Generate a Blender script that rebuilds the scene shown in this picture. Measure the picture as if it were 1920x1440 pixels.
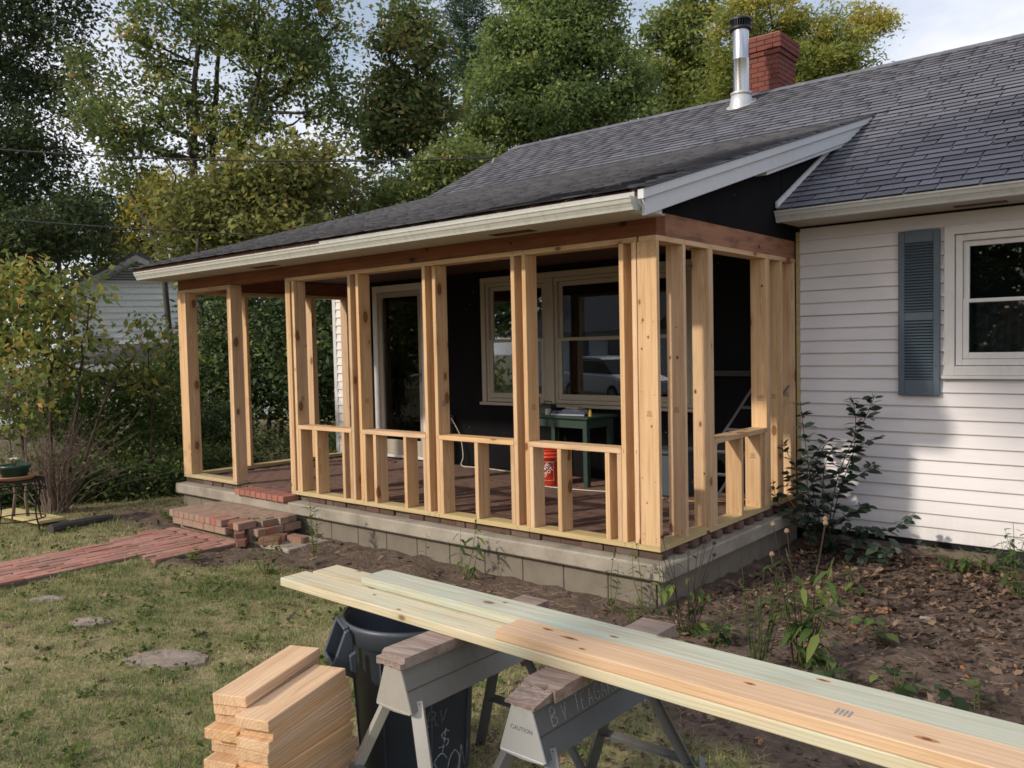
import bpy, bmesh, math, random
import numpy as np
from mathutils import Vector, Matrix

random.seed(7)
rng = np.random.default_rng(11)
SC = bpy.context.scene
COL = SC.collection
for o in list(bpy.data.objects):
    bpy.data.objects.remove(o)

# ------------------------------------------------------------------ camera
yaw, pitch, roll = 0.6969, -0.0438, -0.0216
fw = Vector((-math.sin(yaw) * math.cos(pitch), math.cos(yaw) * math.cos(pitch), math.sin(pitch)))
rt = fw.cross(Vector((0, 0, 1))).normalized()
up = rt.cross(fw)
r2 = rt * math.cos(roll) + up * math.sin(roll)
u2 = up * math.cos(roll) - rt * math.sin(roll)
cam = bpy.data.objects.new('camera', bpy.data.cameras.new('camera'))
COL.objects.link(cam)
cam.matrix_world = Matrix(((r2.x, u2.x, -fw.x, 2.9093), (r2.y, u2.y, -fw.y, -5.0441), (r2.z, u2.z, -fw.z, 1.449), (0, 0, 0, 1)))
cam.data.sensor_width = 36
cam.data.lens = 36 * 1561.99 / 1920
cam.data.clip_start = 0.05
cam.data.clip_end = 600
SC.camera = cam
CAM = Vector((2.9093, -5.0441, 1.449))

# ------------------------------------------------------------------ light
SUN_AZ, SUN_EL = math.radians(22), math.radians(29.6)     # azimuth from -Y towards -X
to_sun = Vector((-math.sin(SUN_AZ) * math.cos(SUN_EL), -math.cos(SUN_AZ) * math.cos(SUN_EL), math.sin(SUN_EL)))
W = bpy.data.worlds.new('World')
SC.world = W
W.use_nodes = True
nt = W.node_tree
nt.nodes.clear()
wo = nt.nodes.new('ShaderNodeOutputWorld')
bg = nt.nodes.new('ShaderNodeBackground')
bg2 = nt.nodes.new('ShaderNodeBackground')
mx = nt.nodes.new('ShaderNodeMixShader')
sky = nt.nodes.new('ShaderNodeTexSky')
sky.sky_type = 'NISHITA'
sky.sun_disc = False
sky.sun_elevation = SUN_EL
sky.sun_rotation = math.atan2(to_sun.x, to_sun.y)
sky.air_density = 1.2
sky.dust_density = 2.5
bg.inputs['Strength'].default_value = 0.14
bg2.inputs['Color'].default_value = (0.92, 0.92, 1.0, 1)      # cloud white
bg2.inputs['Strength'].default_value = 1.0
tc = nt.nodes.new('ShaderNodeTexCoord')
mp = nt.nodes.new('ShaderNodeMapping')
mp.inputs['Scale'].default_value = (1, 1, 2.4)
nz = nt.nodes.new('ShaderNodeTexNoise')
nz.inputs['Scale'].default_value = 2.2
nz.inputs['Detail'].default_value = 7
nz.inputs['Roughness'].default_value = 0.55
cr = nt.nodes.new('ShaderNodeValToRGB')
cr.color_ramp.elements[0].position = 0.38
cr.color_ramp.elements[1].position = 0.60
cr.color_ramp.elements[0].color = (0.22, 0.22, 0.22, 1)
L = nt.links.new
L(tc.outputs['Generated'], mp.inputs['Vector'])
L(mp.outputs['Vector'], nz.inputs['Vector'])
L(nz.outputs['Fac'], cr.inputs['Fac'])
L(sky.outputs['Color'], bg.inputs['Color'])
L(cr.outputs['Color'], mx.inputs['Fac'])
L(bg.outputs[0], mx.inputs[1])
L(bg2.outputs[0], mx.inputs[2])
L(mx.outputs[0], wo.inputs['Surface'])
sl = bpy.data.lights.new('sun', 'SUN')
sl.energy = 2.7
sl.angle = math.radians(2.2)
sl.color = (1.0, 0.90, 0.76)
so = bpy.data.objects.new('sun', sl)
COL.objects.link(so)
so.location = (-8, -20, 15)
so.rotation_euler = to_sun.to_track_quat('Z', 'Y').to_euler()
SC.view_settings.view_transform = 'Standard'
SC.view_settings.look = 'None'
SC.view_settings.exposure = 0.2
SC.cycles.filter_width = 1.65
SC.view_settings.gamma = 1
SC.view_settings.use_curve_mapping = False

# ------------------------------------------------------------------ helpers
class G:
    """small node-graph builder"""
    def __init__(s, name, rough=0.6, spec=0.4, metal=0.0):
        s.m = bpy.data.materials.new(name)
        s.m.use_nodes = True
        s.nt = s.m.node_tree
        s.b = s.nt.nodes['Principled BSDF']
        s.out = s.nt.nodes['Material Output']
        s.b.inputs['Roughness'].default_value = rough
        s.b.inputs['Specular IOR Level'].default_value = spec
        s.b.inputs['Metallic'].default_value = metal
        s._tc = None
    def n(s, t, **k):
        nd = s.nt.nodes.new('ShaderNode' + t)
        for a, v in k.items():
            setattr(nd, a, v)
        return nd
    def l(s, a, b):
        s.nt.links.new(a, b)
    def put(s, sock, v):
        if hasattr(v, 'is_output'):
            s.l(v, sock)
        elif isinstance(v, (tuple, list)) and len(v) == 3 and sock.type == 'RGBA':
            sock.default_value = (*v, 1)
        else:
            sock.default_value = v
    def obj(s):
        if not s._tc:
            s._tc = s.n('TexCoord')
        return s._tc.outputs['Object']
    def pos(s):
        return s.n('NewGeometry').outputs['Position']
    def rnd(s):
        return s.n('ObjectInfo').outputs['Random']
    def attr(s, name):
        return s.n('Attribute', attribute_name=name).outputs['Fac']
    def mapv(s, v, scale=(1, 1, 1), loc=(0, 0, 0), rot=(0, 0, 0)):
        m = s.n('Mapping')
        s.l(v, m.inputs['Vector'])
        m.inputs['Scale'].default_value = scale
        m.inputs['Rotation'].default_value = rot
        s.put(m.inputs['Location'], loc)
        return m.outputs[0]
    def noise(s, v, scale=5, detail=4, rough=0.55, dist=0.0):
        t = s.n('TexNoise')
        s.l(v, t.inputs['Vector'])
        t.inputs['Scale'].default_value = scale
        t.inputs['Detail'].default_value = detail
        t.inputs['Roughness'].default_value = rough
        t.inputs['Distortion'].default_value = dist
        return t.outputs['Fac']
    def voro(s, v, scale=5, feature='F1', out='Distance'):
        t = s.n('TexVoronoi', feature=feature)
        s.l(v, t.inputs['Vector'])
        t.inputs['Scale'].default_value = scale
        return t.outputs[out]
    def math(s, op, a, b=0.0, c=0.0, clamp=False):
        m = s.n('Math', operation=op, use_clamp=clamp)
        s.put(m.inputs[0], a); s.put(m.inputs[1], b); s.put(m.inputs[2], c)
        return m.outputs[0]
    def vmath(s, op, a, b):
        m = s.n('VectorMath', operation=op)
        s.put(m.inputs[0], a); s.put(m.inputs[1], b)
        return m.outputs[0]
    def comb(s, x, y, z):
        m = s.n('CombineXYZ')
        s.put(m.inputs[0], x); s.put(m.inputs[1], y); s.put(m.inputs[2], z)
        return m.outputs[0]
    def sep(s, v):
        m = s.n('SeparateXYZ')
        s.l(v, m.inputs[0])
        return m.outputs
    def ramp(s, f, stops, interp='LINEAR'):
        r = s.n('ValToRGB')
        s.l(f, r.inputs['Fac'])
        cr = r.color_ramp
        cr.interpolation = interp
        while len(cr.elements) < len(stops):
            cr.elements.new(0.5)
        for e, (p, c) in zip(cr.elements, stops):
            e.position = p
            e.color = (*c, 1) if isinstance(c, (tuple, list)) else (c, c, c, 1)
        return r.outputs['Color']
    def mix(s, f, a, b, mode='MIX'):
        m = s.n('Mix', data_type='RGBA', blend_type=mode)
        s.put(m.inputs[0], f); s.put(m.inputs[6], a); s.put(m.inputs[7], b)
        return m.outputs[2]
    def col(s, c):
        s.put(s.b.inputs['Base Color'], c)
        return s
    def bump(s, h, strength=0.3, dist=0.01):
        b = s.n('Bump')
        b.inputs['Strength'].default_value = strength
        b.inputs['Distance'].default_value = dist
        s.l(h, b.inputs['Height'])
        s.l(b.outputs[0], s.b.inputs['Normal'])
        return s

class MB:
    """collects shapes into one mesh"""
    def __init__(s):
        s.v = []; s.f = []
    def add(s, vs, fs, mat=None):
        k = len(s.v)
        s.v += [tuple(mat @ Vector(p)) if mat else tuple(p) for p in vs]
        s.f += [tuple(i + k for i in f) for f in fs]
        return s
    def box(s, x0, x1, y0, y1, z0, z1, mat=None):
        vs = [(x, y, z) for z in (z0, z1) for y in (y0, y1) for x in (x0, x1)]
        return s.add(vs, [(0, 2, 3, 1), (4, 5, 7, 6), (0, 1, 5, 4), (2, 6, 7, 3), (0, 4, 6, 2), (1, 3, 7, 5)], mat)
    def prism(s, prof, axis, a, b, mat=None):
        """2-D profile (p, q) swept along axis 0/1/2 from a to b; profile in the two other axes in order"""
        n = len(prof)
        def pt(t, p, q):
            r = [p, q]; r.insert(axis, t); return tuple(r)
        vs = [pt(a, *p) for p in prof] + [pt(b, *p) for p in prof]
        fs = [tuple(range(n))[::-1], tuple(range(n, 2 * n))] + [(i, (i + 1) % n, n + (i + 1) % n, n + i) for i in range(n)]
        return s.add(vs, fs, mat)
    def tube(s, pts, rad, sides=6, cap=True):
        pts = [Vector(p) for p in pts]
        if not isinstance(rad, (list, tuple)):
            rad = [rad] * len(pts)
        k = len(s.v)
        ref = Vector((0.31, 0.17, 1)).normalized()
        for i, p in enumerate(pts):
            d = (pts[min(i + 1, len(pts) - 1)] - pts[max(i - 1, 0)])
            d = d.normalized() if d.length > 1e-9 else Vector((0, 0, 1))
            a = d.cross(ref if abs(d.dot(ref)) < 0.95 else Vector((1, 0, 0))).normalized()
            b = d.cross(a)
            for j in range(sides):
                t = 2 * math.pi * j / sides
                s.v.append(tuple(p + (a * math.cos(t) + b * math.sin(t)) * rad[i]))
        for i in range(len(pts) - 1):
            for j in range(sides):
                j2 = (j + 1) % sides
                s.f.append((k + i * sides + j, k + i * sides + j2, k + (i + 1) * sides + j2, k + (i + 1) * sides + j))
        if cap:
            s.f.append(tuple(k + j for j in range(sides))[::-1])
            s.f.append(tuple(k + (len(pts) - 1) * sides + j for j in range(sides)))
        return s
    def lathe(s, prof, c=(0, 0, 0), sides=32):
        """prof: list of (r, z)"""
        k = len(s.v)
        for r, z in prof:
            for j in range(sides):
                t = 2 * math.pi * j / sides
                s.v.append((c[0] + r * math.cos(t), c[1] + r * math.sin(t), c[2] + z))
        for i in range(len(prof) - 1):
            for j in range(sides):
                j2 = (j + 1) % sides
                s.f.append((k + i * sides + j, k + i * sides + j2, k + (i + 1) * sides + j2, k + (i + 1) * sides + j))
        return s
    def mesh(s, name, mat=None, smooth=False):
        me = bpy.data.meshes.new(name)
        me.from_pydata(s.v, [], s.f)
        if mat:
            me.materials.append(mat)
        if smooth:
            me.polygons.foreach_set('use_smooth', [True] * len(me.polygons))
        me.update()
        return me
    def build(s, name, mat=None, parent=None, smooth=False, bevel=0.0, loc=None, matrix=None):
        o = bpy.data.objects.new(name, s.mesh(name, mat, smooth))
        COL.objects.link(o)
        if parent:
            o.parent = parent
        if matrix is not None:
            o.matrix_local = matrix
        elif loc:
            o.location = loc
        if bevel:
            bv = o.modifiers.new('bevel', 'BEVEL')
            bv.width = bevel
            bv.segments = 1
            bv.limit_method = 'ANGLE'
        return o

def obj(name, me, parent=None, loc=(0, 0, 0), rot=(0, 0, 0), scale=(1, 1, 1)):
    o = bpy.data.objects.new(name, me)
    COL.objects.link(o)
    if parent:
        o.parent = parent
    o.location = loc; o.rotation_euler = rot; o.scale = scale
    return o

def tag(o, label=None, cat=None, group=None, kind=None):
    if label: o['label'] = label
    if cat: o['category'] = cat
    if group: o['group'] = group
    if kind: o['kind'] = kind
    return o

def thing(name, label, cat, loc=(0, 0, 0), rz=0.0, group=None):
    o = bpy.data.objects.new(name, None)
    o.empty_display_size = 0.1
    COL.objects.link(o)
    o.location = loc
    o.rotation_euler = (0, 0, rz)
    return tag(o, label, cat, group)

def npmesh(name, V, F, mat, tint=None, smooth=False):
    """V (n,3), F (m,k) all faces with k corners; tint per face"""
    me = bpy.data.meshes.new(name)
    n, (m, k) = len(V), F.shape
    me.vertices.add(n)
    me.vertices.foreach_set('co', np.asarray(V, np.float32).ravel())
    me.loops.add(m * k)
    me.loops.foreach_set('vertex_index', np.asarray(F, np.int32).ravel())
    me.polygons.add(m)
    me.polygons.foreach_set('loop_start', np.arange(0, m * k, k, dtype=np.int32))
    if smooth:
        me.polygons.foreach_set('use_smooth', np.ones(m, bool))
    if tint is not None:
        a = me.attributes.new('tint', 'FLOAT', 'FACE')
        a.data.foreach_set('value', np.asarray(tint, np.float32))
    me.materials.append(mat)
    me.update(calc_edges=True)
    return me

def leaves(P, size, droop=0.3, aspect=0.5, fold=0.25, up=None):
    """rhombic leaves of two triangles-pairs at points P; returns V, F(quads)"""
    n = len(P)
    d = rng.normal(size=(n, 3)); d[:, 2] = d[:, 2] * 0.6 - droop
    d /= np.linalg.norm(d, axis=1)[:, None]
    r = rng.normal(size=(n, 3))
    if up is not None:
        r += np.array(up)
    s = np.cross(d, r); s /= np.linalg.norm(s, axis=1)[:, None] + 1e-9
    nn = np.cross(s, d)
    L = (size * rng.uniform(0.5, 1.45, n))[:, None] if np.isscalar(size) else np.asarray(size)[:, None]
    w = L * aspect * 0.5
    a = P
    b = P + d * L * 0.45 + s * w + nn * w * fold
    c = P + d * L
    e = P + d * L * 0.45 - s * w + nn * w * fold
    V = np.stack([a, b, c, e], 1).reshape(-1, 3)
    F = np.arange(n * 4).reshape(n, 4)
    return V, F
# ------------------------------------------------------------------ materials
def wood(name, light, dark, knot=(0.16, 0.07, 0.03), ring=46, contrast=0.55, knots=0.10, stain=None, stain_amt=0.0, rough=0.62, vary=0.16):
    g = G(name, rough=rough, spec=0.25)
    r = g.rnd()
    o = g.obj()
    off = g.comb(g.math('MULTIPLY', r, 57.0), g.math('MULTIPLY', g.math('FRACT', g.math('MULTIPLY', r, 7.31)), 0.12),
                 g.math('ADD', g.math('MULTIPLY', g.math('FRACT', g.math('MULTIPLY', r, 13.7)), 0.10), 0.02))
    v = g.vmath('ADD', o, off)
    warp = g.n('TexNoise')
    g.l(g.mapv(v, (1.3, 5, 5)), warp.inputs['Vector'])
    warp.inputs['Scale'].default_value = 1.0
    warp.inputs['Detail'].default_value = 2
    wv = g.vmath('MULTIPLY', g.vmath('SUBTRACT', warp.outputs['Color'], (0.5, 0.5, 0.5)), (0.0, 0.06, 0.06))
    v2 = g.vmath('ADD', g.vmath('MULTIPLY', v, (0.02, 1, 1)), wv)
    w = g.n('TexWave', wave_type='RINGS', rings_direction='X', wave_profile='SAW')
    g.l(v2, w.inputs['Vector'])
    w.inputs['Scale'].default_value = ring
    w.inputs['Distortion'].default_value = 1.0
    w.inputs['Detail'].default_value = 1.5
    fac = g.math('MULTIPLY', g.math('POWER', w.outputs['Fac'], 1.7), contrast)
    c = g.mix(fac, light, dark)
    tone = g.noise(g.mapv(v, (1.6, 9, 9)), 1.5, 3)
    c = g.mix(g.math('MULTIPLY', g.math('SUBTRACT', tone, 0.45), 0.8, clamp=True), c, tuple(x * 0.62 for x in dark))
    fib = g.noise(g.mapv(v, (3, 170, 170)), 1.0, 2)
    c = g.mix(g.math('MULTIPLY', g.math('SUBTRACT', fib, 0.47), 2.2, clamp=True), c, dark)
    stk = g.noise(g.mapv(v, (0.9, 42, 42)), 1.0, 3, 0.6)
    c = g.mix(g.math('MULTIPLY', g.math('SUBTRACT', stk, 0.5), 2.6, clamp=True), c, tuple(x * 0.80 for x in dark))
    c = g.mix(g.math('MULTIPLY', g.math('SUBTRACT', 0.45, stk), 1.6, clamp=True), c, tuple(min(1, x * 1.12) for x in light))
    # knots
    if knots:
        kd = g.voro(g.mapv(v, (4.2, 8, 8)), 1.0)
        ncell = g.voro(g.mapv(v, (4.2, 8, 8)), 1.0, out='Color')
        kx = g.sep(ncell)[0]
        rad = g.math('MULTIPLY', g.math('SUBTRACT', kx, 0.35, clamp=True), knots * 2.6)
        kf = g.math('SMOOTH_MIN', 1.0, g.math('MULTIPLY', g.math('SUBTRACT', rad, kd), 22.0), 0.1, clamp=True)
        halo = g.math('MULTIPLY', g.math('SUBTRACT', g.math('MULTIPLY', rad, 2.4), kd), 3.0, clamp=True)
        c = g.mix(g.math('MULTIPLY', halo, 0.35), c, tuple(x * 0.75 for x in dark))
        c = g.mix(g.math('MULTIPLY', kf, 0.85), c, knot)
    if stain:
        st = g.noise(g.mapv(v, (1.7, 3.0, 7)), 1.6, 4, 0.6)
        c = g.mix(g.math('MULTIPLY', g.math('SUBTRACT', st, 0.47), stain_amt * 5, clamp=True), c, stain)
    hsv = g.n('HueSaturation')
    g.l(c, hsv.inputs['Color'])
    g.put(hsv.inputs['Value'], g.math('ADD', g.math('MULTIPLY', g.math('FRACT', g.math('MULTIPLY', r, 3.77)), vary * 2), 1 - vary))
    g.put(hsv.inputs['Saturation'], g.math('ADD', g.math('MULTIPLY', g.math('FRACT', g.math('MULTIPLY', r, 5.13)), 0.2), 0.9))
    g.col(hsv.outputs['Color'])
    g.bump(g.math('ADD', fib, g.math('MULTIPLY', fac, 0.4)), 0.18, 0.002)
    return g.m

M = {}
M['pine'] = wood('pine', (0.70, 0.505, 0.315), (0.46, 0.25, 0.108), contrast=0.66, knots=0.16, vary=0.14)
M['pine_fresh'] = wood('pine_fresh', (0.70, 0.49, 0.305), (0.48, 0.255, 0.115), contrast=0.60, ring=24)
M['pine_pink'] = wood('pine_pink', (0.70, 0.50, 0.33), (0.52, 0.31, 0.155), knot=(0.22, 0.08, 0.03), knots=0.20, contrast=0.45, vary=0.03, ring=22)
M['treated'] = wood('treated', (0.62, 0.565, 0.42), (0.47, 0.38, 0.215), knots=0.13, stain=(0.42, 0.52, 0.42), stain_amt=0.35, contrast=0.75, ring=24, vary=0.05)
M['treated_plate'] = wood('treated_plate', (0.55, 0.45, 0.26), (0.42, 0.31, 0.15), knots=0.06, contrast=0.5, vary=0.08)
M['treated_green'] = wood('treated_green', (0.54, 0.545, 0.45), (0.40, 0.385, 0.26), knots=0.14, stain=(0.37, 0.50, 0.42), stain_amt=0.34, contrast=0.6, ring=22, vary=0.03)
M['old_beam'] = wood('old_beam', (0.25, 0.105, 0.055), (0.13, 0.05, 0.028), knot=(0.02, 0.012, 0.01), knots=0.12, stain=(0.03, 0.018, 0.012), stain_amt=0.35, vary=0.05)  # old beam wood with the shade on the front put into a darker brown
M['old_beam_side'] = wood('old_beam_side', (0.37, 0.165, 0.08), (0.25, 0.10, 0.045), knot=(0.02, 0.012, 0.01), knots=0.17, stain=(0.02, 0.014, 0.012), stain_amt=0.5, vary=0.03)
M['weathered'] = wood('weathered', (0.36, 0.29, 0.25), (0.17, 0.115, 0.09), knot=(0.06, 0.04, 0.035), knots=0.05, stain=(0.10, 0.045, 0.035), stain_amt=0.5, contrast=0.8, vary=0.08, rough=0.85)
M['yellow_board'] = wood('yellow_board', (0.58, 0.50, 0.27), (0.48, 0.38, 0.17), contrast=0.4, vary=0.02)
M['dark_joist'] = wood('dark_joist', (0.09, 0.045, 0.028), (0.045, 0.022, 0.015), knots=0.08)

def rough_mat(name, base, dark, scale=6, amt=0.6, rough=0.85, bump=0.35, fine=60, world=False, spec=0.25):
    g = G(name, rough=rough, spec=spec)
    v = g.pos() if world else g.obj()
    a = g.noise(v, scale, 5, 0.6)
    b = g.noise(v, fine, 3, 0.6)
    c = g.mix(g.math('MULTIPLY', g.math('SUBTRACT', a, 0.38), amt * 2.5, clamp=True), base, dark)
    c = g.mix(g.math('MULTIPLY', g.math('SUBTRACT', b, 0.5), 1.1, clamp=True), c, tuple(x * 0.6 for x in dark))
    g.col(c)
    g.bump(g.math('ADD', a, g.math('MULTIPLY', b, 0.5)), bump, 0.006)
    return g.m

def plain(name, c, rough=0.5, spec=0.4, metal=0.0, var=0.12, dirt=None, dirt_amt=0.4, scale=7):
    g = G(name, rough, spec, metal)
    a = g.noise(g.pos(), scale, 5, 0.62)
    cc = g.mix(g.math('MULTIPLY', g.math('SUBTRACT', a, 0.4), var * 5, clamp=True), c, tuple(x * 0.78 for x in c))
    if dirt:
        b = g.noise(g.mapv(g.pos(), (3, 3, 1.2)), scale * 0.8, 6, 0.7)
        cc = g.mix(g.math('MULTIPLY', g.math('SUBTRACT', b, 0.5), dirt_amt * 5, clamp=True), cc, dirt)
    g.col(cc)
    return g.m

M['concrete'] = rough_mat('concrete', (0.36, 0.325, 0.27), (0.16, 0.14, 0.112), 3.0, 1.0, world=True)
M['block'] = rough_mat('block', (0.205, 0.18, 0.145), (0.115, 0.095, 0.078), 5, 0.6, world=True, fine=140)
M['mortar'] = rough_mat('mortar', (0.36, 0.33, 0.29), (0.22, 0.2, 0.17), 9, 0.5)
M['mortar_brown'] = rough_mat('mortar_brown', (0.27, 0.20, 0.155), (0.15, 0.11, 0.085), 9, 0.6, world=True)
M['mortar_dark'] = rough_mat('mortar_dark', (0.17, 0.13, 0.105), (0.08, 0.06, 0.045), 9, 0.6, world=True)
M['stone'] = rough_mat('stone', (0.30, 0.25, 0.215), (0.17, 0.135, 0.11), 7, 0.9, bump=0.8)

def brick_mat(name, stops, dirt=(0.12, 0.095, 0.075), dirt_amt=0.35, bump=0.35):
    g = G(name, rough=0.9, spec=0.15)
    c = g.ramp(g.rnd(), stops)
    a = g.noise(g.pos(), 14, 5, 0.65)
    b = g.noise(g.pos(), 2.1, 3, 0.6)
    c = g.mix(g.math('MULTIPLY', g.math('SUBTRACT', a, 0.42), dirt_amt * 4, clamp=True), c, dirt)
    c = g.mix(g.math('MULTIPLY', g.math('SUBTRACT', b, 0.5), dirt_amt * 5, clamp=True), c, dirt)
    g.col(c)
    g.bump(g.noise(g.pos(), 90, 3), bump, 0.004)
    return g.m
M['brick_path'] = brick_mat('brick_path', [(0, (0.27, 0.135, 0.105)), (0.35, (0.40, 0.185, 0.15)), (0.7, (0.43, 0.235, 0.195)), (1, (0.29, 0.17, 0.14))], dirt=(0.19, 0.15, 0.12), dirt_amt=0.36)
M['brick_step'] = brick_mat('brick_step', [(0, (0.28, 0.195, 0.15)), (0.3, (0.33, 0.235, 0.18)), (0.75, (0.34, 0.22, 0.17)), (0.97, (0.31, 0.225, 0.175)), (1, (0.42, 0.12, 0.09))], dirt=(0.19, 0.15, 0.12), dirt_amt=0.42)
M['brick_red'] = brick_mat('brick_red', [(0, (0.33, 0.135, 0.10)), (0.5, (0.38, 0.165, 0.125)), (1, (0.31, 0.14, 0.105))], dirt_amt=0.25)
M['brick_loose'] = brick_mat('brick_loose', [(0, (0.16, 0.085, 0.065)), (0.5, (0.22, 0.11, 0.08)), (1, (0.34, 0.235, 0.18))], dirt_amt=0.35)
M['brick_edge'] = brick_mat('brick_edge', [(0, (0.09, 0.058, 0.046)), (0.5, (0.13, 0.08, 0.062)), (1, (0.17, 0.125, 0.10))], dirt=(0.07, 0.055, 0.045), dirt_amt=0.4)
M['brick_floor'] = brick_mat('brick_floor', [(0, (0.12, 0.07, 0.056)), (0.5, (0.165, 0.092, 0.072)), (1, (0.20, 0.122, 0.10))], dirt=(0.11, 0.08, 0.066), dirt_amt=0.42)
M['brick_chimney'] = brick_mat('brick_chimney', [(0, (0.14, 0.050, 0.040)), (0.5, (0.195, 0.068, 0.054)), (1, (0.16, 0.065, 0.053))], dirt=(0.09, 0.042, 0.035), dirt_amt=0.35)
M['chimney_mortar'] = plain('chimney_mortar', (0.33, 0.20, 0.15), 0.9, 0.1)

# asphalt shingle
g = G('shingle', rough=0.82, spec=0.3)
t = g.voro(g.mapv(g.pos(), (0.6, 1.2, 1.2)), 4.5, out='Color')
c = g.ramp(g.math('FRACT', g.math('ADD', g.rnd(), g.attr('tint'))), [(0, (0.085, 0.088, 0.108)), (0.4, (0.125, 0.129, 0.156)), (0.8, (0.150, 0.153, 0.182)), (1, (0.105, 0.108, 0.130))])
sp = g.noise(g.pos(), 260, 2, 0.7)
c = g.mix(g.math('MULTIPLY', g.math('SUBTRACT', sp, 0.5), 2.2, clamp=True), c, (0.17, 0.17, 0.18))
ag = g.noise(g.pos(), 1.6, 5, 0.65)
c = g.mix(g.math('MULTIPLY', g.math('SUBTRACT', ag, 0.48), 1.8, clamp=True), c, (0.068, 0.069, 0.08))
pz = g.sep(g.pos())
moss = g.math('MULTIPLY', g.math('SUBTRACT', g.noise(g.pos(), 9, 5, 0.7), 0.40), 4.0, clamp=True)
edge = g.math('MULTIPLY', g.math('SUBTRACT', 0.9, g.math('ADD', pz[1], g.math('MULTIPLY', pz[0], -0.15))), 0.8, clamp=True)
c = g.mix(g.math('MULTIPLY', moss, g.math('MULTIPLY', edge, 0.25)), c, (0.085, 0.078, 0.062))
g.col(c)
g.bump(sp, 0.5, 0.003)
M['shingle'] = g.m

M['white_trim'] = plain('white_trim', (0.62, 0.64, 0.66), 0.45, dirt=(0.42, 0.41, 0.38), dirt_amt=0.22)
M['gutter'] = plain('gutter', (0.48, 0.485, 0.45), 0.4, dirt=(0.25, 0.24, 0.20), dirt_amt=0.4, scale=9)
M['soffit'] = plain('soffit', (0.46, 0.43, 0.37), 0.6, dirt=(0.24, 0.20, 0.15), dirt_amt=0.3)
M['flashing'] = plain('flashing', (0.42, 0.42, 0.42), 0.5, 0.5, 0.2, dirt=(0.2, 0.19, 0.18))
M['paint_old'] = plain('paint_old', (0.66, 0.64, 0.64), 0.6, dirt=(0.10, 0.085, 0.07), dirt_amt=0.3, scale=22)
g = G('siding', 0.55, 0.3)
a = g.noise(g.mapv(g.pos(), (1, 1, 6)), 2.2, 5, 0.65)
b = g.noise(g.mapv(g.pos(), (7, 7, 1.0)), 2.0, 4, 0.65)
c = g.mix(g.math('MULTIPLY', g.math('SUBTRACT', a, 0.5), 1.6, clamp=True), (0.74, 0.715, 0.725), (0.62, 0.59, 0.585))
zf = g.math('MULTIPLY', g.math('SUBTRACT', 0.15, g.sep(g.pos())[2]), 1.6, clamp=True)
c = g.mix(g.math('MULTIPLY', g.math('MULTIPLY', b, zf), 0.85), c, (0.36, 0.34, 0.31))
g.col(c)
M['siding'] = g.m
M['window_white'] = plain('window_white', (0.66, 0.65, 0.64), 0.45, dirt=(0.4, 0.38, 0.35), dirt_amt=0.2)
M['window_tan'] = plain('window_tan', (0.40, 0.36, 0.295), 0.55, dirt=(0.30, 0.26, 0.2), dirt_amt=0.3)
M['shutter'] = plain('shutter', (0.100, 0.134, 0.165), 0.5, 0.35, var=0.1)
g = G('tar_paper', 0.85, 0.06)
n1 = g.noise(g.mapv(g.pos(), (1, 1, 0.4)), 3, 4)
c = g.mix(n1, (0.006, 0.0065, 0.008), (0.014, 0.014, 0.015))
vs = g.voro(g.pos(), 9)
pn = g.noise(g.pos(), 3.1, 2)
spk = g.math('MULTIPLY', g.math('LESS_THAN', vs, 0.05), g.math('GREATER_THAN', pn, 0.50))
c = g.mix(g.math('MULTIPLY', spk, 0.55), c, (0.5, 0.48, 0.45))
g.col(c)
M['tar_paper'] = g.m
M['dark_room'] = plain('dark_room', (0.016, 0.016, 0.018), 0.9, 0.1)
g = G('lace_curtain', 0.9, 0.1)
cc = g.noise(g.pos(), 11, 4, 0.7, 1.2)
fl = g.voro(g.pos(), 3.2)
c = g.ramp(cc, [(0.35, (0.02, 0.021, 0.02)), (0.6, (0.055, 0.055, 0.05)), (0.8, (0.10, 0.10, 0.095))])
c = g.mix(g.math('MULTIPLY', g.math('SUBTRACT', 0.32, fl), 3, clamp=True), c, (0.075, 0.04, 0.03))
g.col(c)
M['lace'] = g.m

def glass(name, tint=(0.9, 0.95, 0.97), refl=1.0):
    g = G(name)
    g.nt.nodes.remove(g.b)
    tr = g.n('BsdfTransparent'); tr.inputs['Color'].default_value = (*tint, 1)
    gl = g.n('BsdfGlossy'); gl.inputs['Roughness'].default_value = 0.015
    gl.inputs['Color'].default_value = (0.9, 0.93, 1.0, 1)
    fr = g.n('Fresnel'); fr.inputs['IOR'].default_value = 1.5
    ms = g.n('MixShader')
    g.l(g.math('MULTIPLY', fr.outputs[0], 1.0 * refl, clamp=True), ms.inputs[0])
    g.l(tr.outputs[0], ms.inputs[1]); g.l(gl.outputs[0], ms.inputs[2])
    g.l(ms.outputs[0], g.out.inputs['Surface'])
    return g.m
M['glass'] = glass('glass')

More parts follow.
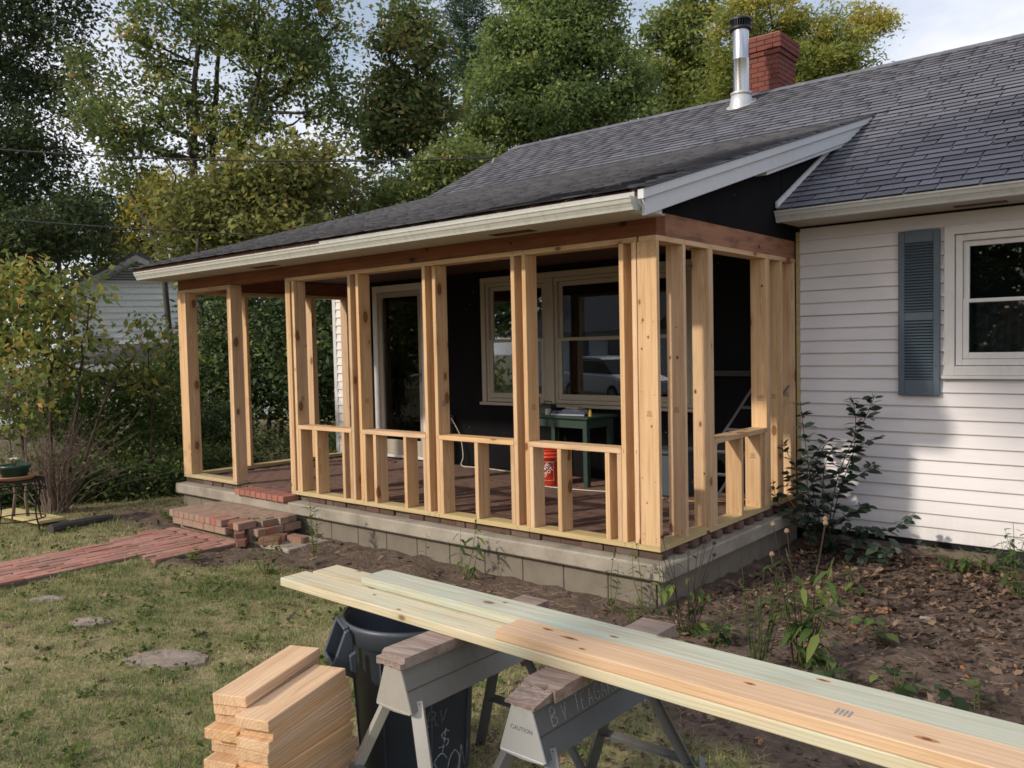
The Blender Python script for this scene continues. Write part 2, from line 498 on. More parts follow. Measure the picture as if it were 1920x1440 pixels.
g = G('steel_pipe', 0.22, 0.5, 1.0)
st = g.noise(g.mapv(g.obj(), (9, 9, 0.6)), 3, 3)
g.col(g.mix(st, (0.56, 0.57, 0.60), (0.38, 0.39, 0.42)))
g.put(g.b.inputs['Roughness'], g.math('ADD', g.math('MULTIPLY', st, 0.18), 0.14))
M['steel_pipe'] = g.m
M['cap_black'] = plain('cap_black', (0.03, 0.032, 0.035), 0.45, 0.5, 0.6)
M['galv'] = plain('galv', (0.50, 0.51, 0.53), 0.42, 0.5, 0.5, dirt=(0.24, 0.15, 0.1), dirt_amt=0.15, scale=10)
M['horse_plate'] = plain('horse_plate', (0.40, 0.385, 0.35), 0.5, 0.5, 0.25, dirt=(0.2, 0.17, 0.13), dirt_amt=0.15, scale=12)
M['horse_grey'] = plain('horse_grey', (0.23, 0.22, 0.20), 0.5, 0.5, 0.25, dirt=(0.15, 0.12, 0.09), dirt_amt=0.2, scale=12)  # same steel as the plates, darkened to paint in the shade on the sides
M['horse_dark'] = plain('horse_dark', (0.105, 0.11, 0.115), 0.55, 0.4, 0.2, dirt=(0.09, 0.08, 0.065), dirt_amt=0.25, scale=12)
M['leg_dark'] = plain('leg_dark', (0.16, 0.165, 0.17), 0.45, 0.5, 0.3, dirt=(0.12, 0.09, 0.06))
M['can_plastic'] = plain('can_plastic', (0.055, 0.068, 0.088), 0.42, 0.5, 0.0, dirt=(0.10, 0.105, 0.115), dirt_amt=0.2, scale=14)
M['can_inside'] = plain('can_inside', (0.022, 0.025, 0.03), 0.6, 0.3)
M['chalk'] = plain('chalk', (0.50, 0.50, 0.48), 0.9, 0.1, var=0.25, scale=60)
M['chalk_faint'] = plain('chalk_faint', (0.27, 0.27, 0.26), 0.9, 0.1, var=0.25, scale=60)
M['stamp_mark'] = plain('stamp_mark', (0.26, 0.27, 0.28), 0.6)
M['ink'] = plain('ink', (0.10, 0.065, 0.04), 0.8, 0.1, var=0.2, scale=80)
M['bucket'] = plain('bucket', (0.62, 0.052, 0.018), 0.38, 0.5, var=0.05)
M['print_white'] = plain('print_white', (0.75, 0.74, 0.72), 0.6, 0.2, var=0.04)
M['table_green'] = plain('table_green', (0.026, 0.052, 0.040), 0.55, 0.35, dirt=(0.09, 0.11, 0.09), dirt_amt=0.2)
M['cord'] = plain('cord', (0.62, 0.58, 0.48), 0.6)
M['cord_yellow'] = plain('cord_yellow', (0.50, 0.36, 0.08), 0.6)
M['wire_black'] = plain('wire_black', (0.02, 0.02, 0.022), 0.6)
M['tool_blue'] = plain('tool_blue', (0.035, 0.06, 0.13), 0.5)
M['tool_yellow'] = plain('tool_yellow', (0.50, 0.36, 0.06), 0.5)
M['tool_black'] = plain('tool_black', (0.015, 0.015, 0.017), 0.5)
M['jar'] = plain('jar', (0.35, 0.36, 0.37), 0.3)
M['alu'] = plain('alu', (0.27, 0.28, 0.30), 0.35, 0.5, 0.7)
M['pot_green'] = plain('pot_green', (0.012, 0.055, 0.038), 0.4, 0.5)
M['terracotta'] = plain('terracotta', (0.45, 0.26, 0.16), 0.85, 0.15)
M['iron'] = plain('iron', (0.018, 0.016, 0.015), 0.7, 0.4, 0.4, dirt=(0.05, 0.03, 0.02))
M['soil'] = rough_mat('soil', (0.05, 0.035, 0.025), (0.025, 0.018, 0.013), 20)
M['hose'] = plain('hose', (0.05, 0.048, 0.05), 0.55, 0.4, dirt=(0.14, 0.12, 0.11))
M['neigh_siding'] = plain('neigh_siding', (0.80, 0.86, 0.87), 0.75, 0.2, dirt=(0.45, 0.5, 0.5))
M['neigh_white'] = plain('neigh_white', (0.60, 0.60, 0.63), 0.6)
M['neigh_trim'] = plain('neigh_trim', (0.50, 0.53, 0.54), 0.6)
M['neigh_roof'] = rough_mat('neigh_roof', (0.15, 0.14, 0.15), (0.085, 0.08, 0.085), 6, world=True)
M['neigh_vent'] = plain('neigh_vent', (0.27, 0.29, 0.31), 0.7)
M['car_white'] = plain('car_white', (0.78, 0.79, 0.80), 0.25, 0.5, var=0.02)
M['car_glass'] = plain('car_glass', (0.015, 0.018, 0.02), 0.08, 0.6)
M['rubber'] = plain('rubber', (0.02, 0.02, 0.02), 0.8, 0.2)

def leaf_mat(name, stops, trans=0.42, rough=0.6, spec=0.15):
    g = G(name, rough, spec)
    k_ = {'leaf_holly': 1.5, 'leaf_dry': 0.85, 'leaf_oak': 2.4, 'leaf_hedge': 2.2, 'leaf_yellow': 1.3, 'leaf_gold': 1.9, 'leaf_weed': 1.35, 'needle': 2.4, 'leaf_rust': 2.5, 'leaf_shrub': 2.0}.get(name, 2.5)
    c = g.ramp(g.attr('tint'), [(p_, tuple(min(x * k_, 0.6) for x in c_)) for p_, c_ in stops])
    g.col(c)
    tl = g.n('BsdfTranslucent')
    hs = g.n('HueSaturation')
    hs.inputs['Hue'].default_value = 0.487
    hs.inputs['Saturation'].default_value = 1.1
    hs.inputs['Value'].default_value = 1.25
    g.l(c, hs.inputs['Color'])
    g.l(hs.outputs[0], tl.inputs['Color'])
    ms = g.n('MixShader'); ms.inputs[0].default_value = trans
    g.l(g.b.outputs[0], ms.inputs[1]); g.l(tl.outputs[0], ms.inputs[2])
    g.l(ms.outputs[0], g.out.inputs['Surface'])
    return g.m
DG = (0.022, 0.034, 0.014); MG = (0.048, 0.072, 0.022); LG = (0.095, 0.125, 0.032); YG = (0.19, 0.19, 0.042); YE = (0.34, 0.25, 0.045); OR = (0.36, 0.19, 0.055); BR = (0.11, 0.06, 0.033)
M['leaf_oak'] = leaf_mat('leaf_oak', [(0, (0.012, 0.019, 0.011)), (0.5, (0.024, 0.036, 0.017)), (0.9, (0.042, 0.056, 0.02)), (1, BR)], 0.25)
M['leaf_maple'] = leaf_mat('leaf_maple', [(0, DG), (0.45, (0.045, 0.063, 0.023)), (0.82, (0.085, 0.105, 0.033)), (0.93, (0.16, 0.145, 0.045)), (1, (0.20, 0.10, 0.05))])
M['leaf_mid'] = leaf_mat('leaf_mid', [(0, (0.025, 0.04, 0.017)), (0.4, (0.052, 0.075, 0.027)), (0.85, (0.092, 0.12, 0.04)), (1, (0.15, 0.15, 0.05))])
M['leaf_rust'] = leaf_mat('leaf_rust', [(0, DG), (0.5, (0.042, 0.06, 0.023)), (0.85, (0.085, 0.095, 0.035)), (0.92, (0.14, 0.11, 0.04)), (1, (0.25, 0.13, 0.055))])
M['leaf_yg'] = leaf_mat('leaf_yg', [(0, (0.035, 0.05, 0.018)), (0.5, (0.065, 0.085, 0.026)), (0.85, (0.11, 0.12, 0.034)), (1, (0.17, 0.15, 0.04))])
M['leaf_gold'] = leaf_mat('leaf_gold', [(0, (0.04, 0.06, 0.02)), (0.4, (0.08, 0.105, 0.03)), (0.7, (0.145, 0.16, 0.042)), (0.9, (0.23, 0.205, 0.055)), (1, (0.33, 0.24, 0.075))])
M['leaf_yellow'] = leaf_mat('leaf_yellow', [(0, (0.10, 0.13, 0.03)), (0.4, (0.21, 0.21, 0.045)), (0.8, (0.34, 0.29, 0.06)), (1, (0.38, 0.27, 0.06))])
M['needle'] = leaf_mat('needle', [(0, (0.012, 0.024, 0.017)), (0.6, (0.026, 0.044, 0.028)), (1, (0.05, 0.068, 0.038))], 0.1)
M['leaf_under'] = leaf_mat('leaf_under', [(0, (0.026, 0.034, 0.015)), (0.5, (0.06, 0.068, 0.024)), (0.85, (0.12, 0.122, 0.036)), (1, (0.15, 0.10, 0.048))])
M['leaf_hedge'] = leaf_mat('leaf_hedge', [(0, (0.010, 0.018, 0.009)), (0.5, (0.024, 0.038, 0.015)), (0.85, (0.055, 0.075, 0.025)), (1, (0.12, 0.13, 0.04))], 0.25)
M['leaf_shrub'] = leaf_mat('leaf_shrub', [(0, (0.035, 0.055, 0.02)), (0.4, (0.07, 0.095, 0.03)), (0.75, (0.14, 0.145, 0.042)), (0.92, (0.24, 0.18, 0.06)), (1, (0.32, 0.17, 0.07))], 0.4)
M['leaf_weed'] = leaf_mat('leaf_weed', [(0, (0.03, 0.055, 0.018)), (0.6, (0.065, 0.105, 0.03)), (1, (0.14, 0.17, 0.045))], 0.35)
M['leaf_holly'] = leaf_mat('leaf_holly', [(0, (0.012, 0.022, 0.015)), (0.6, (0.022, 0.038, 0.025)), (1, (0.04, 0.06, 0.035))], 0.08, rough=0.32, spec=0.5)
M['leaf_dry'] = leaf_mat('leaf_dry', [(0, (0.055, 0.037, 0.03)), (0.4, (0.115, 0.078, 0.06)), (0.8, (0.20, 0.14, 0.105)), (0.95, (0.34, 0.24, 0.16)), (1, (0.42, 0.17, 0.06))], 0.15, rough=0.8, spec=0.15)
M['seedhead'] = plain('seedhead', (0.24, 0.16, 0.11), 0.9, 0.1)
M['seedhead_dark'] = plain('seedhead_dark', (0.035, 0.025, 0.022), 0.9, 0.1)
M['stem_green'] = plain('stem_green', (0.10, 0.12, 0.035), 0.7, 0.2)
M['stem_dark'] = plain('stem_dark', (0.055, 0.04, 0.032), 0.8, 0.2)
M['twig'] = plain('twig', (0.20, 0.15, 0.125), 0.85, 0.15)
M['bark'] = rough_mat('bark', (0.075, 0.066, 0.058), (0.035, 0.03, 0.027), 9, 0.7, world=True, fine=40)
M['bark_dark'] = rough_mat('bark_dark', (0.045, 0.038, 0.032), (0.02, 0.017, 0.015), 9, 0.7, world=True, fine=40)
M['flower_white'] = plain('flower_white', (0.72, 0.70, 0.70), 0.8, 0.1)

g = G('grass', 0.6, 0.25)
c = g.ramp(g.attr('tint'), [(0, (0.10, 0.16, 0.05)), (0.28, (0.195, 0.255, 0.08)), (0.5, (0.33, 0.34, 0.145)), (0.7, (0.44, 0.39, 0.21)), (1, (0.60, 0.51, 0.34))])
g.col(c)
tl = g.n('BsdfTranslucent'); g.l(c, tl.inputs['Color'])
ms = g.n('MixShader'); ms.inputs[0].default_value = 0.3
g.l(g.b.outputs[0], ms.inputs[1]); g.l(tl.outputs[0], ms.inputs[2]); g.l(ms.outputs[0], g.out.inputs['Surface'])
M['grass'] = g.m

g = G('ground', 0.95, 0.1)
d = g.attr('dirt')
n1 = g.noise(g.pos(), 2.3, 6, 0.65)
n2 = g.noise(g.pos(), 34, 4, 0.7)
n3 = g.noise(g.pos(), 9, 4, 0.6)
lawn = g.ramp(n1, [(0.3, (0.17, 0.16, 0.075)), (0.5, (0.28, 0.24, 0.13)), (0.7, (0.37, 0.31, 0.19))])
lawn = g.mix(g.math('MULTIPLY', g.math('SUBTRACT', n2, 0.45), 2.5, clamp=True), lawn, (0.10, 0.085, 0.045))
dirt = g.ramp(n3, [(0.3, (0.080, 0.060, 0.048)), (0.55, (0.14, 0.104, 0.084)), (0.75, (0.20, 0.152, 0.124))])
dirt = g.mix(g.math('MULTIPLY', g.math('SUBTRACT', n2, 0.5), 2.5, clamp=True), dirt, (0.05, 0.033, 0.026))
dd = g.math('ADD', d, g.math('MULTIPLY', g.math('SUBTRACT', n3, 0.5), 0.7), clamp=True)
g.col(g.mix(dd, lawn, dirt))
g.bump(g.math('ADD', n2, g.math('MULTIPLY', n3, 1.5)), 0.7, 0.02)
M['ground'] = g.m
M['soil_clod'] = rough_mat('soil_clod', (0.13, 0.088, 0.066), (0.07, 0.046, 0.035), 14, world=True)
M['straw'] = plain('straw', (0.36, 0.27, 0.15), 0.8, 0.2, var=0.3, scale=3)
M['stem_dull'] = plain('stem_dull', (0.055, 0.075, 0.028), 0.7, 0.2)

def chalk(name, c):
    g = G(name, 0.9, 0.1)
    g.col(c)
    tr = g.n('BsdfTransparent'); ms = g.n('MixShader')
    nz_ = g.noise(g.pos(), 170, 3, 0.7)
    g.l(g.math('MULTIPLY', g.math('SUBTRACT', nz_, 0.40), 7.0, clamp=True), ms.inputs[0])
    g.l(tr.outputs[0], ms.inputs[1]); g.l(g.b.outputs[0], ms.inputs[2]); g.l(ms.outputs[0], g.out.inputs['Surface'])
    return g.m
M['chalk'] = chalk('chalk_mark', (0.52, 0.52, 0.50))
M['chalk_faint'] = chalk('chalk_mark_faint', (0.33, 0.33, 0.32))
M['nail'] = plain('nail', (0.09, 0.08, 0.075), 0.5, 0.4, 0.5)
M['knot_rim'] = plain('knot_rim', (0.42, 0.20, 0.085), 0.6, 0.2, var=0.3, scale=60)
M['knot_heart'] = plain('knot_heart', (0.13, 0.055, 0.028), 0.6, 0.2, var=0.3, scale=60)
# ------------------------------------------------------------------ ground
D = 2.512
GZ = -0.38
def hill(x, y):
    return 0.012 * np.sin(x * 1.7 + 0.4) * np.cos(y * 2.1) + 0.006 * np.sin(x * 4.3 + y * 3.1) + 0.003 * np.sin(9 * x - 7 * y)
def dirt_mask(x, y):
    w = 0.18 * np.sin(x * 2.2 + 1) + 0.10 * np.sin(x * 5.1) + 0.06 * np.sin(x * 11 + y * 4)
    edge = np.where(x < -2.4, -1.02 + 0.18 * (x + 2.4), np.where(x < 0.2, -1.22 - 0.16 * (x + 2.4), -1.62))
    edge = np.where(x > 1.0, -1.62 - 0.25 * np.clip(x - 1.0, 0, 1.2), edge)
    bed = np.clip((y - (edge + w)) / 0.22, 0, 1) * (x > -4.2) * (y < 3.2)
    left = np.exp(-(((x + 6.0) / 1.5) ** 2 + ((y + 0.55) / 0.42) ** 2)) * 1.2
    back = (y > 2.0) * (x < -6.6) * 0.45
    return np.clip(bed + left + back, 0, 1)
gx = np.unique(np.concatenate([-np.geomspace(12, 150, 14), np.linspace(-12, 6, 190), np.geomspace(6.1, 150, 14)]))
gy = np.unique(np.concatenate([-np.geomspace(7, 150, 14), np.linspace(-7, 4, 130), np.geomspace(4.1, 150, 14)]))
X, Y = np.meshgrid(gx, gy, indexing='ij')
dm = dirt_mask(X, Y)
near = (np.abs(X + 3) < 9.2) & (Y > -7.2) & (Y < 4.2)
Z = GZ + np.where(near, hill(X, Y) + dm * 0.010 * np.sin(13 * X + 3 * Y) * np.cos(11 * Y) + dm * 0.012 * rng.normal(size=X.shape), 0)
V = np.stack([X, Y, Z], -1).reshape(-1, 3)
nx, ny = len(gx), len(gy)
ii, jj = np.meshgrid(np.arange(nx - 1), np.arange(ny - 1), indexing='ij')
a = (ii * ny + jj).ravel()
F = np.stack([a, a + ny, a + ny + 1, a + 1], 1)
me = npmesh('ground', V, F, M['ground'], smooth=True)
at = me.attributes.new('dirt', 'FLOAT', 'POINT')
at.data.foreach_set('value', dm.ravel().astype(np.float32))
tag(obj('ground', me), kind='structure')

# ------------------------------------------------------------------ house
house = thing('house', 'white sided house with dark shingle roof, brick chimney and steel stove pipe', 'house', (0, 0, 0))
PS, E0Y, E0Z = 0.2915, -0.40, 2.452           # porch roof slope and eave
IY = 4.44
IZ = E0Z + PS * (IY - E0Y)
MS = 0.525
RY = 6.69
RZ = IZ + MS * (RY - IY)
MEY = 2.025                                      # main eave
MEZ = IZ - MS * (IY - MEY)
XL, XR, XRAKE = -6.70, 5.2, 0.13
def pz(y): return E0Z + PS * (y - E0Y)
def mz(y): return IZ + MS * (y - IY)

def roof_slab(name, x0, x1, pts, t, mat):
    """pts: (y, z) along the slope; slab below that line"""
    m = MB()
    prof = pts + [(p[0], p[1] - t) for p in reversed(pts)]
    m.prism(prof, 0, x0, x1)
    return m.build(name, mat, house)
roof_slab('roof_deck', XL, XRAKE - 0.035, [(E0Y + 0.02, pz(E0Y + 0.02) - 0.012), (IY, IZ - 0.012)], 0.04, M['dark_joist'])
roof_slab('roof_deck', XL, XR, [(IY + 0.001, IZ - 0.012), (RY, RZ - 0.012)], 0.05, M['dark_joist'])
roof_slab('roof_deck', 0.012, XR, [(MEY + 0.01, mz(MEY + 0.01) - 0.012), (IY - 0.001, IZ - 0.0125)], 0.022, M['flashing'])
roof_slab('roof_deck', XL, XR, [(RY + 0.002, RZ - 0.013), (2 * RY - MEY, MEZ - 0.012)], 0.05, M['shingle'])

EXP, TAB = 0.137, 0.305
def tab_shape(w, t0=0.013):
    h = EXP + 0.03
    vs = [(0, 0.016, t0 - 0.012), (w, 0.016, t0 - 0.012), (w, 0, t0), (0, 0, t0), (0, h, -0.004), (w, h, -0.004), (w, h, 0.002), (0, h, 0.002)]
    fs = [(0, 1, 2, 3), (3, 2, 6, 7), (0, 3, 7, 4), (1, 5, 6, 2), (4, 7, 6, 5)]
    return vs, fs
tabs = []     # (x, y, z, slope, width)
def lay(x0, x1, ya, yb, zf, slope, seed):
    rr = random.Random(seed)
    ca = math.cos(math.atan(slope))
    n = int((yb - ya) / (EXP * ca)) + 1
    for r in range(n):
        y = ya + r * EXP * ca
        if y > yb - 0.03: break
        x = x0 - (r % 2) * TAB * 0.5 - rr.uniform(0, 0.03)
        while x < x1:
            w = TAB if rr.random() < 0.8 else TAB * rr.choice([0.5, 0.75])
            a, b = max(x, x0), min(x + w, x1)
            if b - a > 0.04:
                tabs.append((a, y, zf(y), slope, b - a - 0.011, rr.uniform(-0.004, 0.004)))
            x += w
lay(XL - 0.03, XRAKE + 0.02, E0Y - 0.03, IY, pz, PS, 1)
lay(XL - 0.03, XR, IY + 0.01, RY - 0.02, mz, MS, 2)
lay(XRAKE + 0.022, XR, MEY - 0.03, IY + 0.005, mz, MS, 3)
lay(0.03, XRAKE + 0.021, MEY - 0.03, 4.30, mz, MS, 4)
def in_view(p):
    d = Vector(p) - CAM
    z = d.dot(fw)
    if z < 0.2: return False
    x, y = d.dot(r2) / z * 1561.99 + 960, 720 - d.dot(u2) / z * 1561.99
    return -20 < x < 1940 and -20 < y < 1460
def vis_key(t):
    c = Vector((t[0] + t[4] / 2, t[1], t[2]))
    d = (c - CAM)
    nrm = Vector((0, -math.sin(math.atan(t[3])), math.cos(math.atan(t[3]))))
    return -abs(d.normalized().dot(nrm)) / d.length ** 2 * t[4] if in_view(c) else 1.0
order = sorted(tabs, key=vis_key)
cache = {}
sv, sf, st = [], [], []
for i, (x, y, z, s, w, j) in enumerate(order):
    ang = math.atan(s)
    if i < 300:
        k = round(w, 2)
        if k not in cache:
            m = MB(); m.add(*tab_shape(k)); cache[k] = m.mesh('shingle', M['shingle'])
        obj('shingle', cache[k], house, (x, y, z + 0.002), (ang - 0.012 + j, 0, j * 1.5))
    else:
        vs, fs = tab_shape(w)
        mt = Matrix.Translation((x, y, z + 0.002)) @ Matrix.Rotation(ang - 0.012 + j, 4, 'X') @ Matrix.Rotation(j * 1.5, 4, 'Z')
        k = len(sv)
        sv += [tuple(mt @ Vector(p)) for p in vs]
        sf += [tuple(q + k for q in f) for f in fs]
        st += [random.random()] * len(fs)
fld = obj('shingle_field', npmesh('shingle_field', np.array(sv), np.array(sf), M['shingle'], st), house)
tag(fld, kind='stuff')
m = MB()                                         # ridge caps, one piece each
x = XL - 0.03
while x < XR:
    m = MB()
    w, h = 0.155, 0.012
    m.add([(0, -w, -w * MS), (0.33, -w, -w * MS), (0.33, 0, 0), (0, 0, 0), (0.33, w, -w * MS), (0, w, -w * MS),
           (0, -w, -w * MS + h), (0.33, -w, -w * MS + h * 0.3), (0.33, 0, h * 0.3), (0, 0, h), (0.33, w, -w * MS + h * 0.3), (0, w, -w * MS + h)],
          [(6, 7, 8, 9), (9, 8, 10, 11), (0, 3, 9, 6), (3, 5, 11, 9), (0, 6, 7, 1), (5, 4, 10, 11)])
    m.build('ridge_cap', M['shingle'], house, loc=(x, RY, RZ + 0.012))
    x += 0.19

# gutters
def gutter(x0, x1, yb, ztop, name='gutter', depth=0.10, h=0.085):
    t = 0.004
    o = [(yb, ztop), (yb, ztop - h), (yb - depth * 0.62, ztop - h), (yb - depth * 0.72, ztop - h * 0.62), (yb - depth * 0.86, ztop - h * 0.48), (yb - depth * 0.93, ztop - h * 0.22), (yb - depth, ztop - h * 0.14), (yb - depth, ztop), (yb - depth + 0.014, ztop + 0.002), (yb - depth + 0.014, ztop - 0.006)]
    inn = [(yb - depth + 0.006, ztop - 0.008), (yb - depth * 0.9, ztop - h * 0.26), (yb - depth * 0.82, ztop - h * 0.5), (yb - depth * 0.6, ztop - h + t), (yb - t, ztop - h + t), (yb - t, ztop)]
    m = MB()
    m.prism([(p[0], p[1]) for p in o + inn], 0, x0, x1)
    g_ = m.build(name, M['gutter'], house)
    for xx in (x0 - 0.003, x1):
        MB().prism([(p[0], p[1]) for p in o[:8]], 0, xx, xx + 0.003).build('gutter_end_cap', M['gutter'], house)
    return g_
gutter(-6.52, 0.085, -0.372, 2.395)
gutter(0.015, XR - 0.1, 2.102, 2.578, depth=0.105, h=0.095)
MB().box(XL + 0.05, XRAKE - 0.04, -0.369, -0.35, 2.325, 2.428).build('fascia', M['flashing'], house)
MB().box(-3.2, 0.07, -0.389, -0.372, 2.398, 2.432).build('drip_edge', M['flashing'], house)
MB().box(0.03, XR, 2.104, 2.122, 2.49, 2.585).build('fascia', M['gutter'], house)
MB().box(XL + 0.05, XRAKE - 0.06, -0.349, -0.001, 2.318, 2.330).build('soffit', M['soffit'], house)
MB().box(0.035, XR, 2.1225, D - 0.02, 2.484, 2.496).build('soffit', M['soffit'], house)
for x0, x1, y0, y1, zz_ in ((-1.35, -0.95, -0.20, -0.10, 2.314), (-4.6, -4.2, -0.20, -0.10, 2.314), (1.35, 1.72, 2.26, 2.36, 2.4800)):
    v = MB().box(x0, x1, y0, y1, zz_, zz_ + 0.0035).build('soffit_vent', M['dark_joist'], house)
# rake trim at the right end of the porch roof
def rake(x0, x1, ya, yb, top, h, name, mat, zf=pz, cut=0.0):
    m = MB()
    m.prism([(ya, zf(ya) + top), (yb, zf(yb) + top), (yb - cut, zf(yb - cut) + top - h), (ya, zf(ya) + top - h)], 0, x0, x1)
    return m.build(name, mat, house, bevel=0.003)
rake(XRAKE - 0.035, XRAKE - 0.005, -0.345, 4.33, -0.078, 0.112, 'rake_board', M['white_trim'], cut=0.48)
for a_, b_ in ((-0.40, 1.15), (1.154, 2.95), (2.954, 4.42)):
    rake(XRAKE - 0.03, XRAKE + 0.016, a_, b_, -0.012, 0.064, 'rake_strip', M['white_trim'], cut=0.22 if b_ > 4 else 0.0)
    rake(XRAKE - 0.028, XRAKE + 0.028, a_, b_ + (0.03 if b_ > 4 else 0), -0.002, 0.009, 'drip_edge', M['cap_black'])
MB().prism([(-0.385, pz(-0.385) - 0.075), (-0.30, pz(-0.30) - 0.078), (-0.08, pz(-0.08) - 0.19), (-0.08, 2.318), (-0.30, 2.312), (-0.385, 2.36)], 0, XRAKE - 0.052, XRAKE - 0.036).build('rake_return', M['white_trim'], house)
MB().box(0.001, XRAKE - 0.052, -0.345, -0.08, 2.316, 2.331).build('soffit', M['white_trim'], house)
m = MB(); m.prism([(1.62, pz(1.62) - 0.194), (3.55, pz(3.55) - 0.194), (3.50, pz(3.50) - 0.222), (1.62, pz(1.62) - 0.222)], 0, 0.004, XRAKE - 0.022)
m.build('soffit', M['white_trim'], house)
# black gable and weathered flashing board on the lower roof
MB().prism([(0.002, 2.364), (2.20, 2.364), (2.20, pz(2.20) - 0.06), (0.002, pz(0) - 0.06)], 0, -0.03, -0.002).build('gable_panel', M['tar_paper'], house)
MB().prism([(2.205, 2.364), (2.51, 2.364), (4.40, mz(4.40) - 0.08), (4.36, pz(4.36) - 0.06), (2.205, pz(2.205) - 0.06)], 0, -0.03, -0.006).build('gable_panel', M['tar_paper'], house)
MB().prism([(2.19, 2.364), (2.222, 2.364), (2.222, pz(2.2) - 0.07), (2.19, pz(2.19) - 0.07)], 0, -0.005, 0.006).build('batten', M['tar_paper'], house)
m = MB(); m.prism([(2.03, mz(2.03) + 0.012), (3.80, mz(3.80) + 0.012), (3.78, mz(3.78) + 0.055), (2.03, mz(2.03) + 0.06)], 0, 0.012, 0.034)
m.build('flashing_board', M['paint_old'], house)
MB().prism([(3.28, mz(3.28) + 0.03), (3.62, mz(3.62) + 0.03), (3.62, pz(3.62) - 0.2), (3.28, pz(3.28) - 0.22)], 0, -0.001, 0.011).build('soffit_end', M['paint_old'], house)

# walls
def siding(x0, x1, z, y=D, e=0.113):
    m = MB()
    m.prism([(y, z), (y - 0.019, z + 0.001), (y - 0.021, z + 0.006), (y - 0.005, z + e - 0.002), (y, z + e)], 0, x0, x1)
    o = m.build('siding_board', M['siding'], house)
    o.location.z = random.uniform(-0.0015, 0.0015); o.location.y = -random.uniform(0, 0.0012)
    o.rotation_euler.y = random.uniform(-0.0006, 0.0006)
    return o
zb = -0.245
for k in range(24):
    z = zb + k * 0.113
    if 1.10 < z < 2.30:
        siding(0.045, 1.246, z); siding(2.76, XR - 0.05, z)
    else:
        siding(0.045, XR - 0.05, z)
for k in range(21):
    siding(-6.66, -6.02, 0.0 + k * 0.113)
MB().box(-6.72, -6.655, D - 0.024, D + 0.05, -0.05, 2.40).build('corner_trim', M['white_trim'], house)
MB().box(0.010, 0.044, D - 0.020, D - 0.001, -0.25, 2.44).build('corner_trim', M['treated_plate'], house)
# solid wall bodies behind the cladding (openings left for the windows and the door)
def wall(x0, x1, z0, z1, mat, y0=D + 0.001, y1=D + 0.12, name='wall'):
    return MB().box(x0, x1, y0, y1, z0, z1).build(name, mat, house)
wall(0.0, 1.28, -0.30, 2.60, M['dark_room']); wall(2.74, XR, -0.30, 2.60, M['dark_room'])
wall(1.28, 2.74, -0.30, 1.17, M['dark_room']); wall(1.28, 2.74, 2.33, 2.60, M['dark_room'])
# porch back wall: black paper panels
for x0, x1, z0, z1 in ((-6.02, -5.80, 0.0, 2.36), (-5.798, -4.82, 2.30, 2.36), (-4.818, -3.86, 0.0, 2.36), (-3.858, -2.45, 0.0, 0.77), (-2.448, -0.97, 0.0, 0.77), (-3.858, -0.97, 2.28, 2.36), (-0.968, -0.002, 0.0, 2.36)):
    if z1 - z0 > 1.5:
        wall(x0, x1, z0, 1.02, M['tar_paper'], D + 0.004, D + 0.10, 'black_wall_panel')
        wall(x0, x1, 1.0205, z1, M['tar_paper'], D, D + 0.10, 'black_wall_panel')
    else:
        wall(x0, x1, z0, z1, M['tar_paper'], D, D + 0.10, 'black_wall_panel')
for x0, x1, z0, z1 in ((-6.66, -6.02, -0.3, 2.36),):
    wall(x0, x1, z0, z1, M['dark_room'])
MB().box(0.06, XR, D + 0.002, D + 0.14, -0.42, -0.301).build('foundation', M['mortar_dark'], house)
MB().box(1.62, 2.05, D - 0.012, D + 0.001, -0.40, -0.262).build('foundation_vent', M['tool_black'], house)
# gable end walls and back wall, far side of the house
MB().prism([(D + 0.15, -0.3), (2 * RY - D, -0.3), (2 * RY - D, 2.6), (RY, RZ - 0.1), (D + 0.15, 2.75)], 0, -6.66, -6.60).build('side_wall', M['siding'], house)
MB().prism([(D + 0.15, -0.3), (2 * RY - D, -0.3), (2 * RY - D, 2.6), (RY, RZ - 0.1), (D + 0.15, 2.75)], 0, XR - 0.1, XR - 0.04).build('side_wall', M['siding'], house)
MB().box(-6.58, XR - 0.11, 2 * RY - D, 2 * RY - D + 0.06, -0.3, 2.6).build('back_wall', M['siding'], house)
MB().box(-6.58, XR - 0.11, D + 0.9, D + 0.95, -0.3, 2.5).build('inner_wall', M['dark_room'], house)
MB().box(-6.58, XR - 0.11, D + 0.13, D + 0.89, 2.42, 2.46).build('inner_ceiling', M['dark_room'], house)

# windows
def frame4(m, x0, x1, z0, z1, w, y0, y1, wb=None, wt=None):
    wb = wb or w; wt = wt or w
    m.box(x0, x0 + w, y0, y1, z0, z1); m.box(x1 - w, x1, y0, y1, z0, z1)
    m.box(x0 + w, x1 - w, y0, y1, z0, z0 + wb); m.box(x0 + w, x1 - w, y0, y1, z1 - wt, z1)
    return m
def sashes(win, x0, x1, z0, z1, y, mat, w=0.045, rail=None):
    zr = rail or (z0 + z1) / 2
    for a_, b_, yy in ((zr - 0.016, z1, y + 0.022), (z0, zr + 0.016, y - 0.006)):
        s = frame4(MB(), x0, x1, a_, b_, w, yy, yy + 0.026, wb=w * (1.2 if a_ == z0 else 0.7), wt=w * (1 if a_ != z0 else 0.7)).build('sash', mat, win, bevel=0.002)
        MB().box(x0 + w - 0.004, x1 - w + 0.004, yy + 0.010, yy + 0.0135, a_ + w * 0.6, b_ - w * 0.6).build('pane', M['glass'], win)
w = frame4(MB(), 1.245, 2.76, 1.145, 2.36, 0.075, D - 0.045, D + 0.02).box(1.225, 2.78, D - 0.06, D - 0.0225, 1.115, 1.143)
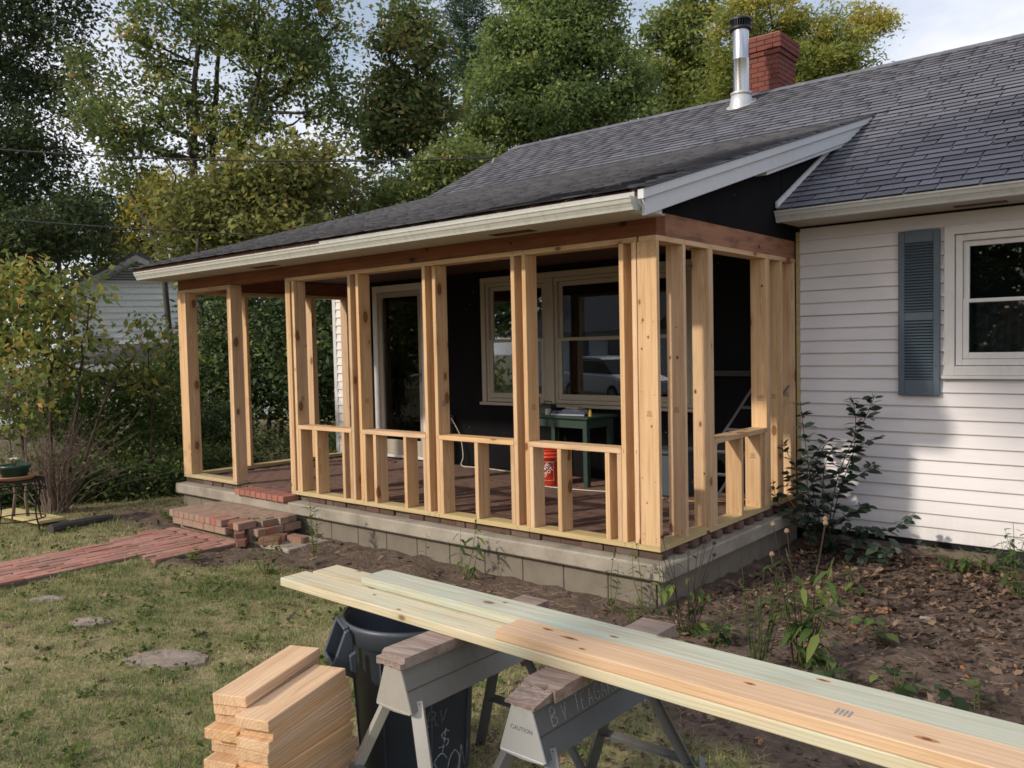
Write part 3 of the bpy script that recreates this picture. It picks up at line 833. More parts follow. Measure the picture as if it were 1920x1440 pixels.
w = frame4(w, 1.325, 2.68, 1.225, 2.28, 0.05, D - 0.022, D + 0.06).build('window', M['window_white'], house, bevel=0.003)
w['label'] = 'white double-hung window beside the blue shutter'
sashes(w, 1.378, 2.628, 1.278, 2.228, D - 0.012, M['window_white'], 0.042, 1.745)
c_ = []
n = 80
for i in range(n + 1):
    xx = 1.36 + 1.3 * i / n
    c_.append((xx, D + 0.20 + 0.022 * math.sin(i * 0.9)))
m = MB()
m.add([(x_, y_, 1.2) for x_, y_ in c_] + [(x_, y_, 1.74) for x_, y_ in c_], [(i, i + 1, n + 2 + i, n + 1 + i) for i in range(n)])
m.build('curtain', M['lace'], w, smooth=True)
# porch window: three units in one casing
m = MB()
m.box(-3.86, -0.965, D - 0.035, D + 0.02, 2.225, 2.29).box(-3.86, -3.795, D - 0.035, D + 0.02, 0.80, 2.224).box(-1.03, -0.965, D - 0.035, D + 0.02, 0.80, 2.224)
m.box(-3.88, -0.945, D - 0.065, D + 0.02, 0.765, 0.80).box(-2.862, -2.765, D - 0.035, D + 0.02, 0.801, 2.224).box(-1.80, -1.71, D - 0.035, D + 0.02, 0.801, 2.224)
w = m.build('window', M['window_tan'], house, bevel=0.003)
w['label'] = 'wide tan framed window of three units in the black porch wall'
for x0, x1 in ((-3.79, -2.867), (-2.76, -1.805), (-1.705, -1.035)):
    frame4(MB(), x0, x1, 0.806, 2.22, 0.04, D - 0.015, D + 0.06).build('jamb', M['window_tan'], w)
    sashes(w, x0 + 0.043, x1 - 0.043, 0.85, 2.176, D - 0.008, M['window_tan'], 0.05, 1.53)
# glass door
m = frame4(MB(), -5.82, -4.80, 0.012, 2.31, 0.085, D - 0.05, D + 0.03, wb=0.04)
dr = m.build('door', M['window_white'], house, bevel=0.003)
dr['label'] = 'full glass door in a white frame on the black porch wall'
frame4(MB(), -5.73, -4.89, 0.056, 2.22, 0.07, D - 0.03, D + 0.01, wb=0.19).build('door_leaf', M['window_tan'], dr, bevel=0.003)
MB().box(-5.65, -4.97, D - 0.028 , D - 0.026, 0.075, 0.235).build('kick_plate', M['window_white'], dr)
MB().box(-5.665, -4.955, D - 0.012, D - 0.008, 0.24, 2.155).build('pane', M['glass'], dr)
MB().tube([(-4.925, D - 0.03, 1.12), (-4.925, D - 0.075, 1.12), (-4.95, D - 0.085, 1.125), (-5.06, D - 0.08, 1.105)], 0.009).box(-4.945, -4.905, D - 0.036, D - 0.03, 1.02, 1.20).build('door_handle', M['alu'], dr)
# shutter
m = frame4(MB(), 0.895, 1.215, 0.975, 2.345, 0.05, D - 0.058, D - 0.024, wb=0.13, wt=0.10)
m.box(0.945, 1.165, D - 0.058, D - 0.024, 1.60, 1.67)
sh = m.build('shutter', M['shutter'], house, bevel=0.004)
sl_ = MB(); sl_.add([(0, -0.004, 0), (0.22, -0.004, 0), (0.22, -0.022, 0.004), (0, -0.022, 0.004), (0, 0.012, 0.026), (0.22, 0.012, 0.026), (0.22, 0.008, 0.029), (0, 0.008, 0.029)], [(0, 1, 2, 3), (3, 2, 6, 7), (7, 6, 5, 4), (4, 5, 1, 0), (0, 3, 7, 4), (1, 5, 6, 2)])
sm = sl_.mesh('slat', M['shutter'])
for a_, b_ in ((1.107, 1.598), (1.672, 2.243)):
    n = int((b_ - a_) / 0.0235)
    for k in range(n):
        obj('slat', sm, sh, (0.945, D - 0.040, a_ + k * (b_ - a_) / n))
MB().box(0.944, 1.166, D - 0.030, D - 0.026, 1.10, 2.25).build('backing', M['shutter'], sh)
for x_ in (0.92, 1.19):
    for z_ in (1.22, 2.03):
        MB().lathe([(0.0, -0.003), (0.007, -0.002), (0.008, 0.001)], (0, 0, 0), 8).build('screw', M['tool_black'], sh, matrix=Matrix.Translation((x_, D - 0.0595, z_)) @ Matrix.Rotation(math.pi / 2, 4, 'X'))
# stove pipe
PX, PY = (-2.181, 6.200, 4.767)[:2]
PZ = mz(PY)
pipe = MB().lathe([(0.112, 0.10), (0.112, 0.62), (0.1145, 0.625), (0.1145, 0.635), (0.112, 0.64), (0.112, 1.03)], sides=40).build('stove_pipe', M['steel_pipe'], house, smooth=True, loc=(PX, PY, PZ))
MB().lathe([(0.19, -0.12), (0.165, 0.0), (0.135, 0.14), (0.128, 0.145), (0.128, 0.13)], sides=40).build('flashing_cone', M['galv'], pipe, smooth=True)
MB().lathe([(0.136, 0.13), (0.148, 0.135), (0.148, 0.165), (0.113, 0.185)], sides=40).build('storm_collar', M['galv'], pipe, smooth=True)
cap = MB().lathe([(0.112, 1.03), (0.150, 1.035), (0.152, 1.065), (0.125, 1.075), (0.10, 1.08)], sides=40).lathe([(0.125, 1.15), (0.156, 1.155), (0.156, 1.175), (0.13, 1.20), (0.05, 1.225), (0.0, 1.23)], sides=40).build('pipe_cap', M['cap_black'], pipe)
vm = MB().box(-0.003, 0.003, -0.004, 0.004, 1.068, 1.16).mesh('cap_fin', M['cap_black'])
for k in range(26):
    t = 2 * math.pi * k / 26
    obj('cap_fin', vm, pipe, (0.142 * math.cos(t), 0.142 * math.sin(t), 0), (0, 0, t))
m = MB()
for k in range(24):
    t = 2 * math.pi * k / 24
    m.v.append((0.20 * math.cos(t), 0.235 * math.sin(t), 0.235 * math.sin(t) * MS + 0.016))
m.f.append(tuple(range(24)))
m.build('flashing_plate', M['flashing'], pipe)
# brick chimney behind the ridge
CX, CY = (-2.204, 7.150, 5.163)[:2]
ch = MB().box(-0.30, 0.30, -0.30, 0.30, -1.0, 0.0).build('chimney', M['chimney_mortar'], house, loc=(CX, CY, RZ + 0.86))
bm_ = {}
def cbrick(w, d, h, loc):
    k = (round(w, 3), round(d, 3), round(h, 3))
    if k not in bm_:
        bm_[k] = MB().box(-w / 2, w / 2, -d / 2, d / 2, 0, h).mesh('brick', M['brick_chimney'])
    obj('brick', bm_[k], ch, loc)
for r in range(12):
    z = -0.86 + r * 0.0715
    half = 0.315 + (0.045 if r >= 9 else 0.022 if r == 8 else 0.0)
    n = 3
    L_ = 2 * half / n
    for side in range(4):
        ang = side * math.pi / 2
        c0 = -half + (L_ / 2 if r % 2 else 0)
        seg = []
        x = -half
        first = True
        while x < half - 1e-6:
            l_ = L_ / 2 if (first and r % 2) else L_
            first = False
            e_ = min(x + l_, half)
            seg.append((x, e_)); x = e_
        for (a_, b_) in seg:
            m_c = (a_ + b_) / 2
            wd = b_ - a_ - 0.010
            p = Vector((m_c, -half + 0.045, z))
            p.rotate(Matrix.Rotation(ang, 3, 'Z'))
            k = (round(wd, 3), round(half, 3))
            if k not in bm_:
                bm_[k] = MB().box(-wd / 2, wd / 2, -0.045, 0.03, 0, 0.0615).mesh('brick', M['brick_chimney'])
            obj('brick', bm_[k], ch, tuple(p), (0, 0, ang))
MB().box(-0.33, 0.33, -0.33, 0.33, -0.005, 0.008).build('crown', M['chimney_mortar'], ch)
# ------------------------------------------------------------------ lumber helper
def lumber(name, parent, x0, x1, y0, y1, z0, z1, mat, bevel=0.002):
    """axis-aligned board whose local x runs along its length (for the grain)"""
    c = Vector(((x0 + x1) / 2, (y0 + y1) / 2, (z0 + z1) / 2))
    s = Vector((x1 - x0, y1 - y0, z1 - z0))
    ax = max(range(3), key=lambda i: s[i])
    cols = {0: ((1, 0, 0), (0, 1, 0), (0, 0, 1)), 1: ((0, 1, 0), (-1, 0, 0), (0, 0, 1)), 2: ((0, 0, 1), (0, 1, 0), (-1, 0, 0))}[ax]
    R_ = Matrix((cols[0], cols[1], cols[2])).transposed()
    l = R_.transposed() @ s
    l = Vector((abs(l.x), abs(l.y), abs(l.z)))
    o = MB().box(-l.x / 2, l.x / 2, -l.y / 2, l.y / 2, -l.z / 2, l.z / 2).build(name, mat, parent, bevel=bevel)
    o.matrix_local = Matrix.Translation(c) @ R_.to_4x4()
    return o

# old header beams (part of the house)
lumber('header_beam', house, -6.43, -0.003, 0.012, 0.13, 2.203, 2.36, M['old_beam'])
lumber('header_beam', house, -0.13, -0.004, 0.135, 2.50, 2.203, 2.36, M['old_beam_side'])
lumber('header_beam', house, -6.42, -6.30, 0.135, 2.50, 2.203, 2.36, M['old_beam'])
MB().box(-6.40, -0.035, 0.14, 2.50, 2.366, 2.376).build('porch_ceiling', M['dark_joist'], house)

# ------------------------------------------------------------------ porch base: slab, blocks, brick floor
porch = thing('porch', 'unfinished porch of new pine studs on a concrete and brick base', 'porch', (0, 0, 0))
base = porch
base_off = Vector((0, 0, 0))
def bpart(m, name, mat, bevel=0.0):
    o = m.build(name, mat, base, bevel=bevel)
    o.location = base_off
    return o
bpart(MB().box(-6.46, 0.085, -0.10, D - 0.03, -0.182, -0.066), 'slab', M['concrete'], 0.012)
bpart(MB().box(-6.28, -0.015, 0.02, D - 0.03, -0.40, -0.183), 'footing_core', M['mortar_dark'])
blk = {}
def base_block(x0, x1, y0, y1, z0, z1, mat, name, bevel=0.004):
    k = (name, round(x1 - x0, 3), round(y1 - y0, 3), round(z1 - z0, 3))
    if k not in blk:
        blk[k] = MB().box(-(x1 - x0) / 2, (x1 - x0) / 2, -(y1 - y0) / 2, (y1 - y0) / 2, -(z1 - z0) / 2, (z1 - z0) / 2).mesh(name, mat)
    o = obj(name, blk[k], base, Vector(((x0 + x1) / 2, (y0 + y1) / 2, (z0 + z1) / 2)) + base_off)
    if bevel:
        bv = o.modifiers.new('bevel', 'BEVEL'); bv.width = bevel; bv.segments = 1
    return o
for k in range(16):
    base_block(-0.02 - (k + 1) * 0.40, -0.02 - k * 0.40 - 0.006, -0.025, 0.07, -0.40, -0.186, M['block'], 'concrete_block')
for k in range(6):
    base_block(-0.085, 0.012, -0.022 + k * 0.40 + 0.1, -0.022 + (k + 1) * 0.40 - 0.006 + 0.1, -0.40, -0.186, M['block'], 'concrete_block')
base_block(-0.013, 0.012, -0.025, 0.072, -0.40, -0.186, M['block'], 'concrete_block')
# brick edging course under the plates
rr = random.Random(5)
x = -0.006
while x > -6.40:
    w_ = 0.195 if rr.random() > 0.2 else 0.11
    if not (-5.13 < x < -4.2 or -5.13 < x - w_ < -4.2):
        if rr.random() > 0.07:
            d0 = rr.choice([0.034, 0.038, 0.042, 0.055])
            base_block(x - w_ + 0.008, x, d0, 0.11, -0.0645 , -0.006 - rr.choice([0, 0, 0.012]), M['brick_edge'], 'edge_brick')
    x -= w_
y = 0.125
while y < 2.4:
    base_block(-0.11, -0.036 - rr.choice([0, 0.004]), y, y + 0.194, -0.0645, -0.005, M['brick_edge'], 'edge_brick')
    y += 0.2
bpart(MB().box(-6.40, -0.05, 0.06, D - 0.03, -0.065, -0.014), 'mortar_bed', M['mortar_dark'])
for k in range(9):                                       # doorway nosing, headers on the flat
    x0 = -5.118 + k * 0.099
    base_block(x0, x0 + 0.092, -0.145, 0.052, -0.066 + rr.uniform(0, 0.002), -0.007 + rr.uniform(-0.002, 0.002), M['brick_red'], 'nosing_brick', 0.005)
fb = []
for r in range(25):
    yy = 0.060 + r * 0.098
    x = -6.27 + (r % 2) * 0.10
    while x < -0.15:
        if yy > 0.145 or -5.29 < x < -4.45:
            fb.append((x, yy))
        x += 0.203
fb.sort(key=lambda p: (p[0] + 0.1 - CAM.x) ** 2 + (p[1] - CAM.y) ** 2)
fm = MB()
for i, (x, yy) in enumerate(fb):
    zt = -0.004 + rr.uniform(-0.003, 0.001)
    if i < 235:
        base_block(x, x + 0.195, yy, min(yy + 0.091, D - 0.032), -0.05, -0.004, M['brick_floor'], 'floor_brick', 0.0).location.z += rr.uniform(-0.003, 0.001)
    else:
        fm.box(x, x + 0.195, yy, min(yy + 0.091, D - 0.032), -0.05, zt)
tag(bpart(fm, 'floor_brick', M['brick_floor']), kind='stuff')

# ------------------------------------------------------------------ new porch framing
fr = porch
T = 0.038
def stud(x0, x1=None, y0=0.0, y1=0.14, z0=T, z1=2.162, name='stud', mat='pine'):
    x1 = x0 + T if x1 is None else x1
    return lumber(name, fr, x0, x1, y0, y1, z0, z1, M[mat])
SX = [-0.305, -0.200, -1.305, -1.192, -2.303, -2.179, -3.304, -3.187, -4.290, -4.2515, -4.180, -5.376, -5.3375]
for x in SX: stud(x)
stud(-0.155, -0.0, 0.0, T)                                # corner plank, face to the front
stud(-6.43, -6.292, 0.0, T)                                # left corner plank
stud(-6.330, -6.292, T + 0.001, 0.141)
stud(-6.2915, -6.2535)
lumber('bottom_plate', fr, -4.292, -2.21, 0, 0.14, 0.0, T, M['treated_plate'])
lumber('bottom_plate', fr, -2.208, 0.0, 0, 0.14, 0.0, T, M['treated_plate'])
lumber('bottom_plate', fr, -6.43, -5.299, 0, 0.14, 0.0, T, M['treated_plate'])
lumber('top_plate', fr, -4.29, -0.16, 0, 0.14, 2.1625, 2.2, M['pine'])
lumber('top_plate', fr, -6.43, -5.3, 0, 0.14, 2.1625, 2.2, M['pine'])
for a_, b_ in ((-4.141, -3.305), (-3.148, -2.304), (-2.140, -1.306), (-1.153, -0.306)):
    lumber('sill_board', fr, a_, b_, -0.004, 0.138, 0.674, 0.712, M['pine'])
for x in (-4.140, -3.875, -3.455, -3.344, -3.147, -3.000, -2.592, -2.343, -2.139, -1.734, -1.345, -1.152, -0.882, -0.448, -0.345):
    stud(x, z1=0.673, name='cripple_stud')
# right side wall
def sstud(y0, z0=T, z1=2.162, name='stud', x0=-0.14, x1=0.0):
    return lumber(name, fr, x0, x1, y0, y0 + T, z0, z1, M['pine'])
side = [sstud(y) for y in (0.378, 0.769, 0.8085, 1.838, 1.8775, 2.158, 2.452)]
lumber('bottom_plate', fr, -0.14, 0.0, 0.141, 2.505, 0, T, M['treated_plate'])
lumber('top_plate', fr, -0.14, 0.0, 0.0, 2.505, 2.1625, 2.2, M['pine'])
lumber('sill_board', fr, -0.138, 0.004, 0.8475, 1.837, 0.674, 0.712, M['pine'])
cr_side = [sstud(y, z1=0.673, name='cripple_stud') for y in (0.848, 1.322, 1.70, 1.799)]
# left side wall (runs back to the white strip of siding)
for y in (0.815, 1.805, 1.8435, 2.400, 2.462):
    lumber('stud', fr, -6.43, -6.292, y, y + T, T, 2.162, M['pine'])
lumber('bottom_plate', fr, -6.43, -6.292, 0.142, 2.505, 0, T, M['treated_plate'])
lumber('top_plate', fr, -6.43, -6.292, 0.142, 2.505, 2.1625, 2.2, M['pine'])
# grade stamps: rows of small print on the faces
def stamp(parent, loc, face, s=1.0):
    m = MB()
    rows = [(0, 0.040, 0.0035), (0.010, 0.034, 0.004), (0.019, 0.040, 0.003), (0.030, 0.046, 0.005)]
    q = random.Random(int(loc[2] * 1000))
    for dz, w_, h in rows:
        x = -w_ / 2
        while x < w_ / 2:
            l_ = q.uniform(0.003, 0.011)
            x1 = min(x + l_, w_ / 2)
            if face == 'y': m.box(x * s, x1 * s, -0.0006, 0.0, -dz * s - h * s, -dz * s)
            else: m.box(0.0, 0.0006, x * s, x1 * s, -dz * s - h * s, -dz * s)
            x += l_ + 0.002
    o = m.build('grade_stamp', M['ink'], None)
    o.parent = parent
    o.matrix_parent_inverse = parent.matrix_local.inverted()
    o.location = loc
    return o
bpy.context.view_layer.update()
parts = {}
for o in list(fr.children):
    parts.setdefault(o.name.split('.')[0], []).append(o)
st_ = parts['stud']
stamp(st_[13], (-0.072, -0.0002, 0.985), 'y')
stamp(side[0], (-0.068, 0.3778, 0.985), 'y', 1.0)
stamp(side[3], (-0.060, 1.8378, 0.985), 'y', 1.1)
stamp(cr_side[2], (-0.068, 1.6998, 0.50), 'y', 1.1)
stamp(side[5], (-0.07, 2.1578, 0.98), 'y')
stamp(side[6], (-0.07, 2.4518, 0.98), 'y')
for i in (3, 5, 7, 10):
    stamp(st_[i], (SX[i] + T + 0.0002, 0.07, 1.0), 'x', 1.15)

def knot(parent, loc, face, a, b, heart=0.55, seed=0):
    q_ = random.Random(seed)
    for nm_, f_, h_, mat in (('knot', 1.0, 0.0005, 'knot_rim'), ('knot', heart, 0.0008, 'knot_heart')):
        ring = [(a * f_ * q_.uniform(0.8, 1.15) * math.cos(2 * math.pi * i / 14), b * f_ * q_.uniform(0.8, 1.15) * math.sin(2 * math.pi * i / 14)) for i in range(14)]
        m = MB()
        if face == 'y': m.v = [(p[0], -h_, p[1]) for p in ring]
        else: m.v = [(p[0], p[1], h_) for p in ring]
        m.f = [tuple(range(14))]
        o = m.build(nm_, M[mat], None)
        o.parent = parent
        o.matrix_parent_inverse = parent.matrix_local.inverted() if face == 'y' else Matrix()
        o.location = loc
bpy.context.view_layer.update()
for i, (x_, z_, a_, b_) in enumerate(((-0.115, 1.62, 0.010, 0.016), (-0.072, 1.50, 0.010, 0.014), (-0.125, 1.42, 0.008, 0.012), (-0.055, 0.88, 0.008, 0.012), (-0.10, 0.34, 0.006, 0.010))):
    knot(st_[13], (x_, -0.0002, z_), 'y', a_, b_, seed=i)
for i, (x_, z_, a_, b_) in enumerate(((-0.115, 1.35, 0.010, 0.016), (-0.055, 1.35, 0.011, 0.015), (-0.06, 1.57, 0.008, 0.006))):
    knot(side[0], (x_, 0.3778, z_), 'y', a_, b_, seed=20 + i)
for i, (x_, z_, a_, b_) in enumerate(((-0.118, 1.08, 0.012, 0.019), (-0.05, 0.45, 0.008, 0.011))):
    knot(side[1], (x_, 0.7688, z_), 'y', a_, b_, 0.8, seed=30 + i)
knot(side[3], (-0.03, 1.95, 0), 'y', 0.001, 0.001) if False else knot(side[3], (-0.035, 1.8378, 1.93), 'y', 0.011, 0.013, 0.8, seed=40)
nm = MB()
def nail(x, y, z, face):
    r_ = 0.0042
    ring = [(r_ * math.cos(k * math.pi / 3), r_ * math.sin(k * math.pi / 3)) for k in range(6)]
    k = len(nm.v)
    if face == 'y': nm.v += [(x + a_, y, z + b_) for a_, b_ in ring]
    else: nm.v += [(x, y + a_, z + b_) for a_, b_ in ring]
    nm.f.append(tuple(range(k, k + 6)))
qn_ = random.Random(3)
for z_ in (0.075, 0.11, 0.5, 1.1, 1.6, 2.08, 2.13):
    nail(-0.13 + qn_.uniform(-.005, .005), -0.0006, z_ + qn_.uniform(-.02, .02), 'y'); nail(-0.03, -0.0006, z_ + qn_.uniform(-.02, .02), 'y')
for x_ in SX:
    for z_ in (2.176, 2.188, 0.012, 0.026):
        nail(x_ + T / 2 + qn_.uniform(-.01, .01), -0.0006, z_, 'y')
    if -4.2 < x_:
        for z_ in (0.685, 0.70): nail(x_ + T / 2, -0.0006, z_, 'y')
for y_ in (0.378, 1.322, 1.70):
    for z_ in (0.06, 0.075): nail(-0.11, y_ - 0.0006, z_ + qn_.uniform(-.01, .01), 'y'); nail(-0.035, y_ - 0.0006, z_ + qn_.uniform(-.01, .01), 'y')
for y_ in (0.397, 0.79, 0.827, 1.857, 1.897, 2.177):
    nail(0.0006, y_, 2.176, 'x'); nail(0.0006, y_, 2.19, 'x')
tag(nm.build('nail_head', M['nail'], fr), kind='stuff')

# ------------------------------------------------------------------ things in the porch
tb = thing('work_table', 'dark green wooden work table below the porch window', 'table', (-2.36, 2.20, 0), math.radians(-5))
MB().box(-0.46, 0.46, -0.25, 0.25, 0.695, 0.72).build('table_top', M['table_green'], tb, bevel=0.004)
for a_ in (-0.42, 0.37):
    for b_ in (-0.22, 0.17):
        MB().box(a_, a_ + 0.052, b_, b_ + 0.052, 0.0, 0.694).build('leg', M['table_green'], tb)
MB().box(-0.367, 0.369, -0.215, -0.195, 0.60, 0.6935).build('apron', M['table_green'], tb)
MB().box(-0.367, 0.369, 0.195, 0.215, 0.60, 0.6935).build('apron', M['table_green'], tb)
MB().box(0.400, 0.418, -0.167, 0.169, 0.60, 0.6935).build('apron', M['table_green'], tb)
MB().box(-0.41, -0.392, -0.167, 0.169, 0.60, 0.6935).build('apron', M['table_green'], tb)
zt = 0.7205
def small(m, name, mat, loc, label, cat, rz=0.0, bevel=0.0, smooth=False):
    o = m.build(name, mat, None, loc=loc, bevel=bevel, smooth=smooth)
    o.rotation_euler.z = rz
    return tag(o, label, cat)
lv = small(MB().box(-0.20, 0.20, -0.03, 0.03, 0, 0.022).box(-0.2, 0.2, -0.006, 0.006, 0.022, 0.05), 'level_tool', M['tool_blue'], (-2.24, 2.03, zt), 'long blue tool lying on the green table', 'tool', 0.1)
MB().box(-0.2, 0.2, -0.034, -0.0305, 0.004, 0.018).build('edge_strip', M['jar'], lv)
small(MB().lathe([(0, 0), (0.018, 0), (0.018, 0.045), (0.012, 0.055), (0.012, 0.07), (0, 0.07)], sides=16), 'glue_bottle', M['tool_yellow'], (-1.99, 2.06, zt), 'small yellow bottle at the right end of the blue tool', 'bottle')
small(MB().lathe([(0, 0), (0.033, 0), (0.033, 0.06), (0.03, 0.064), (0, 0.064)], sides=20), 'tin_can', M['jar'], (-2.52, 2.04, zt), 'small pale tin at the left end of the blue tool', 'tin')
cs = small(MB().box(-0.075, 0.075, -0.06, 0.06, 0, 0.105), 'tool_box', M['tool_black'], (-2.60, 2.14, zt), 'small black box standing on the green table', 'box', 0.1, 0.008)
MB().tube([(-0.05, 0, 0.105), (-0.045, 0, 0.135), (0.045, 0, 0.135), (0.05, 0, 0.105)], 0.006).build('handle', M['tool_black'], cs)
small(MB().box(-0.13, 0.13, -0.07, 0.07, 0, 0.05).box(-0.10, 0.08, -0.05, 0.05, 0.051, 0.085), 'parts_bag', M['window_tan'], (-2.30, 2.22, zt), 'clear plastic bag of parts behind the blue tool', 'bag', -0.1, 0.01)
small(MB().lathe([(0, 0), (0.05, 0), (0.052, 0.17), (0.04, 0.185), (0.03, 0.19), (0, 0.19)], sides=20), 'spray_can', M['tool_blue'], (-2.76, 2.12, zt), 'dark blue can at the left end of the green table', 'can')

def text_mesh(s, size=1.0):
    cu = bpy.data.curves.new('lettering', 'FONT')
    cu.body = s; cu.size = size; cu.resolution_u = 2
    cu.align_x = 'CENTER'; cu.align_y = 'CENTER'
    cu.offset = 0.012 * size
    o = bpy.data.objects.new('lettering', cu)
    COL.objects.link(o)
    dg = bpy.context.evaluated_depsgraph_get()
    me = bpy.data.meshes.new_from_object(o.evaluated_get(dg))
    vs = [tuple(v.co) for v in me.vertices]; fs = [tuple(p.vertices) for p in me.polygons]
    bpy.data.objects.remove(o); bpy.data.curves.remove(cu); bpy.data.meshes.remove(me)
    return vs, fs
bk = thing('bucket', 'bright orange red plastic bucket beside the green table leg', 'bucket', (-2.43, 1.93, -0.003))
MB().lathe([(0, 0.0), (0.128, 0.0), (0.131, 0.006), (0.144, 0.29), (0.151, 0.292), (0.151, 0.302), (0.146, 0.305), (0.147, 0.325), (0.153, 0.327), (0.153, 0.337), (0.148, 0.34), (0.149, 0.365), (0.154, 0.367), (0.154, 0.378), (0.146, 0.378), (0.126, 0.01), (0, 0.01)], sides=40).build('body', M['bucket'], bk, smooth=True)
lm = MB()
def wrap(vs, fs, th, zc, ang0, sc=(1, 1)):
    out = []
    for x, y, z in vs:
        xr = x * math.cos(th) - y * math.sin(th); yr = x * math.sin(th) + y * math.cos(th)
        zz_ = zc + yr
        r_ = 0.131 + (zz_ - 0.006) * 0.0458 + 0.0012
        t = ang0 + xr / r_
        out.append((r_ * math.cos(t), r_ * math.sin(t), zz_))
    lm.add(out, fs)
A0 = math.atan2(CAM.y - 1.93, CAM.x + 2.43) - 0.42
for s_, off_, sz in (('THE', 0.060, 0.030), ('HOME', 0.020, 0.062), ('DEPOT', -0.034, 0.054)):
    vs, fs = text_mesh(s_, sz)
    dx = -0.055 if s_ == 'THE' else 0
    wrap([(x + dx, y + off_, 0) for x, y, z in vs], fs, math.radians(42), 0.155, A0)
hs_, t_ = 0.098, 0.0028
for a_, b_, c_, d_ in ((-hs_, hs_, hs_ - t_, hs_), (-hs_, hs_, -hs_, -hs_ + t_), (-hs_, -hs_ + t_, -hs_, hs_), (hs_ - t_, hs_, -hs_, hs_)):
    n = 12
    for i in range(n):
        x0, x1 = a_ + (b_ - a_) * i / n, a_ + (b_ - a_) * (i + 1) / n
        wrap([(x0, c_, 0), (x1, c_, 0), (x1, d_, 0), (x0, d_, 0)], [(0, 1, 2, 3)], 0, 0.155, A0)
lm.build('print', M['print_white'], bk)
bp = []
for i in range(17):
    t = math.pi * i / 16
    bp.append((0.156 * math.cos(t), -0.156 * math.sin(t) * 0.93, 0.335 - 0.14 * math.sin(t)))
MB().tube(bp, 0.0025, 5).build('bail', M['alu'], bk)

bn = thing('storage_tote', 'dark lidded storage tote on the porch floor behind the corner post', 'tote', (-1.16, 2.10, 0))
MB().prism([(-0.27, 0), (0.27, 0), (0.30, 0.40), (-0.30, 0.40)], 1, -0.17, 0.17).build('tub', M['can_plastic'], bn, bevel=0.01)
MB().box(-0.32, 0.32, -0.20, 0.20, 0.401, 0.44).build('lid', M['can_plastic'], bn, bevel=0.012)
ld = thing('step_ladder', 'folded aluminium ladder leaning on the black porch wall', 'ladder', (-0.95, 2.12, 0))
for dx in (0.0, 0.32):
    p = Vector((dx, 0.0 + dx * 0.1, 0.0)); q = Vector((dx + 0.60, 0.26 + dx * 0.1, 1.05))
    MB().tube([p, q], [0.013, 0.013], 4).build('rail', M['alu'], ld)
for k in range(1, 5):
    f_ = k / 5
    MB().tube([(0.60 * f_, 0.26 * f_, 1.05 * f_), (0.32 + 0.60 * f_, 0.032 + 0.26 * f_, 1.05 * f_)], 0.014, 4).build('rung', M['alu'], ld)
small(MB().box(-0.32, 0.32, -0.03, 0.03, 0, 0.05).box(-0.32, 0.32, -0.05, -0.031, 0.03, 0.05), 'metal_strip', M['cap_black'], (-0.62, 2.45, 1.13), 'dark grey metal strip fixed across the black wall by the ladder', 'strip')
cd = MB()
def cat_curve(pts, n=8):
    P_ = [Vector(p) for p in pts]; out = []
    for i in range(len(P_) - 1):
        p0, p1, p2, p3 = P_[max(i - 1, 0)], P_[i], P_[i + 1], P_[min(i + 2, len(P_) - 1)]
        for k in range(n):
            t = k / n
            out.append(0.5 * ((2 * p1) + (p2 - p0) * t + (2 * p0 - 5 * p1 + 4 * p2 - p3) * t * t + (3 * p1 - p0 - 3 * p2 + p3) * t ** 3))
    out.append(P_[-1])
    return out
def cable(name, pts, r, mat, label, cat='cord', n=8):
    return tag(MB().tube(cat_curve(pts, n), r, 6).build(name, mat, smooth=True), label, cat)
ob = small(MB().box(-0.04, 0.04, -0.03, 0, -0.055, 0.055), 'outlet_box', M['tool_black'], (-4.40, D - 0.0015, 0.56), 'small black outlet box on the porch wall with a white cord', 'outlet box')
cable('extension_cord', [(-4.38, 2.46, 0.575), (-4.32, 2.42, 0.56), (-4.23, 2.46, 0.36), (-4.17, 2.44, 0.12), (-4.16, 2.40, 0.006), (-3.9, 2.36, 0.006), (-3.4, 2.33, 0.006), (-3.0, 2.20, 0.006), (-2.6, 1.93, 0.006), (-2.35, 1.74, 0.006), (-1.9, 1.76, 0.006), (-1.5, 1.84, 0.006), (-1.0, 1.80, 0.006)], 0.0055, M['cord'], 'white extension cord running from the outlet along the porch floor')
cable('extension_cord', [(-0.9, 1.72, 0.006), (-0.45, 1.95, 0.01), (-0.15, 2.12, 0.05), (0.01, 2.20, 0.052), (0.06, 2.30, -0.05), (0.12, 2.38, -0.19), (0.16, 2.42, -0.34), (0.22, 2.36, -0.375)], 0.006, M['cord_yellow'], 'yellow cord drooping over the porch side plate by the siding')

# ------------------------------------------------------------------ brick steps, path, loose bricks
stp = thing('brick_step', 'low brick step with a broken corner in front of the porch doorway', 'step', (-4.8, -0.4, GZ))
so_ = Vector((4.8, 0.4, -GZ))
def brick_mesh(name, w, d, h, mat, seed=0, bev=0.006):
    """brick with slightly worn corners"""
    q = random.Random(seed)
    vs = []
    for z in (0, h):
        for (sx, sy) in ((-1, -1), (1, -1), (1, 1), (-1, 1)):
            for a_, b_ in ((bev, 0), (0, bev)) if (sx * sy) < 0 else ((0, bev), (bev, 0)):
                j = q.uniform(0.2, 1.6)
                vs.append((sx * (w / 2 - a_ * j), sy * (d / 2 - b_ * j), z - (q.uniform(0, 0.004) if z else 0)))
    m = MB()
    m.add(vs, [tuple(range(8))[::-1], tuple(range(8, 16))] + [(i, (i + 1) % 8, 8 + (i + 1) % 8, 8 + i) for i in range(8)])
    return m.mesh(name, mat)
hdr = [brick_mesh('brick', 0.096, 0.198, 0.066, M['brick_step'], s) for s in range(5)]
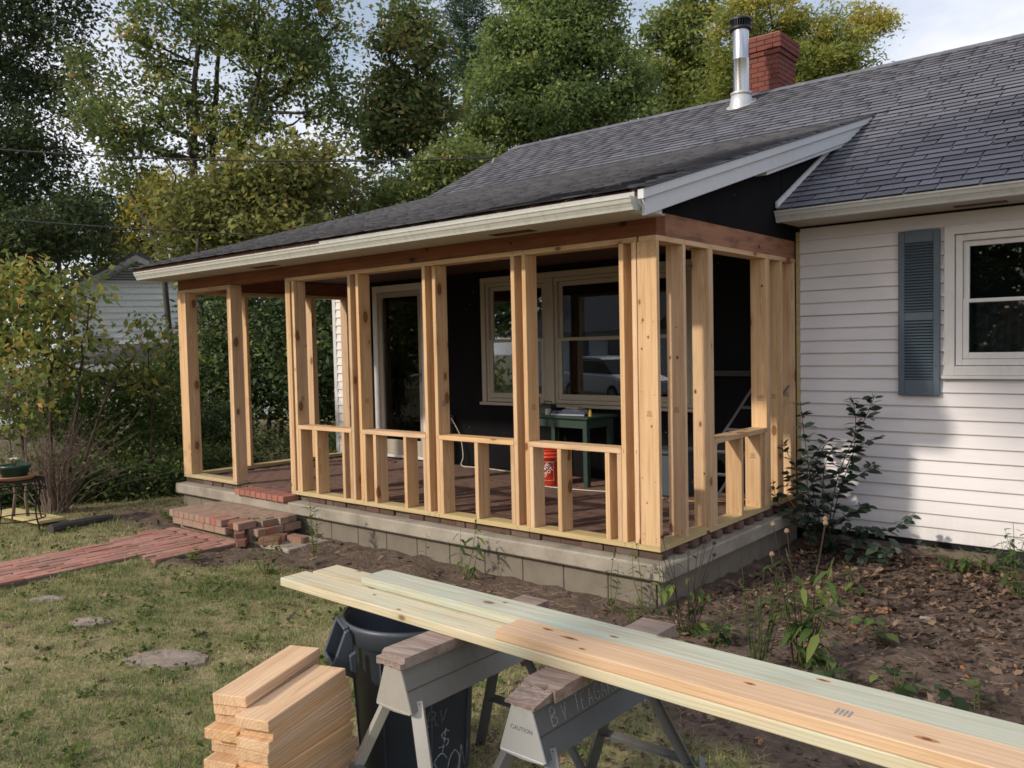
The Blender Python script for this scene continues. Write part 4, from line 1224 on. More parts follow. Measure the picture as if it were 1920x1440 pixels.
str_ = [brick_mesh('brick', 0.197, 0.095, 0.068, M['brick_step'], s + 9) for s in range(5)]
def put(me, parent, off, loc, rz=0.0, rx=0.0, ry=0.0, name='brick'):
    return obj(name, me, parent, Vector(loc) + off, (rx, ry, rz))
for k in range(13):                                         # top course: headers in front
    x = -5.365 + k * 0.1005
    if k in (10, 11): continue                                # broken away
    put(hdr[k % 5], stp, so_, (x, -0.635, -0.226), rr.uniform(-0.02, 0.02))
for r in range(4):                                          # rest of the top: stretchers
    for k in range(7):
        x = -5.32 + k * 0.2015 + (r % 2) * 0.1
        if x > -4.02: continue
        if k >= 6 and r == 0: continue
        put(str_[(k + r) % 5], stp, so_, (x, -0.487 + r * 0.1, -0.228 + rr.uniform(-0.002, 0.003)), rr.uniform(-0.015, 0.015))
for k in range(6):                                          # lower course
    x = -5.27 + k * 0.2015
    if k == 5: continue
    put(str_[k % 5], stp, so_, (x, -0.672, -0.300), rr.uniform(-0.02, 0.02))
for r in range(5):
    put(str_[r % 5], stp, so_, (-4.10, -0.55 + r * 0.1, -0.300), rr.uniform(-0.05, 0.05))
    put(hdr[r % 5], stp, so_, (-5.36, -0.56 + r * 0.1, -0.300), math.pi / 2 + rr.uniform(-0.03, 0.03))
o = MB().box(-5.385, -4.10, -0.625, -0.115, -0.40, -0.231).box(-5.39, -4.42, -0.66, -0.115, -0.230, -0.1685).box(-4.419, -4.06, -0.50, -0.115, -0.230, -0.1685).build('core', M['mortar_brown'], stp); o.location = so_
o = MB().box(-4.5, -3.52, -0.60, -0.13, -0.40, -0.352).build('pad', M['concrete'], stp, bevel=0.01); o.location = so_
lb = [brick_mesh('loose_brick', 0.20, 0.095, 0.062, M['brick_loose'], s + 20, 0.012) for s in range(4)]
for i, (x, y, z, rz, ry, rx, lab) in enumerate([
        (-4.10, -0.70, -0.355, -0.75, 0.05, 0.0, 'broken dark brick lying under the propped one by the step'),
        (-4.155, -0.685, -0.288, -0.62, 0.18, 0.12, 'pale topped brick propped at the broken corner of the step'),
        (-3.86, -0.56, -0.352, 0.62, 0.0, 0.03, 'dark red brick lying flat beside the broken step'),
        (-3.93, -0.44, -0.352, 0.70, 0.0, 0.0, 'dark brick half hidden between the step and the flat red one'),
        (-4.30, -0.60, -0.228, 0.60, -0.12, 0.25, 'broken brick tilted in the gap of the step edge'),
        (-3.70, -0.36, -0.352, 0.15, 0.06, 0.0, 'pale chipped brick lying off the right end of the step')]):
    tag(obj('loose_brick', lb[i % 4], None, (x, y, z), (rx, ry, rz)), lab, 'brick', 'loose bricks by the step')

pth = thing('brick_path', 'worn red brick path leading to the porch step', 'path', (-4.8, -1.6, GZ))
pth['kind'] = 'structure'
del pth['label'], pth['category']
po = Vector((4.8, 1.6, -GZ))
pbm = [brick_mesh('brick', 0.0885, 0.190, 0.06, M['brick_path'], s + 40, 0.005) for s in range(6)]
pbx = [brick_mesh('brick', 0.197, 0.092, 0.06, M['brick_path'], s + 50, 0.005) for s in range(6)]
n_ = 0
for c in range(8):
    x = -5.17 + c * 0.0985
    yy = -0.86 - (c % 2) * 0.10
    while yy > -5.0:
        put(pbm[n_ % 6], pth, po, (x, yy, -0.398 + rr.uniform(-0.004, 0.004)), rr.uniform(-0.018, 0.018), rr.uniform(-0.01, 0.01), rr.uniform(-0.015, 0.015)); n_ += 1
        yy -= 0.2015
for c in range(3):                                           # wider part by the step
    x = -4.372 + c * 0.0985
    yy = -0.84 - (c % 2) * 0.1
    while yy > -1.45:
        put(pbm[n_ % 6], pth, po, (x, yy, -0.398 + rr.uniform(-0.004, 0.003)), rr.uniform(-0.03, 0.03)); n_ += 1
        yy -= 0.2015
for c in range(2):
    x = -5.275 - c * 0.0985
    yy = -0.90 - c * 0.08
    while yy > -1.32 + c * 0.15:
        put(pbm[n_ % 6], pth, po, (x, yy, -0.398 + rr.uniform(-0.004, 0.003)), rr.uniform(-0.03, 0.03)); n_ += 1
        yy -= 0.2015
for k in range(6):
    put(pbx[k], pth, po, (-5.25 + k * 0.2, -0.765, -0.400), rr.uniform(-0.03, 0.03))
o = MB().box(-5.22, -4.43, -5.0, -0.72, -0.46, -0.352).build('sand_bed', M['mortar_dark'], pth); o.location = po
o = MB().box(-4.429, -4.13, -1.52, -0.72, -0.46, -0.3525).build('sand_bed', M['mortar_dark'], pth); o.location = po

# stepping stones and bits lying on the grass
def slab_stone(name, c, rx, ry, rz, h, label, cat='stepping stone', seed=1, mat='stone', group=None):
    q = random.Random(seed)
    n = 26
    m = MB()
    ring = [(rx * q.uniform(0.84, 1.06) * math.cos(2 * math.pi * i / n), ry * q.uniform(0.80, 1.08) * math.sin(2 * math.pi * i / n)) for i in range(n)]
    m.v = [(a_ * 1.04, b_ * 1.04, -0.03) for a_, b_ in ring] + [(a_, b_, h + q.uniform(-0.004, 0.004)) for a_, b_ in ring] + [(a_ * 0.5, b_ * 0.5, h + q.uniform(0, 0.008)) for a_, b_ in ring] + [(0, 0, h + 0.004)]
    for i in range(n):
        j = (i + 1) % n
        m.f += [(i, j, n + j, n + i), (n + i, n + j, 2 * n + j, 2 * n + i), (2 * n + i, 2 * n + j, 3 * n)]
    o = m.build(name, M[mat], None, loc=c)
    o.rotation_euler.z = rz
    return tag(o, label, cat, group)
slab_stone('stepping_stone', (-1.86, -2.62, GZ + 0.004), 0.27, 0.15, 0.55, 0.010, 'largest flat stepping stone, nearest the lumber stack', seed=3, group='stepping stones in the lawn')
slab_stone('stepping_stone', (-2.96, -2.60, GZ + 0.004), 0.15, 0.10, 0.4, 0.012, 'middle stepping stone, half grown over by grass', seed=5, group='stepping stones in the lawn')
slab_stone('stepping_stone', (-3.78, -2.55, GZ + 0.004), 0.15, 0.09, 0.5, 0.012, 'farthest stepping stone, near the brick path', seed=8, group='stepping stones in the lawn')
slab_stone('flat_paver', (0.92, -1.02, GZ + 0.02), 0.14, 0.10, 0.2, 0.03, 'pale flat paver in the dirt behind the long boards', 'paver', seed=12, mat='concrete')
slab_stone('flat_paver', (1.535, 0.741, -0.380), 0.05, 0.04, 0.2, 0.02, 'small white stone among the dead leaves by the siding', 'stone', seed=13, mat='concrete')
# ------------------------------------------------------------------ long boards on the sawhorses
def long_board(x0, x1, y0, y1, z0, mat, label, tilt=-0.0105, bow=0.0):
    L_ = x1 - x0
    n = 14
    m = MB()
    w_ = y1 - y0
    for i in range(n + 1):
        x = -L_ / 2 + L_ * i / n
        b = -bow * (x / (L_ / 2)) ** 2
        m.v += [(x, -w_ / 2, b), (x, w_ / 2, b), (x, w_ / 2, T + b), (x, -w_ / 2, T + b)]
    for i in range(n):
        k = 4 * i
        for j in range(4):
            m.f.append((k + j, k + 4 + j, k + 4 + (j + 1) % 4, k + (j + 1) % 4))
    m.f += [(0, 1, 2, 3), (4 * n + 3, 4 * n + 2, 4 * n + 1, 4 * n)]
    o = m.build('long_board', mat, None, bevel=0.003)
    o.matrix_local = Matrix.Translation(((x0 + x1) / 2, (y0 + y1) / 2, z0 + tilt * (L_ / 2))) @ Matrix.Rotation(-tilt, 4, 'Y')
    return tag(o, label, 'board', 'long boards across the sawhorses')
def zb_(x): return 0.374 - 0.0105 * (x + 0.36)
B1 = long_board(-0.365, 3.30, -2.829, -2.684, zb_(-0.365), M['treated'], 'lower front long board, its left end reaching farthest out')
B2 = long_board(-0.335, 3.33, -2.670, -2.524, zb_(-0.335), M['treated'], 'lower back long board, pale yellow end showing behind the front one')
B3 = long_board(0.027, 3.60, -2.677, -2.523, zb_(0.027) + 0.0385, M['treated_green'], 'upper back long board with a green tinge')
B4 = long_board(0.945, 3.45, -2.822, -2.674, zb_(0.945) + 0.0385, M['pine_pink'], 'upper front long board of pinkish pine with knots')
m = MB()
for k in range(4):
    m.box(0.012 * k, 0.012 * k + 0.006, -0.02, 0.02, 0, 0.0005)
m.build('ink_mark', M['stamp_mark'], B4, matrix=Matrix.Translation((-0.07, 0.005, T + 0.0006)))
for i, (u, v, a_, b_) in enumerate(((0.155, 0.035, 0.026, 0.008), (0.27, 0.012, 0.038, 0.009), (0.36, -0.045, 0.015, 0.006), (0.92, 0.03, 0.02, 0.008), (1.42, -0.02, 0.03, 0.010))):
    knot(B4, (-1.2525 + u, v, T + 0.0004), 'z', a_, b_, 0.5, seed=50 + i)
for i, (u, v, a_, b_) in enumerate(((0.75, 0.03, 0.016, 0.007), (1.3, -0.03, 0.02, 0.007), (2.0, 0.04, 0.022, 0.008))):
    knot(B3, (-1.7865 + u, v, T + 0.0004), 'z', a_, b_, 0.5, seed=60 + i)
for i, (u, v, a_, b_) in enumerate(((0.55, 0.02, 0.012, 0.006), (0.78, -0.05, 0.015, 0.006))):
    knot(B1, (-1.8325 + u, v, T + 0.0004), 'z', a_, b_, 0.5, seed=70 + i)
# ------------------------------------------------------------------ sawhorses
STROKES = {
 'B': [[(0, 0), (0, 1), (.5, .95), (.55, .7), (.05, .52), (.6, .4), (.6, .1), (0, 0)]], '.': [[(.1, 0), (.14, .05)]], 'V': [[(0, 1), (.3, 0), (.6, 1)]],
 'T': [[(0, 1), (.7, .98)], [(.35, 1), (.33, 0)]], 'E': [[(.55, 1), (0, .95), (0, 0), (.6, .03)], [(0, .5), (.45, .52)]], 'A': [[(0, 0), (.3, 1), (.6, 0)], [(.1, .35), (.5, .37)]],
 'G': [[(.6, .85), (.35, 1), (.05, .75), (.02, .25), (.3, 0), (.6, .15), (.6, .45), (.38, .45)]], 'R': [[(0, 0), (.02, 1), (.5, .92), (.5, .6), (.05, .5), (.6, 0)]],
 'D': [[(0, 0), (.02, 1), (.45, .85), (.6, .5), (.45, .12), (0, 0)]], 'N': [[(0, 0), (.04, 1), (.5, .02), (.56, 1)]], 'S': [[(.56, .82), (.32, 1), (.06, .82), (.12, .60), (.46, .42), (.55, .18), (.28, 0), (0, .14)]],
 'O': [[(.3, 1), (.05, .75), (0, .35), (.25, 0), (.5, .2), (.58, .65), (.3, 1)]], '$': [[(.62, .80), (.35, .88), (.08, .72), (.25, .52), (.58, .40), (.5, .15), (0, .10)], [(.38, 1.08), (.26, -.12)]],
 'C': [[(.55, .85), (.3, 1), (.02, .6), (.05, .2), (.3, 0), (.55, .12)]], 'U': [[(0, 1), (.05, .15), (.3, 0), (.52, .15), (.55, 1)]], 'I': [[(.15, 1), (.15, 0)]], ' ': []}
def scrawl(text, h, fn, r, jit=0.03, adv=0.78, seed=1):
    """hand-drawn strokes; fn maps (u, v) on the surface to a point"""
    q = random.Random(seed); m = MB(); u = 0.0
    for ch_ in text:
        for st in STROKES[ch_]:
            pts = [(u + (a_ + 0.12 * b_ + q.uniform(-jit, jit)) * h * 0.8, (b_ + q.uniform(-jit, jit)) * h) for a_, b_ in st]
            P_ = [fn(*p) for p in pts]
            m.tube(cat_curve(P_, 4) if len(P_) > 4 else P_, r, 4)
        u += adv * h * (0.42 if ch_ in '. I' else 1.0)
    return m
def bar(m, p, q, w, t, face):
    """L-section leg from p to q; face = outward direction of the wide flange"""
    p, q = Vector(p), Vector(q)
    d = (q - p).normalized(); f_ = Vector(face); s_ = d.cross(f_).normalized(); f_ = s_.cross(d).normalized()
    for (a0, a1, b0, b1) in ((-w / 2, w / 2, -t, 0), (-w / 2, -w / 2 + t, -w * 0.7, -t)):
        vs = []
        for e in (p, q):
            for a_, b_ in ((a0, b0), (a1, b0), (a1, b1), (a0, b1)):
                vs.append(e + s_ * a_ + f_ * b_)
        m.add(vs, [(0, 1, 2, 3), (7, 6, 5, 4), (0, 4, 5, 1), (1, 5, 6, 2), (2, 6, 7, 3), (3, 7, 4, 0)])
    return m
def sawhorse(x, ynear, label, dark, ztop, txt, mirror=1, broken=False, seed=1):
    LEN = 0.70
    t = thing('sawhorse', label, 'sawhorse', (x, ynear, GZ), 0, 'metal sawhorses under the long boards')
    H = ztop - GZ
    hb = H - 0.038
    side_m = M['horse_dark'] if dark else M['horse_grey']
    plate_m = M['galv'] if dark else M['horse_plate']
    prof = [(0.038, hb - 0.002), (0.066, hb - 0.085), (0.060, hb - 0.094), (0.092, hb - 0.158)]
    for s in (-1, 1):
        m = MB()
        pp = [(s * a_, b_) for a_, b_ in prof] + [(s * (a_ - 0.004), b_) for a_, b_ in reversed(prof)]
        m.prism(pp, 1, 0.004, LEN)
        pn = m.build('side_panel', side_m, t)
        for yy in (0.045, LEN - 0.05):
            MB().lathe([(0.0, 0.005), (0.006, 0.004), (0.008, 0.0)], sides=8).build('rivet', M['iron'], pn, matrix=Matrix.Translation((s * 0.085, yy, hb - 0.140)) @ Matrix.Rotation(s * math.pi / 2, 4, 'Y'))
        if s == 1 and txt:
            y0, h_, body = txt
            def fn(u, v, y0=y0):
                zz_ = hb - 0.078 + v
                k = (hb - 0.002 - zz_) / 0.083
                return (0.038 + 0.028 * k + 0.0008, y0 + u, zz_)
            scrawl(body, h_, fn, 0.0011 if dark else 0.0009, seed=seed).build('scrawl', M['chalk'] if dark else M['chalk_faint'], pn)
    for yy in (0.0, LEN):
        m = MB()
        m.prism([(-0.040, hb - 0.001), (0.040, hb - 0.001), (0.094, hb - 0.160), (0.06, hb - 0.169), (0, hb - 0.172), (-0.06, hb - 0.169), (-0.094, hb - 0.160)], 1, yy - 0.005, yy + 0.003)
        m.box(-0.088, 0.088, yy - 0.008, yy - 0.0055, hb - 0.165, hb - 0.158)
        ep = m.build('end_plate', plate_m, t, bevel=0.002)
        if dark and yy == 0.0:
            vs, fs = text_mesh('CAUTION', 0.020)
            e = MB(); e.add([(a_, 0, b_) for a_, b_, c_ in vs], fs)
            e.build('embossed_word', M['horse_dark'], ep, matrix=Matrix.Translation((0, -0.0054, hb - 0.075)))
    legm = M['leg_dark'] if dark else M['horse_plate']
    for sx in (-1, 1):
        for sy, y0, y1 in ((-1, 0.035, -0.10), (1, LEN - 0.035, LEN + 0.10)):
            bar(MB(), (sx * 0.075, y0, hb - 0.13), (sx * 0.325, y1, 0.0), 0.046, 0.003, (sx * 0.6, sy * 0.8, 0.2)).build('leg', legm if sy < 0 else M['leg_dark'], t)
    for y0, y1 in ((0.0, -0.05), (LEN, LEN + 0.05)):
        yy = y1
        bar(MB(), (-0.205, yy, 0.28), (0.205, yy, 0.28), 0.03, 0.003, (0, -1 if y0 == 0 else 1, 0)).build('cross_brace', M['leg_dark'], t)
    if not broken:
        m = MB()
        out = [(-0.07, 0.012), (-0.055, 0.0), (-0.03, 0.010), (-0.015, 0.002), (0.01, 0.012), (0.03, 0.0), (0.05, 0.008), (0.07, 0.0), (0.07, 0.86), (-0.07, 0.86)]
        m.prism([(a_, b_ - 0.03) for a_, b_ in out], 2, hb, hb + 0.020)
        out2 = [(-0.07, 0.05), (-0.05, 0.022), (-0.032, 0.03), (-0.02, 0.018), (0.012, 0.03), (0.034, 0.012), (0.07, 0.022), (0.07, 0.86), (-0.07, 0.86)]
        m.prism([(a_, b_ - 0.03) for a_, b_ in out2], 2, hb + 0.0201, hb + 0.038)
        m.build('cap_board', M['weathered'], t)
    else:
        m = MB()
        m.prism([(-0.075, 0.10), (-0.02, 0.085), (0.02, 0.11), (0.075, 0.075), (0.075, 0.86), (-0.075, 0.86)], 2, hb, hb + 0.038)
        m.prism([(-0.06, 0.16), (-0.01, 0.125), (0.05, 0.15), (0.074, 0.13), (0.074, 0.86), (-0.074, 0.86)], 2, hb + 0.0381, hb + 0.041)
        m.build('cap_board', M['weathered'], t)
        m = MB()                                              # split sliver left at the end
        n = 7
        for i in range(n + 1):
            a_ = -0.062 + 0.12 * i / n
            j = 0.004 * math.sin(i * 2.3)
            m.v += [(a_, -0.012 + j, hb), (a_, -0.012 + j, hb + 0.008 + abs(j)), (a_, 0.084, hb + 0.031 + j), (a_, 0.088, hb)]
        for i in range(n):
            k = 4 * i
            for j in range(4):
                m.f.append((k + j, k + (j + 1) % 4, k + 4 + (j + 1) % 4, k + 4 + j))
        m.f += [(3, 2, 1, 0), (4 * n, 4 * n + 1, 4 * n + 2, 4 * n + 3)]
        m.build('split_end', M['weathered'], t)
    return t
S1 = sawhorse(0.677, -3.075, 'left sawhorse with tan grey sides and a whole weathered wooden cap', False, 0.3615, (0.10, 0.040, 'TEAGARDEN'), seed=3)
S2 = sawhorse(1.257, -3.055, 'right dark grey sawhorse with a split wooden cap and chalked name', True, 0.3555, (0.075, 0.050, 'B.V. TEAGARDEN'), broken=True, seed=5)
lb_ = MB(); bar(lb_, (0.21, 0.80, 0.28), (0.42, 0.42, 0.02), 0.036, 0.003, (0.6, 0.3, 0.6))
lb_.build('loose_strap', M['leg_dark'], S2)['label'] = 'loose brace strap hanging from the far legs'

# ------------------------------------------------------------------ rubbish bin
can = thing('trash_can', 'dark grey plastic rubbish bin with chalk letters behind the left sawhorse', 'trash can', (0.245, -2.575, GZ))
body = MB().lathe([(0, 0.0), (0.225, 0.0), (0.235, 0.012), (0.272, 0.60), (0.292, 0.605), (0.298, 0.66), (0.308, 0.675), (0.304, 0.69), (0.292, 0.69), (0.286, 0.67), (0.262, 0.60), (0.228, 0.03), (0, 0.03)], sides=64).build('body', M['can_plastic'], can, smooth=True)
q0 = math.radians(-90)
for k in range(40):
    t = 2 * math.pi * k / 40
    if k % 5 == 0:
        m = MB(); m.box(0.0, 0.006, -0.004, 0.004, 0.03, 0.59)
        m.build('rib', M['can_plastic'], can, matrix=Matrix.Rotation(t + 0.3, 4, 'Z') @ Matrix.Translation((0.2355, 0, 0)) @ Matrix.Rotation(math.radians(3.55), 4, 'Y'))
def can_handle(ang):
    m = MB()
    for s in (-1, 1):
        yy0, yy1 = (s * 0.085, s * 0.105)
        m.prism([(0.285, 0.64), (0.285, 0.47), (0.36, 0.515), (0.372, 0.535), (0.318, 0.672), (0.30, 0.68)], 1, min(yy0, yy1), max(yy0, yy1))
        m.prism([(0.28, 0.60), (0.28, 0.50), (0.305, 0.52), (0.31, 0.585)], 1, s * 0.135 - 0.012, s * 0.135 + 0.012)
    m.prism([(0.334, 0.492), (0.364, 0.508), (0.376, 0.535), (0.366, 0.545), (0.352, 0.520), (0.33, 0.505)], 1, -0.084, 0.084)
    m.prism([(0.296, 0.655), (0.318, 0.668), (0.322, 0.684), (0.296, 0.689)], 1, -0.084, 0.084)
    return m.build('handle', M['can_plastic'], can, bevel=0.004, matrix=Matrix.Rotation(ang, 4, 'Z'))
can_handle(math.radians(243)); can_handle(math.radians(63))
view_ang = math.atan2(CAM.y + 2.575, CAM.x - 0.245)
def can_fn(a0, z0):
    def fn(u, v):
        z = z0 + v
        r_ = 0.235 + (z - 0.012) * 0.0629 + 0.0012
        t = a0 + u / r_
        return (r_ * math.cos(t), r_ * math.sin(t), z)
    return fn
scrawl('$', 0.085, can_fn(view_ang + 0.40, 0.165), 0.0024, seed=8).build('scrawl', M['chalk'], can)
scrawl('SON', 0.135, can_fn(view_ang + 0.26, 0.010), 0.0022, seed=9, adv=0.52).build('scrawl', M['chalk'], can)
scrawl('B.V.', 0.06, can_fn(view_ang + 0.20, 0.275), 0.0014, seed=10, adv=0.6).build('scrawl', M['chalk_faint'], can)

# ------------------------------------------------------------------ stack of short boards
sb_mesh = [MB().box(-l_ / 2, l_ / 2, -0.07, 0.07, -T / 2, T / 2).mesh('short_board', M['pine_fresh']) for l_ in (0.493, 0.50, 0.487)]
ORD = ['topmost', 'second', 'third', 'fourth', 'fifth', 'sixth', 'seventh', 'eighth', 'ninth', 'tenth', 'eleventh', 'twelfth', 'thirteenth', 'fourteenth', 'fifteenth', 'sixteenth']
q = random.Random(21)
for cname, c0, ang, top, n in (('left', (0.167, -3.248), 112.4, 0.240, 16), ('right', (0.331, -3.257), 109.7, 0.2005, 15)):
    dir_ = Vector((math.cos(math.radians(ang)), math.sin(math.radians(ang)), 0))
    nrm = Vector((-dir_.y, dir_.x, 0))
    for k in range(n):
        da = 0 if k == 0 else q.uniform(-2.0, 2.0) - (1.3 * k if cname == 'right' else 0.5 * k)
        off = dir_ * (0 if k == 0 else q.uniform(-0.030, 0.022)) + nrm * (0 if k == 0 else q.uniform(-0.008, 0.008) + (0.0035 * k if cname == 'left' else -0.0015 * k))
        z = top - T / 2 - k * 0.03855
        o = obj('short_board', sb_mesh[(k * 2 + (cname == 'left')) % 3], None, (c0[0] + off.x, c0[1] + off.y, z), (q.uniform(-0.004, 0.004), 0, math.radians(ang + da)))
        bv = o.modifiers.new('bevel', 'BEVEL'); bv.width = 0.002; bv.segments = 1
        lab = ('%s short pine board from the top in the %s column of the stack' % (ORD[k], cname)) if k else ('topmost short pine board of the %s column, %s' % (cname, 'highest of the whole stack' if cname == 'left' else 'just below its neighbour'))
        tag(o, lab, 'board', 'short pine offcuts stacked in two columns')

# ------------------------------------------------------------------ plant stand with a pot, board and hose on the grass
px0 = (-6.83, -1.67)
ps = thing('plant_stand', 'rusty wire plant stand at the left edge of the lawn', 'plant stand', (px0[0], px0[1], GZ))
H_ = 0.53
for k in range(4):
    t = math.radians(20 + 90 * k)
    c_, s_ = math.cos(t), math.sin(t)
    MB().tube(cat_curve([(0.26 * c_, 0.26 * s_, H_), (0.275 * c_, 0.275 * s_, H_ - 0.12), (0.25 * c_, 0.25 * s_, 0.2), (0.30 * c_, 0.30 * s_, 0.0)], 5), 0.008, 6).build('leg', M['iron'], ps, smooth=True)
for r_, z_ in ((0.26, H_), (0.255, H_ - 0.10), (0.255, 0.12)):
    MB().tube([(r_ * math.cos(2 * math.pi * i / 24), r_ * math.sin(2 * math.pi * i / 24), z_) for i in range(25)], 0.007, 5, cap=False).build('ring', M['iron'], ps)
for k in range(7):
    xx = -0.21 + k * 0.07
    yy = math.sqrt(0.26 ** 2 - xx ** 2)
    MB().tube([(xx, -yy, H_), (xx, yy, H_)], 0.005, 5).build('slat', M['iron'], ps)
for k in range(12):
    t = 2 * math.pi * k / 12
    pts = [(0.257 * math.cos(t + 0.26 * f_), 0.257 * math.sin(t + 0.26 * f_), H_ - 0.05 + 0.045 * math.sin(f_ * 6.28)) for f_ in (0, .25, .5, .75, 1, 1.25)]
    MB().tube(pts, 0.004, 4).build('scroll', M['iron'], ps)
sauc = tag(MB().lathe([(0, 0), (0.17, 0), (0.20, 0.03), (0.205, 0.04), (0.19, 0.04), (0.165, 0.012), (0, 0.012)], sides=32).build('saucer', M['terracotta'], None, smooth=True, loc=(px0[0] - 0.05, px0[1], GZ + H_ + 0.008)), 'terracotta saucer under the green flower pot', 'saucer')
pot = thing('flower_pot', 'dark green flower pot with a small white flower on the wire stand', 'flower pot', (px0[0] - 0.05, px0[1], GZ + H_ + 0.021))
MB().lathe([(0, 0), (0.115, 0), (0.145, 0.11), (0.155, 0.112), (0.158, 0.14), (0.146, 0.142), (0.14, 0.12), (0, 0.118)], sides=32).build('body', M['pot_green'], pot, smooth=True)
MB().lathe([(0, 0.122), (0.139, 0.121)], sides=20).build('soil', M['soil'], pot)
m = MB()
for k in range(9):
    t = k * 2.4
    m.tube([(0, 0, 0.12), (0.03 * math.cos(t), 0.03 * math.sin(t), 0.17), (0.07 * math.cos(t), 0.07 * math.sin(t), 0.19 + 0.01 * (k % 3))], 0.002, 4)
m.build('stem', M['stem_dark'], pot)
for k in range(7):
    t = 2 * math.pi * k / 7
    mm = MB().add([(0, 0, 0.205), (0.035 * math.cos(t - 0.3), 0.035 * math.sin(t - 0.3), 0.214), (0.07 * math.cos(t), 0.07 * math.sin(t), 0.20), (0.035 * math.cos(t + 0.3), 0.035 * math.sin(t + 0.3), 0.214)], [(0, 1, 2, 3)])
    mm.build('petal', M['flower_white'], pot)
yb_ = lumber('scrap_board', None, -7.9, -6.78, -1.56, -1.27, GZ + 0.03, GZ + 0.062, M['yellow_board'])
yb_.rotation_euler.z += 0.10
tag(yb_, 'pale yellow board lying flat on the grass behind the wire stand', 'board')
hz = [(-6.319, -1.552, -0.380), (-6.374, -1.344, -0.380), (-6.402, -1.139, -0.380), (-6.420, -0.885, -0.380)]
o = tag(MB().tube([(x, y, GZ + 0.045) for x, y, z in hz], [0.05, 0.048, 0.045, 0.04], 8).build('black_pipe', M['hose']), 'short dark grey pipe lying on the grass left of the brick path', 'pipe')
o = tag(MB().tube([(x - 0.10, y + 0.06, GZ + 0.03) for x, y, z in hz], [0.032, 0.032, 0.03, 0.028], 8).build('black_pipe', M['hose']), 'thinner dark pipe half hidden behind the thick one', 'pipe')

# ------------------------------------------------------------------ overhead cables
def sag(p, q, s, n=24):
    p, q = Vector(p), Vector(q)
    return [p.lerp(q, i / n) - Vector((0, 0, s * 4 * (i / n) * (1 - i / n))) for i in range(n + 1)]
def line(name, p, q, s, r, label):
    return tag(MB().tube(sag(p, q, s), r, 5).build(name, M['wire_black']), label, 'cable')
ms_ = tag(MB().tube([(-6.600, 5.900, 4.571), (-6.547, 5.900, 4.708)], 0.016, 6).build('cable_mast', M['galv']), 'short metal service mast at the left end of the roof', 'mast')
line('power_line', (-14.717, 0.005, 5.332), (-6.547, 5.900, 4.708), 0.16, 0.013, 'upper black cable running from the left to the roof mast')
line('power_line', (-14.924, -0.237, 4.130), (-8.065, 5.464, 3.438), 0.10, 0.010, 'lower black cable crossing in front of the trees at left')
# ------------------------------------------------------------------ vegetation
def wobble(p, q, n, amp, q_):
    p, q = Vector(p), Vector(q)
    out = [p]
    for i in range(1, n):
        t = i / n
        out.append(p.lerp(q, t) + Vector((q_.uniform(-amp, amp), q_.uniform(-amp, amp), q_.uniform(-amp, amp) * 0.4)))
    out.append(q)
    return out
def crown_points(ells, n, clump_r, per, q):
    """leaf points in clumps spread through ellipsoids (x, y, z, r, rz)"""
    vol = np.array([e[3] ** 2 * e[4] for e in ells]); vol = vol ** 0.75; vol /= vol.sum()
    C = []
    ncl = max(4, n // per)
    idx = q.choice(len(ells), ncl, p=vol)
    d = q.normal(size=(ncl, 3)); d /= np.linalg.norm(d, axis=1)[:, None]
    rad = q.uniform(0.25, 1.0, ncl) ** 0.45
    E_ = np.array(ells)[idx]
    C = E_[:, :3] + d * rad[:, None] * np.stack([E_[:, 3], E_[:, 3], E_[:, 4]], 1)
    cr_ = clump_r * q.uniform(0.6, 1.35, ncl)
    k = np.repeat(np.arange(ncl), per)
    g_ = q.normal(size=(ncl * per, 3)) * 0.55
    g_[:, 2] *= 0.62
    P_ = C[k] + g_ * cr_[k][:, None]
    tint = np.clip(q.uniform(0, 1, ncl)[k] * 0.68 + q.uniform(0, 1, ncl * per) * 0.34, 0, 1)
    return P_, tint, C
def limb_mesh(m, path, r0, r1, sides=7):
    n = len(path)
    m.tube(path, [r0 + (r1 - r0) * (i / (n - 1)) ** 0.8 for i in range(n)], sides)
